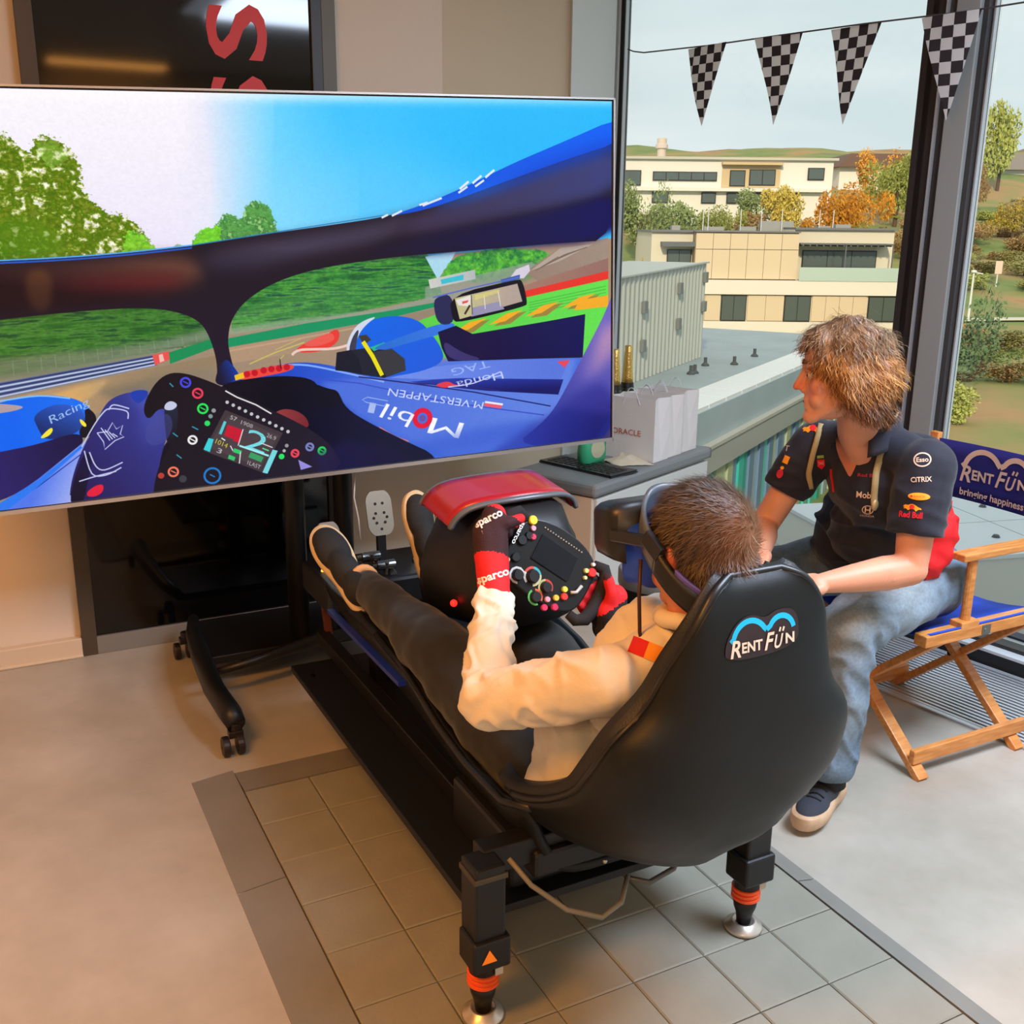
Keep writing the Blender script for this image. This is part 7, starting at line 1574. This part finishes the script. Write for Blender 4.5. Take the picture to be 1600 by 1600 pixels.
fbox(HF, (0, .105, -.026), .074, .030, .056, -.05, 'light_shield', mat('shield_blue', (22, 70, 206), .5))
# halo band, tilted: high over the forehead, low at the nape
def band(name, a0, a1, w, m, rad=1.0, dz=0, th=.008):
    rows = []; n = 40
    for i in range(n + 1):
        a = math.radians(lerp(a0, a1, i / n)); x = .096 * rad * math.sin(a); y = -.004 + (.116 if math.cos(a) > 0 else .096) * rad * math.cos(a); z = -.012 + .088 * math.cos(a) + dz; ww = w * (1 if abs(math.cos(a)) < .9 else 1.1)
        up_t = Vector((0, -.25, 1)).normalized() if True else 0
        rows.append([HF.p(x, y - q * .25, z + q) for q in (-ww, -ww * .5, 0, ww * .5, ww)])
    b = MB(); b.grid(rows); return b.build(name, m, hs, smooth=True, solid=th)
band('front_band', -92, 92, .023, mat('band_grey', (84, 92, 102), .35), 1.02)
band('rear_strap', 85, 275, .020, mat('strap_black', (18, 18, 20), .5), 1.0, -.006, .012)
band('strap_lining', 112, 248, .005, mat('strap_purple', (96, 84, 176), .6), 1.0, .021, .008)
for s in (-1, 1):
    b = MB(); b.beam(HF.p(s * .094, .14, .012), HF.p(s * .098, .02, .020), .012, .022); b.beam(HF.p(s * .097, -.01, .0), HF.p(s * .099, .03, .03), .014, .03); b.build('hinge', VB, hs, bevel=.003)
b = MB(); b.tube([HF.p(-.088, .06, -.02), HF.p(-.10, .05, -.08), HF.p(-.10, .05, -.15), HF.p(-.08, .055, -.22)], .0035, 8); b.build('cable', mat('cable_maroon', (60, 34, 34), .5), hs, smooth=True)

# ============================================================ the seated companion
man = thing('person', 'person in navy polo and faded jeans seated on the wooden chair', 'person', (2.3, 2.05, 0))
MH = Vector((1.965, 1.955, 1.245)); MF = Frame(MH, (-.70, .66, -.10), (.0, .10, 1))
NK = Vector((2.10, 2.0, 1.075)); ms = .0
SN, SF = Vector((2.15, 1.835, 1.005)), Vector((2.105, 2.185, 1.005)); EN, EFr = Vector((2.105, 1.80, .745)), Vector((1.995, 2.25, .755)); WNr, WF = Vector((1.87, 1.865, .722)), Vector((1.86, 2.10, .735))
B = Blob(); head_shapes(B, MF, 1.05); B.chain([MF.p(0, -.03, -.06), NK + Vector((-.02, 0, .0)), NK + Vector((.05, .01, -.08))], [.056, .056, .06])

B.chain([SN, SN.lerp(EN, .5), EN], [.052, .050, .041]); B.chain([EN, EN.lerp(WNr, .3), EN.lerp(WNr, .7), WNr], [.043, .046, .036, .027])
B.chain([SF, EFr], [.050, .040]); B.chain([EFr, EFr.lerp(WF, .35), WF], [.042, .043, .026])
hand(B, WNr, Frame(WNr, (-.9, .25, -.1), (0, -.3, 1)), (.4, .6, .5)); hand(B, WF, Frame(WF, (-.75, -.5, -.1), (0, .2, 1)), (.4, .6, .5))
mb_ = B.build('body', SKIN, man, .0048, 3, col=skin_col((222, 160, 128), spots=[(tuple(MF.p(0, .12, -.03)), .022, (222, 96, 70), .7), (tuple(MF.p(-.05, .07, -.03)), .03, (224, 120, 92), .6), (tuple(MF.p(0, .095, -.068)), .012, (190, 86, 76), .8), (tuple(MF.p(-.03, .09, .012)), .014, (150, 92, 72), .6), (tuple(EN), .06, (222, 126, 84), .5)]))
# eyes, brows
for s in (-1, 1):
    b = MB(); b.ball(MF.p(s * .031, .081, .001), .0125, 14, 10); e = b.build('eye', mat('eye_white', (226, 220, 212), .25), man, smooth=True)
    b = MB(); b.ball(MF.p(s * .032, .0895, .0005), .0058, 12, 8); b.build('iris', mat('eye_iris', (60, 70, 72), .2), e, smooth=True)
    b = MB(); b.tube([MF.p(s * .018, .093, .010), MF.p(s * .031, .0935, .0125), MF.p(s * .044, .085, .008)], .0042, 8); b.build('eyelid', mat('lid_skin', (190, 122, 94), .5), man, smooth=True)
    b = MB(); b.tube([MF.p(s * .012, .103, .031), MF.p(s * .030, .101, .037), MF.p(s * .050, .084, .031)], [.003, .0042, .002], 8); b.build('eyebrow', mat('brow_brown', (110, 72, 46), .8), man, smooth=True)
b = MB(); b.tube([MF.p(-.015, .1005, -.0685), MF.p(0, .1035, -.0680), MF.p(.015, .1005, -.0685)], .0028, 8); b.build('mouth', mat('mouth_dark', (120, 52, 46), .5), man, smooth=True)
# wavy golden-brown hair
hb = Blob()
for c, r in (((0, -.015, .045), (.093, .108, .094)), ((0, .045, .085), (.066, .055, .040)), ((0, -.055, -.02), (.092, .080, .085)), ((-.060, -.018, -.005), (.036, .060, .070)), ((.060, -.018, -.005), (.036, .060, .070)), ((0, -.075, -.07), (.066, .045, .045)), ((-.045, -.05, -.075), (.04, .05, .035)), ((.045, -.05, -.075), (.04, .05, .035))):
    hb.ell(MF.p(*c), r, MF.M)
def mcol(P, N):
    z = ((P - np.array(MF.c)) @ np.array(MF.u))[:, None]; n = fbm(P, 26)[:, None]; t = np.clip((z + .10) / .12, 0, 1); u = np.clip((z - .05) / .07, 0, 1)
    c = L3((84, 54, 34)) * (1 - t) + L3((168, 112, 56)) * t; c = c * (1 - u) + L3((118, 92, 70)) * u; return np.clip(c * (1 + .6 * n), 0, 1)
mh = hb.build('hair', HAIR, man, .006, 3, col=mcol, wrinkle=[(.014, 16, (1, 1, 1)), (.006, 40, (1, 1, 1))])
hp = surf_pts(mh, lambda p: True)
crown = MF.p(0, -.02, .13)
def ml(p, n):
    r = p - crown; r = r - n * r.dot(n); r = r.normalized() if r.length > 1e-4 else n.orthogonal(); return r + n * .10 + Vector((0, 0, -.35))
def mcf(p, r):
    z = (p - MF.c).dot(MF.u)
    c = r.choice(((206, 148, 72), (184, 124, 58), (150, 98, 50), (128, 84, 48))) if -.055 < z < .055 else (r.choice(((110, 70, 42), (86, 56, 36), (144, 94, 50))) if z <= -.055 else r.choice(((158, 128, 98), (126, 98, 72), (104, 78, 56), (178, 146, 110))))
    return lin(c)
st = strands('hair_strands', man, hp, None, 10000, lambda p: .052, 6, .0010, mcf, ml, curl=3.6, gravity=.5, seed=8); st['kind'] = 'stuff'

# polo shirt: navy with a red flank
NAVY = mat('polo_navy', (20, 22, 38), .8, bump=(480, .2), sheen=.12); REDP = mat('polo_red', (226, 16, 24), .75, bump=(480, .2))
HIPN, HIPF = Vector((2.50, 2.08, .57)), Vector((2.50, 2.30, .57))
B = Blob()
B.chain([(2.46, 2.19, .60), (2.36, 2.12, .78), (2.22, 2.04, .95)], [.135, .135, .125]); B.ell((2.37, 2.04, .72), (.13, .11, .17), Matrix.Rotation(.5, 3, 'Y')); B.ell((2.33, 2.22, .74), (.12, .10, .17), Matrix.Rotation(.5, 3, 'Y')); B.ell((2.24, 2.02, .90), (.12, .19, .13), Matrix.Rotation(.45, 3, 'Y'))
B.chain([SN + Vector((.02, .01, .0)), NK + Vector((.04, 0, -.03)), SF + Vector((.02, 0, 0))], [.062, .066, .060])
B.cap((2.24, 1.93, .98), (2.22, 2.12, .98), .085, .085); B.ell((2.165, 2.01, .925), (.095, .15, .13)); B.ell((2.24, 2.06, .78), (.11, .14, .13))
tn = .60; B.chain([SN + Vector((.01, 0, 0)), SN.lerp(EN, .3), SN.lerp(EN, tn)], [.074, .077, .074]); B.chain([SF + Vector((.01, 0, 0)), SF.lerp(EFr, .3), SF.lerp(EFr, .52)], [.070, .072, .068])
def polo_fn(P, N):
    # cut the sleeve ends flat
    for a, e, t in ((SN, EN, tn), (SF, EFr, .52)):
        d = np.array((e - a).normalized()); L = (e - a).length * t + .012; q = (P - np.array(a)) @ d; r = np.linalg.norm(P - np.array(a) - q[:, None] * d, axis=1); over = np.where((q > L) & (r < .10), q - L, 0); P = P - d * over[:, None]
    # folds at the waist and under the arm
    w = np.exp(-(((P[:, 2] - .74) / .16) ** 2)); Q = np.stack([P[:, 0] * 6, P[:, 1] * 6, P[:, 2] * 17 + P[:, 0] * 8], 1); P = P + N * (w * .013 * (ridges(Q, .16, 2.2) - .3))[:, None]
    return P
def polo_mat(P):
    # red flank: below the sleeve, behind a slanting seam, on the near side and the back
    s = (P[:, 0] - 2.235) - (.90 - P[:, 2]) * .42
    return ((s > 0) & (P[:, 2] < .90) & (P[:, 0] + .25 * (P[:, 1] - 2.0) > 2.24)).astype(int) * (P[:, 2] < .905)
polo = B.build('polo_shirt', [NAVY, REDP], man, .0068, 5, fn=polo_fn, matfn=polo_mat, wrinkle=[(.008, 8, (1, 1, 1)), (.003, 22, (1, 1, 1))])
pbv = bvh_of(polo)
b = MB()
rows = []
for i in range(25):
    a = math.radians(48 + 264 * i / 24); c_ = NK + Vector((.012, 0, -.012)); fx = Vector((-.75, .1, 0)); rows.append([c_ + Vector((-.078 * math.cos(a), .074 * math.sin(a), 0)) * s + Vector((0, 0, z - .035 * math.cos(a))) for s, z in ((1.0, .045), (1.02, .02), (1.18, -.008), (1.22, -.02))])
b.grid(rows); b.build('collar', NAVY, man, smooth=True, solid=.004)
JEAN = bpy.data.materials.new('denim'); JEAN.use_nodes = True; N = JEAN.node_tree.nodes; K = JEAN.node_tree.links; pb = N['Principled BSDF']; pb.inputs['Roughness'].default_value = .85
at__ = N.new('ShaderNodeAttribute'); at__.attribute_name = 'Col'; co = N.new('ShaderNodeTexCoord'); n1 = N.new('ShaderNodeTexNoise'); n1.inputs['Scale'].default_value = 120; n1.inputs['Detail'].default_value = 3
mx = N.new('ShaderNodeMix'); mx.data_type = 'RGBA'; mx.blend_type = 'OVERLAY'; mx.inputs['Factor'].default_value = .35; K.new(co.outputs['Object'], n1.inputs['Vector']); K.new(at__.outputs['Color'], mx.inputs['A']); K.new(n1.outputs['Fac'], mx.inputs['B']); K.new(mx.outputs['Result'], pb.inputs['Base Color'])
KN, KF = Vector((2.035, 1.925, .545)), Vector((2.10, 2.36, .56)); AN, AF = Vector((2.01, 1.915, .15)), Vector((2.05, 2.40, .12))
B = Blob(); B.cap(HIPN, HIPF, .125, .125); B.chain([HIPN, HIPN.lerp(KN, .5), KN], [.115, .10, .082]); B.chain([HIPF, HIPF.lerp(KF, .5), KF], [.115, .10, .078])
B.chain([KN, KN.lerp(AN, .4), KN.lerp(AN, .8), AN], [.080, .075, .064, .068]); B.chain([KF, KF.lerp(AF, .4), AF], [.078, .07, .06])
def jean_fn(P, N):
    P = arm_folds(P, N, KN, AN, .07, .010, 12, 1.0, 2.9, -.06, .0); P = arm_folds(P, N, HIPN, KN, .10, .008, 9, 1.2, 7.9, .1, .06)
    lim = AN.z - .035; P[:, 2] = np.where((P[:, 2] < lim), lim, P[:, 2]); return P
def jean_col(P, N):
    n = fbm(P, 9)[:, None]; n2 = fbm(P, 34)[:, None]; c = L3((104, 124, 142)) * (1 + .45 * n + .35 * n2)
    for q, r_, a in ((KN + Vector((-.06, -.02, .05)), .10, .55), (HIPN.lerp(KN, .55) + Vector((0, -.05, .08)), .14, .5), (KN.lerp(AN, .55) + Vector((-.02, -.06, 0)), .08, .25)):
        d = np.linalg.norm(P - np.array(q), axis=1)[:, None]; w = np.exp(-(d / r_) ** 2) * a; c = c * (1 - w) + L3((176, 184, 180)) * w
    # darker seam down the side
    return np.clip(c, .01, 1)
jean = B.build('jeans', JEAN, man, .0085, 4, fn=jean_fn, col=jean_col, wrinkle=[(.008, 12, (1, 1, 1))])
SHN = mat('shoe_navy', (48, 52, 62), .8, bump=(300, .3)); SOLT = mat('sole_tan', (214, 178, 142), .6, nz=(40, .25)); LC = mat('lace_black', (22, 20, 20), .7)
s1 = shoe(man, (2.09, 1.955, .024), (1.845, 1.845, .024), (0, 0, 1), SHN, SOLT, lace=LC, th=.03); s1['label'] = 'dark blue-grey running shoe with a tan sole and black laces'
shoe(man, (2.09, 2.42, .022), (1.90, 2.36, .022), (0, 0, 1), SHN, SOLT, lace=LC, th=.03)
for A in (AN, AF): b = MB(); b.cyl(A + Vector((0.01, 0, -.07)), A + Vector((.0, 0, .0)), .042, .044, 18); b.build('sock', mat('sock_black', (24, 24, 26), .85), man, smooth=True)
# lanyard
def drape(pts, w, name, m, parent, bv, push=.004):
    P = []
    for i in range(len(pts) - 1):
        for j in range(8): P.append(Vector(pts[i]).lerp(Vector(pts[i + 1]), j / 8))
    P.append(Vector(pts[-1])); L = []
    for p in P:
        n = vdir(p); h = bv.ray_cast(p + n * .3, -n, 1.2); q = (h[0] + n * push) if h[0] is not None else p; L.append(q)
    L = [L[max(i - 1, 0)] * .25 + L[i] * .5 + L[min(i + 1, len(L) - 1)] * .25 for i in range(len(L))]
    rows = []
    for i, q in enumerate(L):
        t = (L[min(i + 1, len(L) - 1)] - L[max(i - 1, 0)]).normalized(); n = vdir(q); s = t.cross(n).normalized(); rows.append([q - s * w / 2, q, q + s * w / 2])
    b = MB(); b.grid(rows); return b.build(name, m, parent, smooth=True, solid=.002)
LAN = mat('lanyard_tan', (172, 156, 112), .85, bump=(600, .3))
ln = thing('lanyard', 'tan woven lanyard hanging round the neck of the person in the navy polo', 'lanyard', (2.12, 1.95, .85))
def depth_pt(px, py, zc): return CAM_POS + ((_R * (px - 800) + _U * (800 - py)) / 1620 + _fw) * zc
# open neck of the polo
dv = vdecal(Vector((1.93, 1.93, 1.03)) + _R * .040, 0)
dv.poly(smooth_poly([(-.040, .060), (-.020, .075), (.040, .070), (.032, .025), (.008, -.040), (.000, -.052), (-.012, -.030), (-.034, .015)], 1), 0)
nk = dv.build('open_neck', [mat('neck_skin', (206, 132, 98), .55)], mb_, pbv, cut=.008, lift=.002, maxd=.8); nk['label'] = 'bare skin in the open collar'
# lanyard straps and shirt prints, laid on the cloth
drape([(2.085, 1.888, 1.149), (2.040, 1.865, 1.110), (2.022, 1.857, 1.080), (1.979, 1.833, 1.010), (1.958, 1.812, .955), (1.952, 1.801, .925)], .017, 'strap', LAN, ln, bvh_of(polo))
drape([(1.885, 1.94, 1.125), (1.84, 1.914, 1.052), (1.842, 1.925, 1.00), (1.86, 1.93, .955)], .015, 'strap', LAN, ln, bvh_of(polo))
b = MB(); q = Vector((1.952, 1.801, .935)); n = vdir(q); h = pbv.ray_cast(q + n * .3, -n, 1.2)[0] or q
b.ball(h + n * .006, (.011, .008, .016), 12, 8); b.build('clip', mat('clip_tan', (190, 172, 126), .4, .3), ln, smooth=True)
P_W = mat('print_pale', (236, 206, 184), .6); P_O = mat('print_orange', (248, 160, 20), .6); P_R = mat('print_red', (226, 24, 40), .6); P_N = mat('polo_navy', (20, 22, 38)); P_G = mat('print_green', (132, 172, 80), .6); P_GY = mat('print_grey', (150, 150, 146), .6); P_RO = mat('print_rose', (206, 40, 76), .6)
LM = [P_W, P_O, P_R, P_N, P_G, P_GY, P_RO]
def bull(d, x, y, s, m):
    pts = [(-1, .05), (-.75, .32), (-.45, .22), (-.1, .42), (.35, .3), (.7, .05), (1.0, -.02), (1.05, -.22), (.7, -.18), (.45, -.5), (.3, -.2), (-.1, -.12), (-.4, -.4), (-.6, -.15), (-.95, -.2), (-.78, 0)]
    d.poly([(x + a * s, y + b_ * s) for a, b_ in smooth_poly(pts, 1)], m)
def onto(name, p, rot, fn):
    d = vdecal(p, rot); fn(d); o = d.build(name, LM, man, pbv, cut=.006, lift=.0012, maxd=.6); return o
def f(d):
    d.disc((0, 0), .0215, 0, ry=.0185); d.disc((0, 0), .0180, 3, ry=.0150); d.text('Esso', -.0145, -.0055, .029, .0115, 0, bold=.02)
onto('sleeve_logo', (2.043, 1.751, 1.053), .05, f)
onto('sleeve_logo', (2.036, 1.740, 1.006), .05, lambda d: d.text('CiTRIX', -.026, -.006, .050, .0125, 0, bold=.02))
def f(d): d.disc((0, 0), .0265, 1, ry=.0095); d.text('RAUCH', -.012, -.003, .026, .006, 2, bold=0); d.disc((-.018, 0), .003, 2)
onto('sleeve_logo', (2.001, 1.712, .973), -.06, f)
def f(d): bull(d, 0, .012, .022, 1); d.disc((0.0, .013), .006, 2); d.text('Red Bull', -.029, -.014, .056, .015, 2, bold=.03)
onto('sleeve_logo', (1.981, 1.712, .936), -.10, f)
def f(d): d.poly([(-.010, .012), (.010, .012), (.010, -.006), (0, -.016), (-.010, -.006)], 2); d.poly([(-.009, .016), (.009, .016), (.009, .024), (-.009, .024)], 4); d.text('TAG', -.007, -.002, .014, .008, 0)
onto('chest_logo', (1.856, 1.899, 1.029), .1, f)
def f(d): d.text('Mobil', -.028, -.006, .046, .017, 0, bold=.01)
onto('chest_logo', (1.949, 1.826, .953), -.08, f)
def f(d):
    d.disc((0, .002), .015, 0, ry=.012); d.disc((0, .002), .0125, 3, ry=.0098); d.text('H', -.0075, -.005, .015, .014, 0, bold=.02); d.text('HONDA', -.018, -.017, .036, .0055, 0)
onto('chest_logo', (1.944, 1.815, .918), -.08, f)
onto('chest_logo', (1.965, 1.84, 1.0), -.05, lambda d: (d.text('Red Bull', -.030, -.003, .052, .009, 6)))
def f(d): d.line([(-.001, .030), (0, .012), (.004, -.012), (.006, -.034)], .0055, 2)
onto('zip', (1.876, 1.88, .99), 0, f)
onto('chest_logo', (1.862, 1.885, .965), 0, lambda d: d.line([(-.016, .006), (-.004, 0), (.006, -.004)], .008, 5))
onto('shoulder_logo', (1.915, 2.005, 1.095), .1, lambda d: (bull(d, 0, .0, .026, 1), d.disc((.004, .003), .009, 2)))
onto('sleeve_logo', (1.847, 2.017, 1.017), -.3, lambda d: d.poly([(-.008, -.010), (.008, -.012), (.009, .010), (-.006, .012)], 1))
onto('sleeve_logo', (1.83, 2.015, .985), -.3, lambda d: (d.disc((0, -.004), .009, 6, ry=.013), d.disc((.001, .014), .005, 1)))
onto('sleeve_logo', (1.85, 2.02, 1.045), -.2, lambda d: d.text('T', -.006, -.006, .012, .016, 0))
